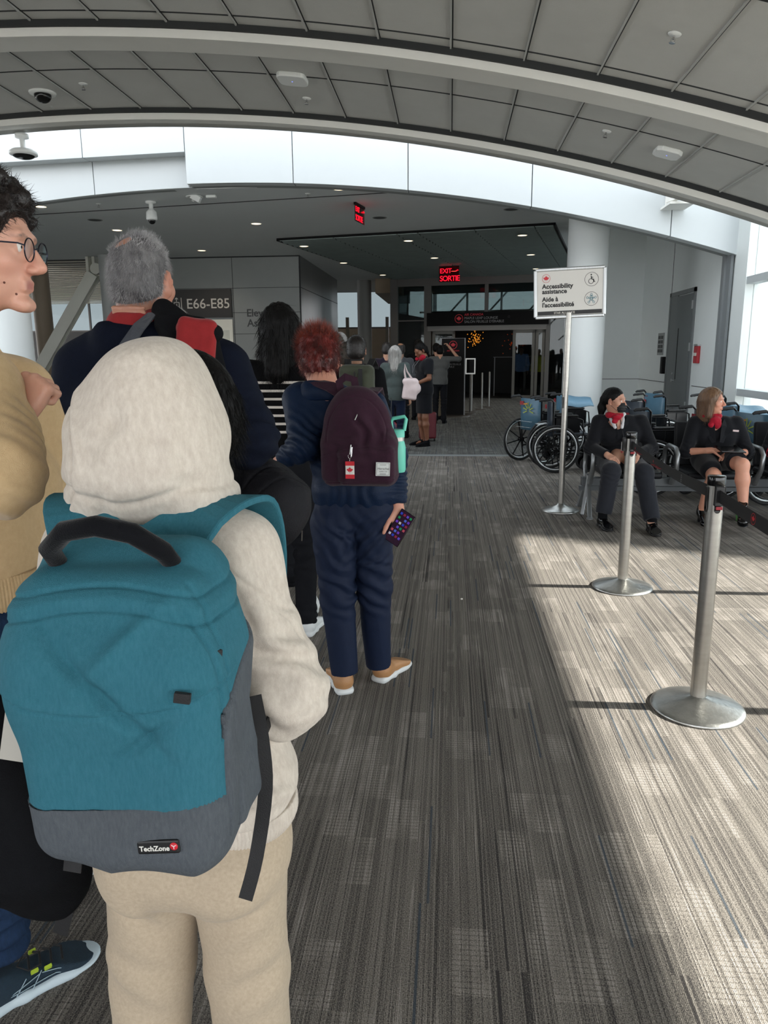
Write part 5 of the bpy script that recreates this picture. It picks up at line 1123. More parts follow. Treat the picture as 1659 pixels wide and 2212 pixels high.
for q in (1, -1):
    X = lambda x: -.462+q*(x)
    a, b, c_ = strap(((X(.045), 1.0, 1.195), (X(.10), 1.045, 1.252), (X(.135), 1.11, 1.262), (X(.15), 1.18, 1.235), (X(.15), 1.235, 1.14), (X(.14), 1.245, 1.0)), ((0, -.9, .4), (0, -.5, 1), (0, 0, 1), (0, .6, .8), (0, 1, .2), (0, 1, 0)), (.12, .085, .07, .065, .06, .055), m_teal)
    MB().strip(a, b, c_, .012).build('shoulder_strap', m_teal, bp, bevel=.004)
a, b, c_ = strap(((-.462, 1.0, 1.19), (-.462, 1.035, 1.235)), ((0, -1, .3), (0, -.8, .7)), (.15, .14), m_teal); MB().strip(a, b, c_, .012).build('yoke', m_teal, bp, bevel=.004)
MB().strip(*strap(((-.325, 1.23, 1.0), (-.285, 1.15, .965), (-.27, 1.06, .94), (-.285, .99, .90)), ((0, 1, 0), (1, .3, 0), (1, 0, 0), (1, -.5, 0)), .022, m_blk)[:2], .022, .003).build('webbing_strap', m_belt, bp)
a, b, c_ = strap(((-.285, 1.0, .985), (-.268, .97, .93), (-.262, .955, .86), (-.276, .94, .76), (-.293, .93, .694)), ((.4, -1, 0), (.3, -1, .1), (.2, -1, .2), (.1, -1, .1), (0, -1, 0)), .021, m_blk)
MB().strip(a, b, c_, .0022).build('loose_strap', m_belt, bp)
a, b, c_ = strap(((-.56, .99, .86), (-.565, .97, .78), (-.575, .96, .70)), ((0, -1, 0),)*3, .028, m_blk); MB().strip(a, b, c_, .0022).build('loose_strap', m_belt, bp)
for (x, y, z), yaw, sz in (((-.3165, .80, 1.078), .1, (.010, .0035, .0065)), ((-.2925, .858, 1.107), .9, (.008, .004, .009)), ((-.5605, .835, 1.052), -.7, (.010, .004, .010)), ((-.5625, .84, 1.034), -.7, (.006, .003, .016))):
    o = MB().box((-sz[0], -sz[1], -sz[2]), sz).build('pull_tab', m_belt, bp, tuple(V(x, y, z)-B0), (0, .15, yaw), bevel=.001)
lb = MB().box((-.028, -.003, -.0095), (.028, .003, .0095)).build('name_patch', mat('patch black', '#0b0b0d', .5), bp, tuple(V(-.364, .8075, .868)-B0), (-.06, -.09, .0), bevel=.0028)
text('lettering', 'TechZone', .0095, mat('patch lettering', '#dedcd6', .5), lb, (-.0245, -.0034, -.004), ext=.0003, bold=.0002)
a = MB(); a.lathe([(0, .0003), (.0052, .0003), (.0052, 0)], seg=20, M=Matrix.Translation((.0215, -.0034, .0015))@Matrix.Rotation(pi/2, 4, 'X')); a.build('red_disc', m_reds, lb); a = MB()
for k in range(3): t = k*2*pi/3+.5; a.bar((.0215, -.004, .0015), (.0215+.0035*cos(t), -.004, .0015+.0035*sin(t)), .001, .0003, up=(0, 1, 0))
a.build('star_mark', m_wt, lb)
# ================================================================ 2. MAN WITH GLASSES (left edge)
m_sand = fabric('camel knit', '#c9ae86', .07, 90, (1, 1, 1), .25, 900, .4, col2='#bfa37c'); m_jean = fabric('blue denim', '#22344f', .3, 120, (1, 1, .4), .4, 700, .1)
p = person(-.88, 1.36, 'person in a camel sweater with round wire glasses, seen in profile facing right'); w = O(-.88, 1.36)
R = headR((.985, .16, -.10)); c = w(-.866, 1.365, 1.678); hs = .97
S = SDF(.02); L = add_head(S, c, R, hs, neck=w(-.975, 1.365, 1.48), nr=.062); S.cap(L(-.0, -.045, -.05), w(-.985, 1.365, 1.46), .062, .075, k=.03); S.cap(w(-.93, 1.38, 1.40), w(-.93, 1.38, 1.2), .07, .07)
S.cap(L(-.012, .088, -.098), L(.012, .088, -.098), .011, .011, k=.015)
el, wr = w(-.722, 1.12, 1.30), w(-.762, 1.24, 1.362)
S.cap(w(-.91, 1.36, 1.40), w(-.84, 1.25, 1.42), .06, .05); S.cap(w(-.83, 1.235, 1.43), el, .045, .038); S.cap(el, wr, .036, .027)
add_hand(S, wr+V(0, .006, .008), V(.42, .35, .80), V(.1, .85, -.45), V(-.8, .1, .5), curl=(1.3, 1.35, 1.4, 1.45), hs=.92, th_dir=V(-.6, .7, .3), thumb=.8, k=.005)
grow(S, 'body', .0034, m_skin, p, colf=skin_col(c, R, hs, '#cf9d88', lips='#a05a58', brow='#2a1b14'), smooth=1); eyes(p, c, R, hs)
for q in ((.052, .066, -.062), (.038, .082, -.08)): MB().ell(tuple(L(*q)), (.0022,)*3, 8, 6).build('mole', mat('mole', '#5a2f22', .6), p)
# hair: dark waves
m_dk = mat('dark brown hair', '#1a1210', .45, bump=.5, bscale=110, bstretch=(1, 1, .3), var=.4, vscale=50)
S = SDF(.012); S.ell(L(0, -.018, .052), V(.088, .104, .092)*hs, R); S.ell(L(0, -.05, -.015), V(.080, .072, .075)*hs, R, .02); g_ = random.Random(5)
for _ in range(95):
    a, b = g_.uniform(0, 2*pi), g_.uniform(.0, 1.5); d = V(cos(a)*cos(b), sin(a)*cos(b), sin(b)); S.ell(L(*(V(0, -.012, .055)+d*V(.088, .102, .082))), V(.02, .016, .014)*g_.uniform(.7, 1.25), rot('Z', g_.uniform(0, 3))@rot('X', g_.uniform(-.6, .6)), .007)
for q in (-1, 1): S.cap(L(q*.078, .022, .03), L(q*.078, .012, -.022), .011, .008, k=.01)
S.cut(R@V(0, 1, -.62), L(0, .080, .062)); S.cut(R@V(0, .4, -1), L(0, -.03, -.068))
S.ell(L(.088, .052, -.005), V(.03, .045, .035), R, .01, -1); S.ell(L(-.088, .052, -.005), V(.03, .045, .035), R, .01, -1)
hair_obj(S, p, .003, m_dk, 5200, .014, .00055, lambda P, N: N*.55+vnoise(P, 60, 3)[:, None]*V(.8, .4, 0)+vnoise(P, 50, 8)[:, None]*V(0, .8, .6)+V(0, 0, -.25), seed=2, jit=.35, disp=lambda v: .003*vnoise(v, 55, 2)+.002*vnoise(v, 120, 3))
# glasses
m_wire = mat('dark wire', '#2b2f3c', .25, .8); gl = empty('glasses', tuple(V(-.88, 1.36, 0)+c), 0, 'thin wire-framed glasses worn by the person in the camel sweater', 'glasses')
G = lambda *a: R@(V(*a)*hs)
for q in (-1, 1):
    pts = [G(q*.033+.0235*cos(t), .104, .002+.021*sin(t)) for t in np.linspace(0, 2*pi, 30, endpoint=False)]; MB().tube(pts, .0012, 8, closed=True).build('rim', m_wire, gl)
    a = MB(); a.add([tuple(x) for x in pts], [tuple(range(30))]); a.build('lens', glassmat('lens glass') if 'lens glass' not in MATS else MATS['lens glass'], gl)
    MB().tube([G(q*.057, .103, .008), G(q*.072, .098, .009), G(q*.081, .06, .007), G(q*.085, .0, .004), G(q*.083, -.02, -.008)], .0015, 8).build('temple', m_wire, gl)
MB().tube([G(-.0095, .105, .006), G(0, .108, .009), G(.0095, .105, .006)], .0013, 8).build('bridge', m_wire, gl)
# sweater
S = SDF(.03); S.cap(w(-.955, 1.30, 1.36), w(-.955, 1.46, 1.36), .112, .112); S.cap(w(-.94, 1.26, 1.425), w(-.95, 1.5, 1.425), .065, .065); S.cap(w(-.965, 1.34, 1.485), w(-.965, 1.40, 1.485), .078, .078); S.cap(w(-.925, 1.32, 1.22), w(-.925, 1.42, 1.22), .122, .122); S.cap(w(-.92, 1.32, 1.11), w(-.92, 1.42, 1.11), .126, .126)
S.cap(w(-.86, 1.26, 1.435), w(-.815, 1.225, 1.425), .072, .074); S.cap(w(-.815, 1.225, 1.425), el, .072, .060); S.cap(w(-.9, 1.5, 1.41), w(-.87, 1.58, 1.15), .07, .06); S.ell(el+V(-.01, .02, -.01), V(.058, .062, .056)); S.cap(el, wr, .064, .043, flat=True)
S.cap(w(-.90, 1.36, 1.46), w(-.885, 1.36, 1.56), .068, .068, k=.01, op=-1) if False else None
S.cut((0, 0, -1), w(0, 0, 1.075))
ex = [(el+V(.01, .07, .05), (-.2, .8, .6), .03, .004, .05), (el+V(0, 0, -.02), (.4, .5, .8), .04, .004, .08), (w(-.84, 1.2, 1.36), (1, -.2, .6), .07, .006, .10)]
grow(S, 'sweater', .0045, m_sand, p, disp=foldfn(.005, 6, (1, 1, .6), 77, ex), smooth=2)
fr = nrm(wr-el); S = SDF(.005); S.cap(wr-fr*.035, wr+fr*.012, .042, .037, flat=True)
def ribc(v):
    q = v-wr; R_ = frame(fr); a = np.arctan2(q@R_[:, 1], q@R_[:, 0]); return .0011*np.sin(a*52)
grow(S, 'cuff', .0022, m_sand, p, disp=ribc)
S = SDF(.02); S.cap(w(-.91, 1.33, 1.04), w(-.91, 1.40, 1.04), .128, .128); S.cut((0, 0, -1), w(0, 0, 1.015)); S.cut((0, 0, 1), w(0, 0, 1.08))
grow(S, 'ribbed_hem', .0028, m_sand, p, disp=lambda v: .0012*np.sin(np.arctan2(v[:, 1]-.01, v[:, 0]+.045)*170))
S = SDF(.03); S.cap(w(-.93, 1.34, .96), w(-.93, 1.42, .96), .12, .12); S.cap(w(-.94, 1.31, .88), w(-.99, 1.37, .50), .09, .07); S.cap(w(-.99, 1.37, .50), w(-1.04, 1.40, .13), .07, .062, flat=True); S.cap(w(-.94, 1.44, .88), w(-1.02, 1.62, .48), .09, .07); S.cap(w(-1.02, 1.62, .48), w(-1.15, 1.66, .11), .07, .062, flat=True)
grow(S, 'jeans', .006, m_jean, p, disp=foldfn(.006, 7, (1, 1, .7), 50, [(w(-1.02, 1.38, .17), (0, 0, 1), .05, .008, .09)]))
# running shoe
m_kn = mat('teal mesh', '#1b3242', .8, var=.15, vscale=90, bump=.6, bscale=600); sh = shoe(p, w(-1.075, 1.325, 0), radians(42), m_kn, mat('pale blue foam', '#c3d2da', .6, bump=.2, bscale=40), L=.31, w=1.12, name='shoe'); shoe(p, w(-1.18, 1.62, 0), radians(30), m_kn, m_whs, L=.31, w=1.1)
SR = rot('Z', -radians(42)); H0 = w(-1.075, 1.325, 0); ST = lambda x, y, z: H0+SR@V(x, y, z)
m_lime = mat('lime trim', '#b7cf3c', .5); m_sil = mat('silver stripe', '#9fb4c0', .4, .3)
a = MB()
for i, y in enumerate((.125, .15, .175, .2)): a.tube([ST(-.030, y, .074-.006*i), ST(-.0, y+.008, .086-.006*i), ST(.030, y, .074-.006*i)], .0028, 8)
a.tube([ST(0, .12, .092), ST(.03, .10, .098), ST(.045, .12, .085), ST(.035, .15, .078)], .002, 8); a.tube([ST(0, .12, .092), ST(-.03, .13, .095), ST(-.04, .16, .08)], .002, 8); a.build('lace', m_belt, sh)
for (x, y, z) in ((.034, .135, .066), (.034, .165, .058), (-.03, .15, .068)): MB().box((-.003, -.008, -.006), (.003, .008, .006)).build('lace_loop', m_lime, sh, tuple(ST(x, y, z)), (0, .5, -radians(42)))
a = MB(); X = lambda y, z, e=0.: ST(.0405+e-.004*abs(y-.12)/.06-max(0, z-.045)*.35, y, z)
for L_ in (((.05, .03), (.10, .045), (.145, .055)), ((.05, .036), (.10, .036), (.16, .038)), ((.09, .03), (.115, .06)), ((.125, .028), (.15, .06)), ((.15, .055), (.185, .045), (.21, .03)), ((.16, .038), (.18, .036), (.195, .028))):
    a.tube([X(y, z, .002) for y, z in L_], .0012, 6)
a.build('side_stripe', m_sil, sh)
# dark jacket / bag he carries and printed papers, low at the left edge
o = empty('black_bag', (-.78, 1.12, .62), 0, 'black soft bag hanging low at the left edge behind the teal backpack', 'bag'); q0 = V(-.78, 1.12, .62)
S = SDF(.04); S.box(V(-.80, 1.12, .72)-q0, V(.10, .05, .20), rot('Y', -.25), .05); S.ell(V(-.74, 1.14, .55)-q0, V(.09, .05, .09)); grow(S, 'bag_body', .006, m_blk, o, disp=foldfn(.008, 8, seed=12))
MB().tube([V(-.82, 1.14, .9)-q0, V(-.86, 1.2, 1.1)-q0, V(-.88, 1.26, 1.3)-q0], .01, 8).build('bag_strap', m_belt, o); MB().strip([V(-.70, 1.15, .58)-q0, V(-.72, 1.17, .45)-q0, V(-.745, 1.18, .38)-q0], [V(0, -1, 0)]*3, .03, .002).build('dangling_strap', m_belt, o)
o = MB(); o.box((-.05, -.001, -.09), (.05, .001, .09)); o = o.build('travel_papers', mat('paper', '#b8b4ab', .8), None, (-.575, .93, .985), (.1, .25, .2)); tag(o, 'printed travel papers held at the left edge beside the backpack', 'paper')
a = MB()
for i in range(7): a.box((.0-.03+.01*(i % 3), -.0018, .07-i*.018), (.045, -.001, .073-i*.018))
a.build('print', m_ink, o)
o = empty('grey_shoulder_bag', (-.86, 1.75, 1.08), 0, 'dark ribbed bag between the camel sweater and the cream hood', 'bag'); S = SDF(.03); S.box((0, 0, 0), (.16, .09, .13), None, .05); grow(S, 'bag_body', .007, m_blk, o, disp=foldfn(.006, 8, seed=2)); MB().strip([V(-.15, -.095, .07), V(0, -.1, .06), V(.15, -.095, .08)], [V(0, -1, .1)]*3, .05, .004).build('ribbed_band', mat('slate rib', '#2c343f', .7, bump=.6, bscale=300), o)

# ================================================================ 3. OLDER MAN, GREY HAIR
p = person(-.83, 2.05, 'person with cropped grey hair and small bald patch, navy jacket and red collar'); w = O(-.83, 2.05)
R = headR((.10, 1, -.02)); c = w(-.838, 2.045, 1.678); hs = .97
S = SDF(.02); L = add_head(S, c, R, hs, neck=w(-.835, 2.02, 1.53), nr=.066); S.cap(w(-.835, 2.03, 1.45), w(-.835, 2.04, 1.1), .11, .12)
for q, nm in ((1, 'R'), (-1, 'L')):
    sh_ = w(-.83+q*.2, 2.04, 1.44); el = w(-.535, 1.955, 1.265) if q > 0 else w(-1.07, 2.0, 1.2); wr = w(-.60, 2.10, 1.17) if q > 0 else w(-1.0, 2.2, 1.15)
    S.cap(w(-.83, 2.04, 1.42), sh_, .07, .055); S.cap(sh_, el, .052, .042); S.cap(el, wr, .04, .029); add_hand(S, wr+V(-.01, .01, -.02), V(-.25, .1, -1), V(-1, 0, 0), V(0, 1, 0), curl=(1, 1, 1.1, 1.1), hs=1.)
    if q > 0: elR, wrR, shR = el, wr, sh_
    else: elL, wrL, shL = el, wr, sh_
for k in range(3): S.cap(L(-.045, -.092+.004*k, -.075-.013*k), L(.045, -.092+.004*k, -.078-.013*k), .006, .006, k=.006)
grow(S, 'body', .005, m_skin, p, colf=skin_col(c, R, hs, '#b4806a', brow='#8a8684'))
m_gh = mat('salt and pepper hair', '#7d7b7c', .55, var=.75, vscale=38, vstretch=(1, 1, .35), bump=.4, bscale=300, bstretch=(1, 1, .2), col2='#2f2e33')
m_gh2 = mat('silver hair strand', '#c9c7c8', .4, var=.5, vscale=30, col2='#6b696c')
S = SDF(.015); S.ell(L(0, -.018, .038), V(.0785, .098, .087)*hs, R); S.ell(L(0, -.045, -.015), V(.074, .070, .070)*hs, R, .02)
for q in (-1, 1): S.ell(L(q*.09, .012, -.005), V(.028, .034, .036), R, .012, -1)
S.ell(L(-.024, -.082, .112), V(.040, .040, .032)*hs, R, .006, -1); S.cut(R@V(0, 1, -.7), L(0, .068, .05)); S.cut(R@V(0, .45, -1), L(0, -.03, -.04))
def sel(P): q = (P-c)@R/hs; return 1-.93*np.exp(-(((q-V(-.024, -.082, .105))/V(.042, .05, .045))**2).sum(1)*.8)
v_, f_ = S.mesh(.004); v_ = relax(v_, f_, 1)
hb = link_mesh('hair', npmesh('hair', v_+vnormals(v_, f_)*(.0015*vnoise(v_, 90, 2))[:, None], f_), m_gh, p)
dirh = lambda P, N: N*.55+(((V(0, 0, 1)-((P-c)@R)[:, 2:3]*0)*0)+V(0, -.15, -.75))*(((P-c)@R)[:, 2:3] < .07)+V(.1, .25, .35)*(((P-c)@R)[:, 2:3] >= .07)
sv, sf = strands(v_, f_, 6500, .012, .0004, dirh, 4, jit=.22, sel=sel); link_mesh('hair_strands', npmesh('hair_strands', sv, sf), m_gh2, hb)
sv, sf = strands(v_, f_, 500, .018, .0004, lambda P, N: N*.5+V(.3, .1, .7), 9, jit=.3, sel=lambda P: (((P-c)@R)[:, 2] > .10)*sel(P)+1e-6); link_mesh('hair_strands', npmesh('hair_strands', sv, sf), m_gh2, hb)
S = SDF(.02); S.cap(w(-.93, 2.04, 1.33), w(-.73, 2.04, 1.33), .145, .145, sc=(1, .95, 1)); S.cap(w(-.97, 2.03, 1.475), w(-.70, 2.03, 1.475), .075, .075, k=.05); S.cap(shL+V(.02, 0, 0), shR-V(.02, 0, 0), .075, .075, k=.03); S.cap(w(-.92, 2.03, 1.48), w(-.75, 2.03, 1.48), .07, .07, k=.04); S.cap(w(-.91, 2.04, 1.15), w(-.75, 2.04, 1.15), .15, .15, k=.04); S.cap(w(-.91, 2.04, .95), w(-.75, 2.04, .92), .15, .15)
S.cap(shR, elR, .078, .072, k=.03); S.cap(elR, wrR, .07, .05, k=.03, flat=True); S.cap(shL, elL, .078, .07, k=.03); S.cap(elL, wrL, .068, .05, flat=True); S.cap(w(-.90, 2.0, 1.515), w(-.77, 2.0, 1.515), .072, .072); S.cut((0, .1, 1), w(-.83, 2.03, 1.565)); S.cut((0, 0, -1), w(0, 0, .86))
grow(S, 'jacket', .006, m_navy, p, disp=foldfn(.007, 5, (1, 1, .6), 15, [(elR, (0, .3, 1), .05, .007, .1)]))
m_rdc = fabric('brick red cloth', '#8e2a2c', .1, 50, bump=.3)
S = SDF(.012); S.cap(w(-.875, 2.0, 1.562), w(-.80, 2.0, 1.562), .052, .052, sc=(1, 1, .9)); S.cap(w(-.835, 2.03, 1.53), w(-.835, 2.02, 1.60), .080, .075, flat=True); S.cut((0, .2, 1), w(-.83, 2.0, 1.60)); S.cut((0, 0, -1), w(0, 0, 1.52)); grow(S, 'collar', .004, m_rdc, p, disp=foldfn(.003, 14, seed=4))
S = SDF(.03); S.ell(w(-.92, 2.06, .9), V(.11, .12, .13)); S.ell(w(-.75, 2.06, .9), V(.11, .12, .13))
for x in (-.93, -.74): S.cap(w(x, 2.06, .84), w(x, 2.07, .46), .095, .075); S.cap(w(x, 2.07, .46), w(x, 2.05, .07), .07, .065, flat=True)
grow(S, 'trousers', .009, m_blktr, p, disp=foldfn(.006, 6, seed=2)); shoe(p, w(-.93, 2.0, 0), -.15, m_blk, m_blk); shoe(p, w(-.74, 2.0, 0), .15, m_blk, m_blk)
# strap, folded jacket over the shoulder
o = empty('shoulder_strap_bag', (-.9, 1.9, 1.3), 0, 'grey bag strap running diagonally over the back of the navy jacket', 'bag strap'); q0 = V(-.9, 1.9, 1.3)
pts = [(-.745, 2.02, 1.60), (-.775, 1.94, 1.59), (-.80, 1.905, 1.555), (-.85, 1.882, 1.48), (-.90, 1.872, 1.38), (-.95, 1.88, 1.25), (-.98, 1.88, 1.1)]; nn_ = [(0, .1, 1), (-.2, -.5, 1), (-.1, -1, .6), (0, -1, .2), (0, -1, .1), (0, -1, 0), (0, -1, 0)]
MB().strip([V(*q)-q0 for q in pts], [V(*q) for q in nn_], .036, .004).build('webbing', fabric('grey webbing', '#4b4e55', .1, 80, bump=.5), o)
o = empty('draped_jacket', (-.66, 1.93, 1.45), 0, 'black jacket with brick red lining slung over the shoulder of the grey-haired person', 'jacket'); q0 = V(-.66, 1.93, 1.45)
S = SDF(.02); S.box(V(-.648, 1.885, 1.49)-q0, V(.050, .014, .085), rot('Y', .12)@rot('X', -.15), .014); S.cap(V(-.69, 1.915, 1.55)-q0, V(-.62, 1.905, 1.558)-q0, .014, .014); S.cap(V(-.67, 1.9, 1.40)-q0, V(-.64, 1.9, 1.34)-q0, .02, .01); grow(S, 'lining', .004, m_rdc, o, disp=foldfn(.006, 16, (1, 1, .5), 6))
S = SDF(.02); S.cap(V(-.755, 1.96, 1.595)-q0, V(-.70, 1.94, 1.56)-q0, .03, .03); S.cap(V(-.735, 1.93, 1.56)-q0, V(-.70, 1.92, 1.48)-q0, .03, .025); S.cap(V(-.628, 1.91, 1.548)-q0, V(-.602, 1.905, 1.535)-q0, .022, .02); S.cap(V(-.66, 1.945, 1.53)-q0, V(-.63, 1.95, 1.40)-q0, .05, .045); grow(S, 'shell', .005, m_blk, o, disp=foldfn(.005, 14, seed=8))
# duffel
o = empty('duffel_bag', (-.52, 2.03, 1.07), 0, 'black barrel duffel bag carried at the side of the person in the navy jacket', 'bag'); q0 = V(-.52, 2.03, 1.07); m_duf = fabric('black nylon', '#1b1b1f', .15, 30, bump=.3, bs=300, sheen=.1, rough=.6)
S = SDF(.03); S.cap(V(-.63, 2.16, 1.13)-q0, V(-.495, 2.02, 1.065)-q0, .095, .105); S.ell(V(-.485, 2.01, 1.055)-q0, V(.088, .10, .105), None, .03); S.cap(V(-.62, 2.05, 1.17)-q0, V(-.53, 2.02, 1.14)-q0, .045, .05)
ax_ = nrm(V(-.135, -.14, -.065)*-1)
def dd(v):
    q = v-(V(-.50, 2.02, 1.07)-q0); t = q@nrm(V(.135, -.14, -.065)); return .007*(1-np.abs(vnoise(v, (9, 9, 12), 4))*2)-.005*np.exp(-((t+.01)/.003)**2)-.004*np.exp(-((t-.045)/.0025)**2)+.0012*np.sin(q[:, 2]*900)*np.exp(-((t-.0)/.02)**2)*(q[:, 2] > 0)
grow(S, 'bag_body', .005, m_duf, o, disp=dd); MB().tube([V(-.60, 2.0, 1.15)-q0, V(-.60, 1.97, 1.22)-q0, V(-.57, 1.98, 1.26)-q0, V(-.545, 2.0, 1.2)-q0, V(-.53, 1.99, 1.12)-q0], .009, 8).build('carry_handle', m_belt, o)
a = MB(); a.bar(V(-.408, 1.99, 1.0)-q0, V(-.410, 1.99, .97)-q0, .004, .003); a.build('zip_pull', m_chrome, o)

# ================================================================ 4. STRIPED SWEATER
def stripes_mat():
    m = fabric('black knit with white stripes', '#0a0a0c', .1, 60, bump=.4, sheen=.05); nt = m.node_tree; N = nt.nodes; L = nt.links; b = N['Principled BSDF']
    src = b.inputs['Base Color'].links[0].from_socket; tc = N.new('ShaderNodeTexCoord'); sp = N.new('ShaderNodeSeparateXYZ'); L.new(tc.outputs['Object'], sp.inputs[0])
    def M(op, a, b_): 
        n = N.new('ShaderNodeMath'); n.operation = op
        for i, x in enumerate((a, b_)):
            if isinstance(x, (int, float)): n.inputs[i].default_value = x
            else: L.new(x, n.inputs[i])
        return n.outputs[0]
    z = sp.outputs[2]; fr_ = M('FRACT', M('DIVIDE', M('SUBTRACT', z, 1.0995), .0405), 0); msk = M('MULTIPLY', M('MULTIPLY', M('LESS_THAN', fr_, .30), M('GREATER_THAN', z, 1.09)), M('LESS_THAN', z, 1.36))
    mx = N.new('ShaderNodeMix'); mx.data_type = 'RGBA'; L.new(msk, mx.inputs[0]); L.new(src, mx.inputs[6]); mx.inputs[7].default_value = (*lin('#d6cfc6'), 1); L.new(mx.outputs[2], b.inputs['Base Color']); return m
m_str = stripes_mat()
o, A, c, R, s = generic(-.85, 3.75, 'person with long black hair in a black sweater with white stripes', .0, H=1.72, top=m_str, bottom=m_blktr, vox=.007, hair='none_', headf=(.05, 1, -.15), hairm=m_bh, hairlen=.21, coat_z=1.02, girth=.93, shoes=m_whs,
    arms={'R': ((.17, -.01, 1.39), (.24, -.02, 1.16), (.18, .18, 1.08)), 'L': ((-.17, -.01, 1.39), (-.235, -.02, 1.16), (-.16, .2, 1.08))})
shoe(o, (.06, .08, .245), .2, m_whs, m_whs, toe_up=-1.05, L=.25)
# ================================================================ 5. RED-HAIRED PERSON
p = person(-.40, 3.12, 'person with short spiky red hair in a navy jacket, looking down, holding a phone'); w = O(-.40, 3.12)
R = headR((-.12, .85, -.55), .06); c = w(-.555, 3.17, 1.455); hs = 1.0
S = SDF(.02); L = add_head(S, c, R, hs, neck=w(-.52, 3.08, 1.335), nr=.058); S.cap(w(-.50, 3.10, 1.28), w(-.43, 3.1, 1.0), .09, .1)
shL, elL, wrL = w(-.63, 3.09, 1.295), w(-.585, 2.97, 1.12), w(-.695, 3.03, 1.055); shR, elR, wrR = w(-.325, 3.10, 1.27), w(-.235, 3.12, 1.06), w(-.222, 3.08, .865)
for a_, b_, c_ in ((shL, elL, wrL), (shR, elR, wrR)): S.cap(w(-.49, 3.09, 1.28), a_, .06, .048); S.cap(a_, b_, .045, .037); S.cap(b_, c_, .035, .025)
add_hand(S, wrL+V(-.012, .008, -.01), V(-1, .4, -.35), V(.1, .3, -1), V(.1, 1, .2), curl=(.5, .55, .6, .6), hs=.95)
add_hand(S, wrR+V(.004, 0, -.02), V(.15, -.12, -1), V(-.62, .6, 0), V(-.6, -.7, 0), curl=(.55, .6, .65, .7), hs=.98, th_dir=V(-.35, -.6, -.7))
grow(S, 'body', .0042, m_skin, p, colf=skin_col(c, R, hs, '#c9907a'))
m_rh = mat('dyed red hair', '#6e1d17', .4, var=.6, vscale=28, vstretch=(1, 1, .5), bump=.4, bscale=200, bstretch=(1, 1, .2), col2='#2a0a09'); m_rh2 = mat('copper strand', '#8f3a24', .35, var=.4, vscale=20)
S = SDF(.015); S.ell(L(0, -.018, .045), V(.083, .102, .092), R); S.ell(L(0, -.05, -.02), V(.079, .068, .08), R, .02); S.cut(R@V(0, 1, -.7), L(0, .07, .05)); S.cut(R@V(0, .35, -1), L(0, -.03, -.088))
S.cap(L(0, -.095, -.06), L(0, -.078, -.11), .018, .006); S.cap(L(.035, -.088, -.06), L(.03, -.075, -.1), .015, .006); S.cap(L(-.035, -.088, -.06), L(-.03, -.075, -.1), .015, .006)
v_, f_ = S.mesh(.004); v_ = relax(v_, f_, 1); hb = link_mesh('hair', npmesh('hair', v_+vnormals(v_, f_)*(.003*vnoise(v_, 60, 2))[:, None], f_), m_rh, p)
topm = lambda P: np.clip((((P-c)@R)[:, 2]-.03)/.06, 0, 1)
sv, sf = strands(v_, f_, 3500, .028, .0006, lambda P, N: N*.6+topm(P)[:, None]*V(0, -.1, .7)+(1-topm(P))[:, None]*V(0, -.1, -1.2), 4, jit=.25); link_mesh('hair_strands', npmesh('hair_strands', sv, sf), m_rh, hb)
sv, sf = strands(v_, f_, 1500, .034, .0005, lambda P, N: N*.5+V(-.1, -.2, .9), 8, jit=.3, sel=lambda P: topm(P)+1e-6); link_mesh('hair_strands', npmesh('hair_strands', sv, sf), m_rh2, hb)
m_nj = fabric('navy shell jacket', '#15233a', .12, 30, bump=.2, bs=200, sheen=.1, rough=.5); m_nt = fabric('navy trousers', '#1a2338', .08, 40, bump=.15, bs=300, sheen=.1, rough=.6)
S = SDF(.03); S.cap(w(-.54, 3.09, 1.20), w(-.42, 3.10, 1.20), .115, .115); S.cap(shL+V(.02, 0, 0), shR-V(.02, 0, 0), .066, .066); S.cap(w(-.56, 3.08, 1.32), w(-.47, 3.08, 1.315), .055, .055); S.cap(w(-.47, 3.10, 1.05), w(-.36, 3.10, 1.05), .125, .125); S.cap(w(-.455, 3.10, .93), w(-.345, 3.10, .93), .13, .13)
S.cap(shL, elL, .07, .064); S.cap(elL, wrL, .060, .040, flat=True); S.cap(shR, elR, .066, .056); S.cap(elR, wrR, .054, .043, flat=True); S.cut((-.12, 0, -1), w(-.42, 3.1, .845)); S.cap(w(-.50, 3.09, .9), w(-.52, 3.05, .80), .07, .05)
grow(S, 'jacket', .0048, m_nj, p, disp=foldfn(.006, 7, (1, 1, .7), 61, [(elL, (.6, .3, .8), .035, .007, .10), (elR+V(0, 0, -.1), (0, .1, 1), .028, .006, .09), (w(-.4, 3.0, .88), (1, 0, .1), .05, .005, .12)]))
S = SDF(.012); S.cap(w(-.56, 3.06, 1.33), w(-.49, 3.06, 1.325), .06, .06); S.cut((.1, .35, 1), w(-.52, 3.05, 1.368)); S.cut((0, 0, -1), w(0, 0, 1.30)); grow(S, 'collar', .004, m_nj, p, disp=foldfn(.002, 20, seed=1))
S = SDF(.025); S.cap(w(-.46, 3.10, .84), w(-.345, 3.10, .84), .118, .118); S.cap(w(-.49, 3.06, .78), w(-.48, 3.065, .44), .098, .075, k=.012); S.cap(w(-.48, 3.065, .44), w(-.452, 3.045, .095), .075, .060, k=.02, flat=True); S.cap(w(-.335, 3.10, .78), w(-.325, 3.13, .46), .095, .076, k=.012); S.cap(w(-.325, 3.13, .46), w(-.315, 3.165, .085), .074, .056, k=.02, flat=True)
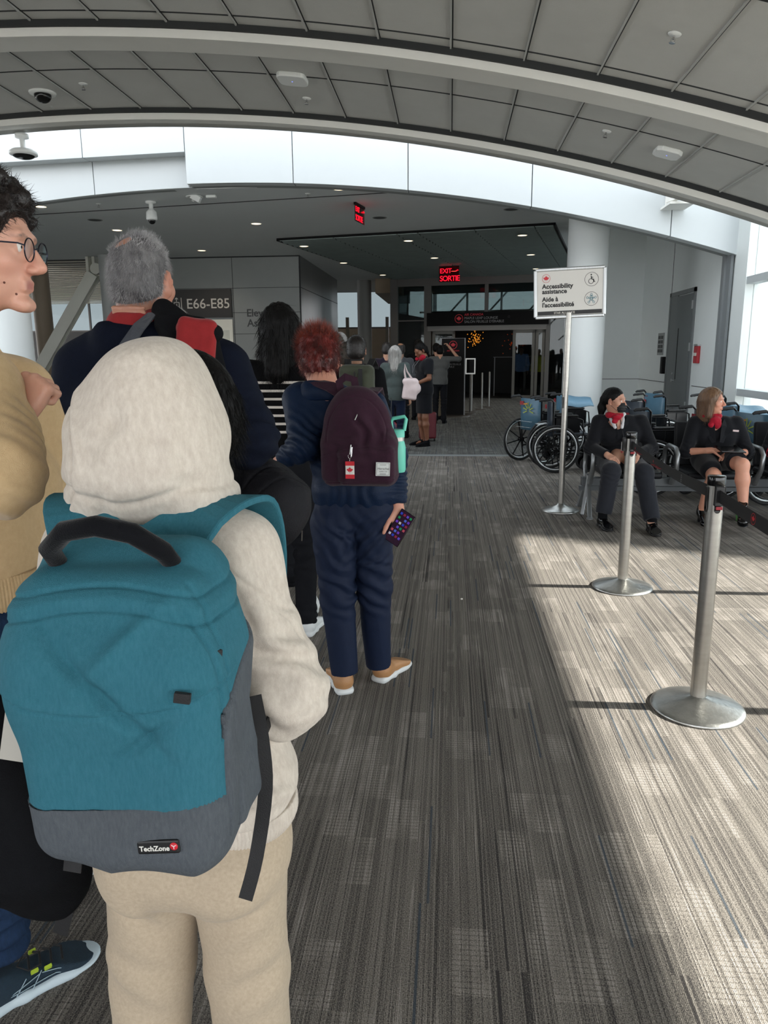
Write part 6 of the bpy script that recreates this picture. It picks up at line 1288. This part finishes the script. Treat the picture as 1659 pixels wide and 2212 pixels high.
grow(S, 'trousers', .0048, m_nt, p, disp=foldfn(.0055, 6, (1, 1, .6), 62, [(w(-.33, 3.06, .50), (.55, 0, 1), .06, .008, .12), (w(-.47, 2.98, .52), (.5, 0, 1), .07, .006, .12), (w(-.45, 2.99, .72), (.8, 0, .6), .05, .005, .12), (w(-.34, 3.02, .7), (-.7, 0, .8), .045, .006, .12)]), smooth=2)
m_tn = mat('tan leather', '#a97c52', .5, bump=.15, bscale=200); shoe(p, w(-.448, 3.03, 0), -.38, m_tn, m_whs, .27); shoe(p, w(-.318, 3.165, 0), .5, m_tn, m_whs, .27)
# phone in hand
PH = V(-.205, 3.035, .765); ph = empty('phone', PH, 0, 'black smartphone with lit app screen in the hand of the red-haired person', 'phone')
PM = Matrix.Rotation(-.35, 4, 'Z')@Matrix.Rotation(.5, 4, 'Y')@Matrix.Rotation(-.25, 4, 'X')
a = MB(); a.box((-.037, -.004, -.075), (.037, .004, .075), PM); a.build('case', m_black, ph, bevel=.0035, seg=3)
MB().box((-.034, -.0048, -.072), (.034, -.0038, .072), PM).build('screen', mat('phone screen', '#2a1526', .2, emit=.5, var=.6, vscale=40, col2='#0d0a16'), ph)
cols = ['#3c4fd0', '#9a3350', '#6f5ad8', '#2f9a62', '#c65a6a', '#5a78e0', '#7a4ad0', '#d0d0e0']
for r in range(6):
    for q in range(4):
        if (r*4+q) % 7 == 5: continue
        k = (r*3+q) % 8; MB().box((-.029+q*.0155, -.0054, .052-r*.0195), (-.029+q*.0155+.010, -.0048, .062-r*.0195), PM).build('app_icon', emat('icon %d' % k, cols[k], .55) if 'icon %d' % k not in MATS else MATS['icon %d' % k], ph)
# maroon backpack
mb_ = empty('backpack', (-.35, 2.9, .97), 0, 'maroon backpack with white square label and flag charm on the red-haired person', 'backpack'); q0 = V(-.35, 2.9, .97)
m_mar = fabric('maroon canvas', '#3a2230', .1, 60, bump=.35, bs=500, sheen=.2, col2='#33202b')
S = SDF(.04); S.box(V(-.35, 2.895, 1.075)-q0, V(.148, .078, .10), rot('X', .04), .045); S.ell(V(-.362, 2.91, 1.20)-q0, V(.132, .075, .155), None, .05); S.cap(V(-.39, 2.93, 1.29)-q0, V(-.35, 2.93, 1.285)-q0, .05, .045)
S.box(V(-.318, 2.828, 1.062)-q0, V(.108, .035, .078), rot('X', .05), .028, .012)
def md(v):
    g = v+q0; d = foldfn(.007, 9, (1, 1, .7), 31, [(V(-.33, 2.82, 1.19)-q0, (1, 0, .35), .055, .008, .07), (V(-.40, 2.83, 1.14)-q0, (.4, 0, 1), .05, .004, .08)])(v)
    t = np.hypot((g[:, 0]+.36)/.115, (g[:, 2]-1.17)/.15); d = d-.004*np.exp(-((t-1)/.02)**2)*(g[:, 2] > 1.15)*(g[:, 1] < 2.9); d = d-.004*np.exp(-((g[:, 2]-1.005-.01*np.sin((g[:, 0]+.3)*9))/.0025)**2); d = d-.003*np.exp(-((g[:, 2]-1.132+((g[:, 0]+.318)/.1)**2*.012)/.0022)**2)*(g[:, 1] < 2.86); return d
grow(S, 'pack_body', .0038, m_mar, mb_, disp=md)
MB().strip([V(*q)-q0 for q in ((-.425, 2.93, 1.335), (-.435, 2.93, 1.375), (-.41, 2.93, 1.395), (-.375, 2.93, 1.385), (-.365, 2.93, 1.325))], [V(0, -1, .2)]*5, .03, .004).build('carry_loop', m_mar, mb_)
for pts in (((-.41, 2.95, 1.32), (-.48, 2.99, 1.355), (-.56, 3.04, 1.375), (-.60, 3.10, 1.36), (-.60, 3.17, 1.28), (-.59, 3.2, 1.15)), ((-.34, 2.95, 1.31), (-.31, 3.0, 1.335), (-.30, 3.07, 1.345), (-.30, 3.15, 1.31), (-.32, 3.21, 1.2)), ):
    n_ = len(pts); MB().strip([V(*q)-q0 for q in pts], [V(0, -1+2*i/(n_-1)*.9, 1-abs(2*i/(n_-1)-.8)) for i in range(n_)], .05, .008).build('shoulder_strap', m_mar, mb_)
lb = MB().box((-.027, -.002, -.026), (.027, .002, .026)).build('label', mat('label white', '#cfd2d0', .6), mb_, tuple(V(-.252, 2.789, 1.052)-q0), (0, .04, .18)); text('lettering', 'Herschel', .0125, m_ink, lb, (-.022, -.0024, -.002), shear=.25, ext=.0002); text('lettering', 'SUPPLY CO', .006, m_ink, lb, (-.014, -.0024, -.011), ext=.0002); a = MB()
for z in (-.017, -.021, .016): a.box((-.012, -.0024, z), (.012, -.002, z+.0012))
for s_ in (-1, 1): a.box((-.024, -.0023, s_*.0225-.0005), (.024, -.002, s_*.0225+.0005)); a.box((s_*.0235-.0005, -.0023, -.023), (s_*.0235+.0005, -.002, .023))
a.build('label_print', m_ink, lb)
kc = empty('flag_keychain', (-.377, 2.775, 1.05), 0, 'small red and white maple leaf flag charm hanging from the maroon backpack zip', 'keychain'); a = MB(); a.box((-.017, -.002, -.032), (.017, .002, .032)); a.build('flag_tag', mat('flag white', '#dcd9d3', .5), kc, bevel=.002)
a = MB(); a.box((-.0172, -.0026, .017), (.0172, .0026, .033)); a.build('red_band', m_reds, kc); a = MB(); a.box((-.0172, -.0026, -.033), (.0172, .0026, -.017)); a.build('red_band', m_reds, kc); a = MB(); leaf(a, (0, -.0026, 0), .0125); a.build('leaf_mark', m_reds, kc)
a = MB(); a.tube([(.006*cos(t), 0, .052+.008*sin(t)) for t in np.linspace(0, 2*pi, 16, endpoint=False)], .001, 6, closed=True); a.tube([(0, 0, .032), (0, 0, .045)], .0012, 6); a.tube([(0, 0, .06), (.004, .01, .095)], .0025, 6); a.build('chain', m_chrome, kc)
a = MB(); a.tube([V(-.352, 2.84, 1.26)-q0, V(-.362, 2.822, 1.235)-q0], .003, 6); a.tube([V(-.37, 2.795, 1.135)-q0, V(-.373, 2.79, 1.10)-q0], .003, 6); a.build('zip_pull', m_chrome, mb_)
# water bottle
o = empty('water_bottle', (-.205, 2.93, 1.02), 0, 'mint green water bottle with loop lid in the side pocket of the maroon backpack', 'bottle'); m_mint = mat('mint plastic', '#63c3ae', .4)
MB().lathe([(.028, 0), (.032, .01), (.032, .10), (.026, .125)], seg=28).build('flask', m_mint, o); MB().lathe([(.027, .125), (.027, .14)], seg=28).build('steel_ring', m_ss, o)
a = MB(); a.lathe([(.028, .14), (.028, .165), (.024, .17)], seg=28); a.build('lid', m_mint, o); MB().tube([(-.022, 0, .165), (-.026, 0, .20), (-.018, 0, .213), (.028, 0, .22), (.034, 0, .21), (.026, 0, .165)], .0075, 10).build('loop_handle', m_mint, o)
# ================================================================ 6. THE QUEUE FURTHER AHEAD
def bag_pack(x, y, z, rz, sz, m, label, straps=True, name='backpack'):
    o = empty(name, (x, y, z), rz, label, 'backpack'); a, b, c_ = sz
    S = SDF(.03); S.box((0, 0, 0), (a, b, c_), None, .05); S.box((0, -b*.8, -c_*.1), (a*.8, b*.4, c_*.6), None, .03); grow(S, 'pack_body', .008, m, o, disp=foldfn(.004, 10, seed=3))
    MB().tube([(-.05, 0, c_-.01), (-.045, 0, c_+.035), (.045, 0, c_+.035), (.05, 0, c_-.01)], .008, 8).build('carry_loop', m_belt, o)
    if straps:
        for q in (-1, 1): MB().strip([(q*a*.6, b*.8, c_*.8), (q*a*.75, b+.08, c_+.04), (q*a*.8, b+.17, c_*.9), (q*a*.8, b+.2, c_*.3)], [(0, -.5, 1), (0, 0, 1), (0, .6, .8), (0, 1, 0)], .05, .008).build('shoulder_strap', m_belt, o)
    return o
m_brn = mat('curly grey brown hair', '#4b4137', .6, var=.6, vscale=40, col2='#23201d'); m_sv = mat('silver long hair', '#b9b7b3', .42, var=.5, vscale=60, vstretch=(1, 1, .08), col2='#6f6c69'); m_wh = mat('white cropped hair', '#b8b6b4', .6, var=.4, vscale=30, col2='#6d6b6a')
m_dkh = mat('dark cropped hair', '#1c1715', .5, var=.4, vscale=40)
generic(-1.10, 7.1, 'person with curly grey-brown hair whose head shows right behind the red hair', .1, H=1.665, hair='curly', hairm=m_brn, top=fabric('charcoal cloth', '#1d1e22', .1, 40))
generic(-.93, 6.75, 'shorter person with curly brown hair between the red hair and the black hood', -.1, H=1.57, hair='curly', hairm=m_brn, top=m_navy)
generic(-1.20, 8.2, 'person with white cropped hair far ahead beside the grey column', 0, H=1.71, hair='short', hairm=m_wh, skin='#cf9a84', top=fabric('slate shirt', '#4a515b', .1, 40))
generic(-.76, 6.1, 'person with dark cropped hair in a black hooded top wearing an olive backpack', -.02, H=1.625, hair='short', hairm=m_dkh, top=m_blk, hood=True, skin='#a97c62', vox=.008)
m_olv = fabric('olive nylon', '#4b4f43', .1, 40, bump=.3); o = bag_pack(-.72, 5.80, 1.255, -.05, (.135, .07, .15), m_olv, 'olive green backpack with black buckle strap on the hooded person')
a = MB(); a.box((.03, -.115, -.06), (.06, -.103, .12)); a.box((-.11, -.112, -.075), (.11, -.10, -.06)); a.build('buckle_strap', m_belt, o); MB().box((-.004, -.112, -.05), (.004, -.1, .1)).build('seam', m_belt, o)
o = MB().box((-.12, -.03, -.14), (.12, .03, .14)).build('grey_pouch', fabric('grey cloth', '#5a5c5c', .1, 40), None, (-.68, 5.78, .96), bevel=.02); tag(o, 'grey cloth pouch hanging just below the olive backpack', 'bag')
# grey head just past the navy jacket
generic(-1.84, 5.0, 'person with short grey hair seen between the navy jacket and the gate sign', 0, H=1.79, hair='short', hairm=m_wh, top=fabric('dark teal cloth', '#1c2a2e', .1, 40))
generic(-1.12, 4.6, 'person in dark clothes mostly hidden behind the striped sweater', .1, H=1.55, hair='short', hairm=m_dkh, top=fabric('black quilt', '#15171a', .1, 40))
# farther
generic(-1.06, 12.6, 'person with black hair in a maroon and navy jacket left of the silver-haired person', 0, H=1.67, hair='short', hairm=m_dkh, top=fabric('maroon navy cloth', '#2c1820', .3, 9, col2='#151c2b'), vox=.012)
generic(-.88, 13.4, 'balding person in a grey shirt behind the silver-haired person', .1, H=1.67, hair='bald', hairm=m_dkh, skin='#9b6f55', top=fabric('grey shirt', '#43464a', .1, 40), vox=.012)
o, A_, c, R, s = generic(-.84, 11.5, 'person with long silver hair in a grey-green shirt and dark jeans', -.05, H=1.60, hair='long', hairm=m_sv, top=fabric('grey green satin', '#46504f', .12, 12, bump=.2, rough=.45), bottom=fabric('dark indigo denim', '#182238', .15, 80), shoes=m_whs, vox=.009, hairlen=.24, coat_z=.84, headf=(.05, 1, -.1))
tb = empty('tote_bag', (-.60, 11.35, .98), .3, 'pale pink tote bag hanging at the side of the silver-haired person', 'bag'); m_pk = mat('pale pink leather', '#d8c6c6', .45, var=.05, vscale=10)
S = SDF(.03); S.cap((-.07, 0, .10), (.07, 0, .10), .05, .05, sc=(1, 1, 1)); S.box((.0, 0, -.02), (.105, .06, .15), rot('Y', .15), .03); S.ell((.06, 0, -.02), (.11, .07, .09), rot('Y', -.5)); grow(S, 'bag_body', .007, m_pk, tb, disp=foldfn(.005, 9, seed=3))
for q in (-.04, .04): MB().tube([(-.07, q, .12), (-.09, q*.6, .25), (-.085, 0, .36), (-.05, q*.6, .25), (.04, q, .12)], .007, 8).build('handle', m_pk, tb)
# suitcases between them
for (x, y, m, lb) in ((-.93, 10.9, '#8c1f33', 'small red suitcase partly hidden by the maroon backpack'), (-.38, 12.9, '#5a1420', 'dark red suitcase behind the silver-haired person')):
    o = empty('suitcase', (x, y, 0), 0, lb, 'suitcase'); MB().box((-.15, -.1, .05), (.15, .1, .5)).build('shell', mat('suitcase '+m, m, .4), o, bevel=.03, seg=3); a = MB(); a.tube([(-.07, .08, .5), (-.07, .08, .85), (.07, .08, .85), (.07, .08, .5)], .008, 8); a.build('handle', m_bp, o)
    for q in (-.12, .12): MB().lathe([(.025, -.012), (.025, .012)], seg=14, M=Matrix.Translation((q, 0, .026))@Matrix.Rotation(pi/2, 4, 'Y')).build('wheel', m_bp, o)
# attendant with red scarf
m_uni = fabric('charcoal uniform', '#17181c', .08, 60, bump=.2); m_scf = fabric('crimson scarf', '#a0152b', .25, 30, bump=.4, rough=.5); m_legs = mat('tights', '#8a6048', .45)
o, A_, c, R, s = generic(-.42, 12.25, 'airline attendant in a short-sleeved charcoal dress and red scarf, head bowed', 2.05, H=1.68, skin='#7d5038', hair='short', hairm=m_bh, top=m_uni, bottom=m_uni, skirt=True, short_sleeve=True, headf=(-.12, .85, -.42), hc=(.0, .07, 1.535), vox=.007, shoes=m_blk, girth=1.05,
    arms={'L': ((-.17, -.01, 1.36), (-.22, .02, 1.10), (-.16, .22, 1.02)), 'R': ((.17, -.01, 1.36), (.23, -.01, 1.10), (.24, .05, .86))})
S = SDF(.01); S.cap(c+V(-.04, -.02, -.11), c+V(.04, -.02, -.11), .055, .055); S.ell(c+V(.02, .05, -.13), V(.04, .03, .03)); grow(S, 'scarf', .006, m_scf, o, disp=foldfn(.004, 30, seed=2))
S = SDF(.02); S.cap(c+V(0, -.09, .05), c+V(0, -.12, -.02), .035, .03); S.cap(c+V(0, -.12, -.02), c+V(.02, -.13, -.09), .028, .012); grow(S, 'ponytail', .006, m_bh, o)
MB().lathe([(.03, -.012), (.031, 0), (.03, .012)], seg=20).build('watch', mat('watch band', '#c9c9cc', .3, .8), o, tuple(A_['R'][2]+V(0, 0, .01)))
MB().tube([c+V(-.05, .04, -.14), c+V(-.04, .12, -.24), c+V(0, .14, -.36), c+V(.04, .12, -.24), c+V(.05, .04, -.14)], .003, 6).build('lanyard', m_gl, o)
# person with raised arm, person behind the totem, people inside the lounge
generic(-.22, 16.3, 'person in a grey long-sleeved top raising one arm beside the totem', 0, H=1.66, hair='short', hairm=m_bh, top=fabric('mid grey cloth', '#5b5c5b', .1, 40), vox=.012, arms={'R': ((.17, 0, 1.38), (.40, .02, 1.38), (.20, .06, 1.62)), 'L': ((-.175, -.01, 1.38), (-.22, -.03, 1.12), (-.2, .1, .9))})
generic(-.32, 17.3, 'person in a black top and khaki trousers half hidden by the totem', 0, H=1.72, hair='short', hairm=m_bh, top=m_blk, bottom=fabric('khaki cloth', '#5f5647', .1, 30), vox=.014)
generic(-.72, 17.2, 'person with black hair and raised hand beyond the attendant', 0, H=1.78, hair='curly', hairm=m_bh, top=m_blk, vox=.014)
lp = LM@Vector((4.25, 9.9, 0)); generic(lp.x, lp.y, 'person in a pale blue shirt with a dark crossbody strap inside the lounge glass', 2.9, H=1.72, hair='short', hairm=m_dkh, skin='#5f4334', top=fabric('pale blue shirt', '#5f7299', .08, 30), vox=.014)
lp = LM@Vector((4.75, 10.6, 0)); generic(lp.x, lp.y, 'person in a yellow top standing deeper behind the lounge glass', 2.6, H=1.66, hair='short', hairm=m_dkh, skin='#5f4334', top=fabric('yellow cloth', '#9a8f2c', .08, 30), vox=.016)

# ================================================================ 7. SEATED ATTENDANTS
m_suit = fabric('charcoal suit cloth', '#17181c', .08, 80, bump=.2, bs=600); m_suitt = fabric('grey suit trousers', '#26282e', .08, 80, bump=.2, bs=600); m_shirt = mat('white shirt', '#c9c9cc', .7, bump=.2, bscale=30)
def seated(x, y, label, skin, turn, hz, trousers=True, legs=None, arms=None, lean=0., hx=0., sh_w=.18, sl='full', hairf=None, hs=.96):
    o = person(x, y, label, pi); R = headR(turn); c = V(hx, .03+lean, hz)
    nb = V(hx*.6, .0+lean, hz-.165); shz = hz-.20
    S = SDF(.02); L = add_head(S, c, R, hs, neck=nb, nr=.052); S.cap(nb-V(0, 0, .05), V(0, 0, .62), .09, .10)
    A = {}
    for q, nm in ((1, 'R'), (-1, 'L')):
        sh, el, wr, d, n, s_, cu = arms[nm]; sh, el, wr = V(*sh), V(*el), V(*wr); A[nm] = (sh, el, wr)
        S.cap(V(0, lean, shz-.02), sh, .06, .045); S.cap(sh, el, .042, .036); S.cap(el, wr, .036, .024); add_hand(S, wr, V(*d), V(*n), V(*s_), curl=cu, hs=.93, k=.006)
    if not trousers:
        for hp, kn, an, to in legs: leg_skin(S, hp, kn, an, to, (.08, .056, .033))
        S.cap((0, 0, .6), (0, .02, .5), .1, .1)
    else:
        for hp, kn, an, to in legs: S.cap(V(*kn), V(*an), .045, .034)
        S.cap((0, 0, .6), legs[0][1], .06, .05); S.cap((0, 0, .6), legs[1][1], .06, .05)
    grow(S, 'body', .0048, m_skin, o, colf=skin_col(c, R, hs, skin, lips='#9b4748', brow='#2a1b16')); eyes(o, c, R, hs)
    S = SDF(.03); S.cap(V(-.085, lean*.9, shz-.10), V(.085, lean*.9, shz-.10), .115, .115, sc=(1, .9, 1)); S.cap(A['L'][0]+V(.02, 0, 0), A['R'][0]-V(.02, 0, 0), .06, .06); S.cap(V(-.07, lean, shz+.02), V(.07, lean, shz+.02), .05, .05); S.cap(V(-.06, lean*.5, .75), V(.06, lean*.5, .75), .13, .13, sc=(1, .9, 1)); S.ell(V(0, 0, .56), V(.19, .15, .13))
    for nm in 'RL':
        sh, el, wr = A[nm]; S.cap(sh, el, .066, .058)
        if sl == 'full': S.cap(el, wr, .056, .042, flat=True)
        else: S.cap(el, el+(wr-el)*.18, .056, .052, flat=True)
    S.ell(V(hx*.5, .12+lean, shz+.02), V(.05, .07, .09), rot('X', .3), .01, -1); S.cut((0, -.35, 1), V(0, lean, shz+.075))
    grow(S, 'jacket', .0055, m_suit, o, disp=foldfn(.005, 7, (1, 1, .7), int(x*10), [(A[nm][1], (0, .5, 1), .03, .005, .08) for nm in 'RL']))
    return o, A, c, R, L, shz, lean
# masked attendant
o, A_, c, R, L, shz, ln = seated(1.55, 6.98, 'seated attendant in a black face mask and dark trouser suit with a red scarf', '#b98a74', (-.78, .62, -.05), 1.055, lean=.05, hx=.07,
    legs=(((.09, .05, .50), (.155, .50, .47), (.215, .56, .10), None), ((-.09, .05, .50), (-.12, .50, .46), (-.155, .72, .075), None)),
    arms={'R': ((.185, .03, .865), (.265, .10, .63), (.165, .32, .60), (-.45, .8, -.30), (-.2, -.2, -1), (-.9, -.4, .1), (.25, .3, .3, .35)), 'L': ((-.185, .03, .865), (-.27, .12, .63), (-.09, .35, .60), (.45, .8, -.35), (.2, -.2, -1), (.9, -.4, .1), (.3, .35, .4, .45))})
S = SDF(.025); S.ell((0, .02, .50), (.19, .16, .10))
for hp, kn, an in (((.09, .05, .50), (.155, .50, .475), (.215, .565, .12)), ((-.09, .05, .50), (-.12, .50, .47), (-.158, .71, .10))): S.cap(hp, kn, .10, .078); S.cap(kn, an, .078, .066, flat=True)
grow(S, 'trousers', .006, m_suitt, o, disp=foldfn(.005, 7, (1, 1, .7), 4, [((.155, .50, .42), (0, .5, 1), .04, .006, .09), ((-.12, .5, .42), (0, .5, 1), .04, .006, .09)]))
shoe(o, (.22, .50, 0), -.1, m_black, m_bp, .27); shoe(o, (-.165, .66, 0), .05, m_black, m_bp, .27)
for x, y, z in ((.218, .555, .075), (-.158, .715, .085)): S = SDF(.01); S.cap((x, y, z+.05), (x, y, z), .041, .04, flat=True); grow(S, 'sock', .005, m_blk, o)
S = SDF(.008); S.ell(L(0, .072, -.052), V(.052, .048, .05), R); S.cap(L(0, .09, -.01), L(0, .11, -.035), .012, .014); S.cut(-R@V(0, 1, 0), L(0, .04, 0)); S.cut(R@V(0, 0, 1), L(0, 0, -.008))
def pl(v): q = (v-c)@R; return .0018*np.sign(np.sin(q[:, 2]*330))
mk = grow(S, 'face_mask', .0035, mat('black mask', '#17181b', .7), o, disp=pl)
for q in (-1, 1): MB().tube([L(q*.05, .06, -.015), L(q*.075, .02, -.0), L(q*.085, -.012, .005)], .0014, 6).build('ear_loop', m_belt, mk); MB().tube([L(q*.05, .06, -.085), L(q*.07, .02, -.05), L(q*.083, -.015, -.02)], .0014, 6).build('ear_loop', m_belt, mk)
S = SDF(.012); S.ell(L(0, -.02, .035), V(.079, .099, .09), R); S.cap(L(0, -.10, .0), L(0, -.12, -.07), .045, .035, k=.03); S.cap(L(0, -.12, -.07), L(.01, -.12, -.17), .035, .02, k=.03); S.cut(R@V(0, 1, -.8), L(0, .065, .055)); S.ell(L(.09, .03, -.03), V(.03, .045, .05), R, .01, -1); S.ell(L(-.09, .03, -.03), V(.03, .045, .05), R, .01, -1)
grow(S, 'hair', .0045, m_bh, o, disp=lambda v: .0015*vnoise(v, (120, 30, 60), 2))
S = SDF(.01); S.cap(c+V(-.04, .0, -.125), c+V(.03, .0, -.125), .044, .044, sc=(1, 1, .7)); S.ell(c+V(-.02, .05, -.145), V(.038, .03, .025)); S.ell(c+V(-.0, .06, -.175), V(.026, .02, .026)); grow(S, 'scarf', .0045, m_scf, o, disp=foldfn(.004, 34, seed=4))
S = SDF(.008)
for q in (-1, 1): S.cap(V(q*.066+.04, .04, shz+.075), V(q*.03+.04, .165, shz-.03), .022, .014)
S.cap(V(.04-.06, .0, shz+.08), V(.04+.06, .0, shz+.08), .014, .014); grow(S, 'shirt_collar', .0045, m_shirt, o)
for q in (-1, 1): MB().add([(.02+q*.065, .10, shz+.06), (.02+q*.115, .105, shz-.03), (.02+q*.06, .155, shz-.16), (.02+q*.02, .165, shz-.15), (.02+q*.03, .14, shz-.0)], [(0, 1, 2, 3, 4)]).build('lapel', m_uni, o)
bd = MB().box((-.028, -.002, -.04), (.028, .002, .04)).build('id_badge', mat('badge card', '#8d8d8c', .4), o, (-.01, .215, .66)); MB().tube([(0, .0, .04), (.02, -.04, .15), (.03, -.11, .26)], .003, 6).build('lanyard', m_belt, bd)
# fair-haired attendant, legs crossed
o, A_, c, R, L, shz, ln = seated(2.40, 7.0, 'seated attendant with shoulder-length fair hair and crossed bare legs in a charcoal skirt suit', '#c99078', (-.84, .54, .0), 1.045, trousers=False, lean=.05, hx=.06,
    legs=(((.08, .06, .50), (.13, .48, .44), (.17, .36, .10), (.17, .44, .04)), ((-.08, .06, .53), (-.065, .56, .545), (-.085, .62, .16), (-.12, .70, .10))), sl='short',
    arms={'R': ((.18, .03, .85), (.27, .12, .60), (.10, .26, .63), (-.92, .25, .12), (0, -.2, -1), (0, 1, .1), (.25, .3, .35, .4)), 'L': ((-.18, .03, .85), (-.27, .12, .60), (-.09, .29, .60), (.9, .3, -.05), (0, -.2, -1), (0, 1, .1), (.3, .35, .4, .45))})
S = SDF(.03); S.ell((0, .02, .52), (.19, .16, .11)); S.cap((.08, .06, .50), (.12, .36, .47), .10, .088); S.cap((-.08, .06, .53), (-.068, .42, .555), .10, .088); S.cut((0, 1, .1), (0, .43, .5)); grow(S, 'skirt', .006, m_uni, o, disp=foldfn(.003, 8, seed=6))
shoe(o, (.165, .31, 0), .0, m_black, m_bp, .24, heel=.05, toe_up=-.1); shoe(o, (-.075, .60, .10), .25, m_black, m_bp, .24, heel=.04, toe_up=-.15)
for x, y, z in ((-.088, .615, .185),): MB().tube([(x+.036*cos(t), y+.036*sin(t), z) for t in np.linspace(0, 2*pi, 20, endpoint=False)], .004, 6, closed=True).build('ankle_strap', m_blk, o)
m_bln = mat('fair brown hair', '#7a5c43', .4, var=.5, vscale=50, vstretch=(1, 1, .08), bump=.4, bscale=150, bstretch=(1, 1, .1), col2='#4e3827')
S = SDF(.015); S.ell(L(0, -.015, .042), V(.085, .104, .092), R); S.cap(L(0, -.05, 0), L(0, -.055, -.13), .08, .07, sc=(1, 1, 1), k=.03)
for q in (-1, 1): S.cap(L(q*.068, .012, .03), L(q*.075, .0, -.125), .032, .026, k=.03)
S.ell(L(0, .105, -.03), V(.075, .085, .11), R, .015, -1); hair_obj(S, o, .0045, m_bln, 1500, .05, .0006, lambda P, N: N*.15+V(0, 0, -1), seed=3, disp=lambda v: .003*vnoise(v, (80, 80, 6), 3), jit=.1)
S = SDF(.01); S.cap(c+V(-.045, .0, -.125), c+V(.045, .0, -.125), .046, .046, sc=(1, 1, .8)); S.ell(c+V(-.02, .06, -.16), V(.05, .03, .035)); S.ell(c+V(-.04, .07, -.20), V(.03, .018, .035)); S.ell(c+V(.02, .07, -.20), V(.022, .018, .025)); grow(S, 'scarf', .0045, m_scf, o, disp=foldfn(.005, 30, seed=9))
for q in (-1, 1): MB().add([(.02+q*.065, .105, shz+.05), (.02+q*.115, .115, shz-.03), (.02+q*.05, .185, shz-.16), (.02+q*.015, .19, shz-.15), (.02+q*.03, .16, shz-.0)], [(0, 1, 2, 3, 4)]).build('lapel', m_suit, o)
MB().box((-.035, -.003, -.008), (.035, .003, .008)).build('name_badge', mat('badge pale', '#b9a3a3', .4), o, (-.13, .175, shz-.05), (0, -.1, .5)); MB().lathe([(.031, -.01), (.032, 0), (.031, .01)], seg=20, M=Matrix.Rotation(pi/2, 4, 'Y')).build('wristwatch', m_chrome, o, (-.11, .285, .602))
o = MB().box((-.11, -.006, -.075), (.11, .006, .075)).build('tablet', m_black, None, (2.42, 6.62, .655), (-1.35, .05, .15), bevel=.004); tag(o, 'dark tablet lying on the crossed knee of the fair-haired attendant', 'tablet')
# third attendant, only an arm at the right edge
o, A_, c, R, L, shz, ln = seated(3.13, 7.0, 'seated person in black with red-trimmed sleeve and gold bangle at the right edge', '#b88a72', (-.5, .9, 0), 1.05, lean=.02,
    legs=(((.09, .05, .50), (.14, .50, .47), (.15, .52, .10), None), ((-.09, .05, .50), (-.12, .50, .46), (-.13, .55, .08), None)), sl='short',
    arms={'R': ((.185, .03, .84), (.27, .10, .62), (.10, .32, .56), (-.8, .5, -.2), (0, -.2, -1), (-.3, .9, .1), (.3, .3, .3, .35)), 'L': ((-.185, .03, .84), (-.27, .12, .62), (-.05, .34, .56), (.8, .5, -.2), (0, -.2, -1), (.3, .9, 0), (.3, .35, .4, .45))})
S = SDF(.025); S.ell((0, .02, .50), (.19, .16, .10))
for hp, kn, an in (((.09, .05, .50), (.14, .50, .475), (.15, .525, .1)), ((-.09, .05, .50), (-.12, .50, .47), (-.13, .55, .10))): S.cap(hp, kn, .10, .078); S.cap(kn, an, .078, .066, flat=True)
grow(S, 'trousers', .008, m_blktr, o); shoe(o, (.15, .47, 0), 0, m_black, m_bp, .26); shoe(o, (-.13, .5, 0), 0, m_black, m_bp, .26)
S = SDF(.01); S.ell(L(0, -.02, .035), V(.08, .10, .09), R); S.cut(R@V(0, 1, -.8), L(0, .065, .055)); grow(S, 'hair', .006, m_bh, o)
sh, el, wr = A_['R']; dn = nrm(wr-el); fm = frame(dn)
for k, t in enumerate((.02, .045)): MB().tube([el+dn*t+(fm[:, 0]*cos(a_)+fm[:, 1]*sin(a_))*.062 for a_ in np.linspace(0, 2*pi, 24, endpoint=False)], .005, 8, closed=True).build('red_cuff_trim', m_scf, o)
MB().tube([wr-dn*.03+(fm[:, 0]*cos(a_)+fm[:, 1]*sin(a_))*.033 for a_ in np.linspace(0, 2*pi, 24, endpoint=False)], .003, 8, closed=True).build('bangle', mat('gold', '#c9a24a', .3, 1.0), o)
# ice-cream cup under the seats
o = empty('snack_cup', (2.60, 6.72, 0), 0, 'small green and white paper cup with crumpled red wrapper on the carpet under the seats', 'cup')
MB().lathe([(.036, 0), (.044, .075)], seg=28).build('cup_body', mat('cup green', '#5f9a55', .6), o); MB().lathe([(.044, .073), (.048, .075), (.049, .1), (.045, .102)], seg=28).build('white_rim', m_whs, o); S = SDF(.01); S.ell((-.01, 0, .115), (.05, .035, .022), rot('Y', .4)); S.ell((-.045, 0, .145), (.03, .02, .012), rot('Y', .6)); grow(S, 'wrapper', .005, m_scf, o, disp=foldfn(.006, 30, seed=2))
o = MB().ell((0, 0, .006), (.008, .007, .006), 8, 6).build('carpet_crumb', m_w, None, (.085, 4.37, 0)); tag(o, 'tiny pale crumb lying on the shaded carpet', 'crumb')
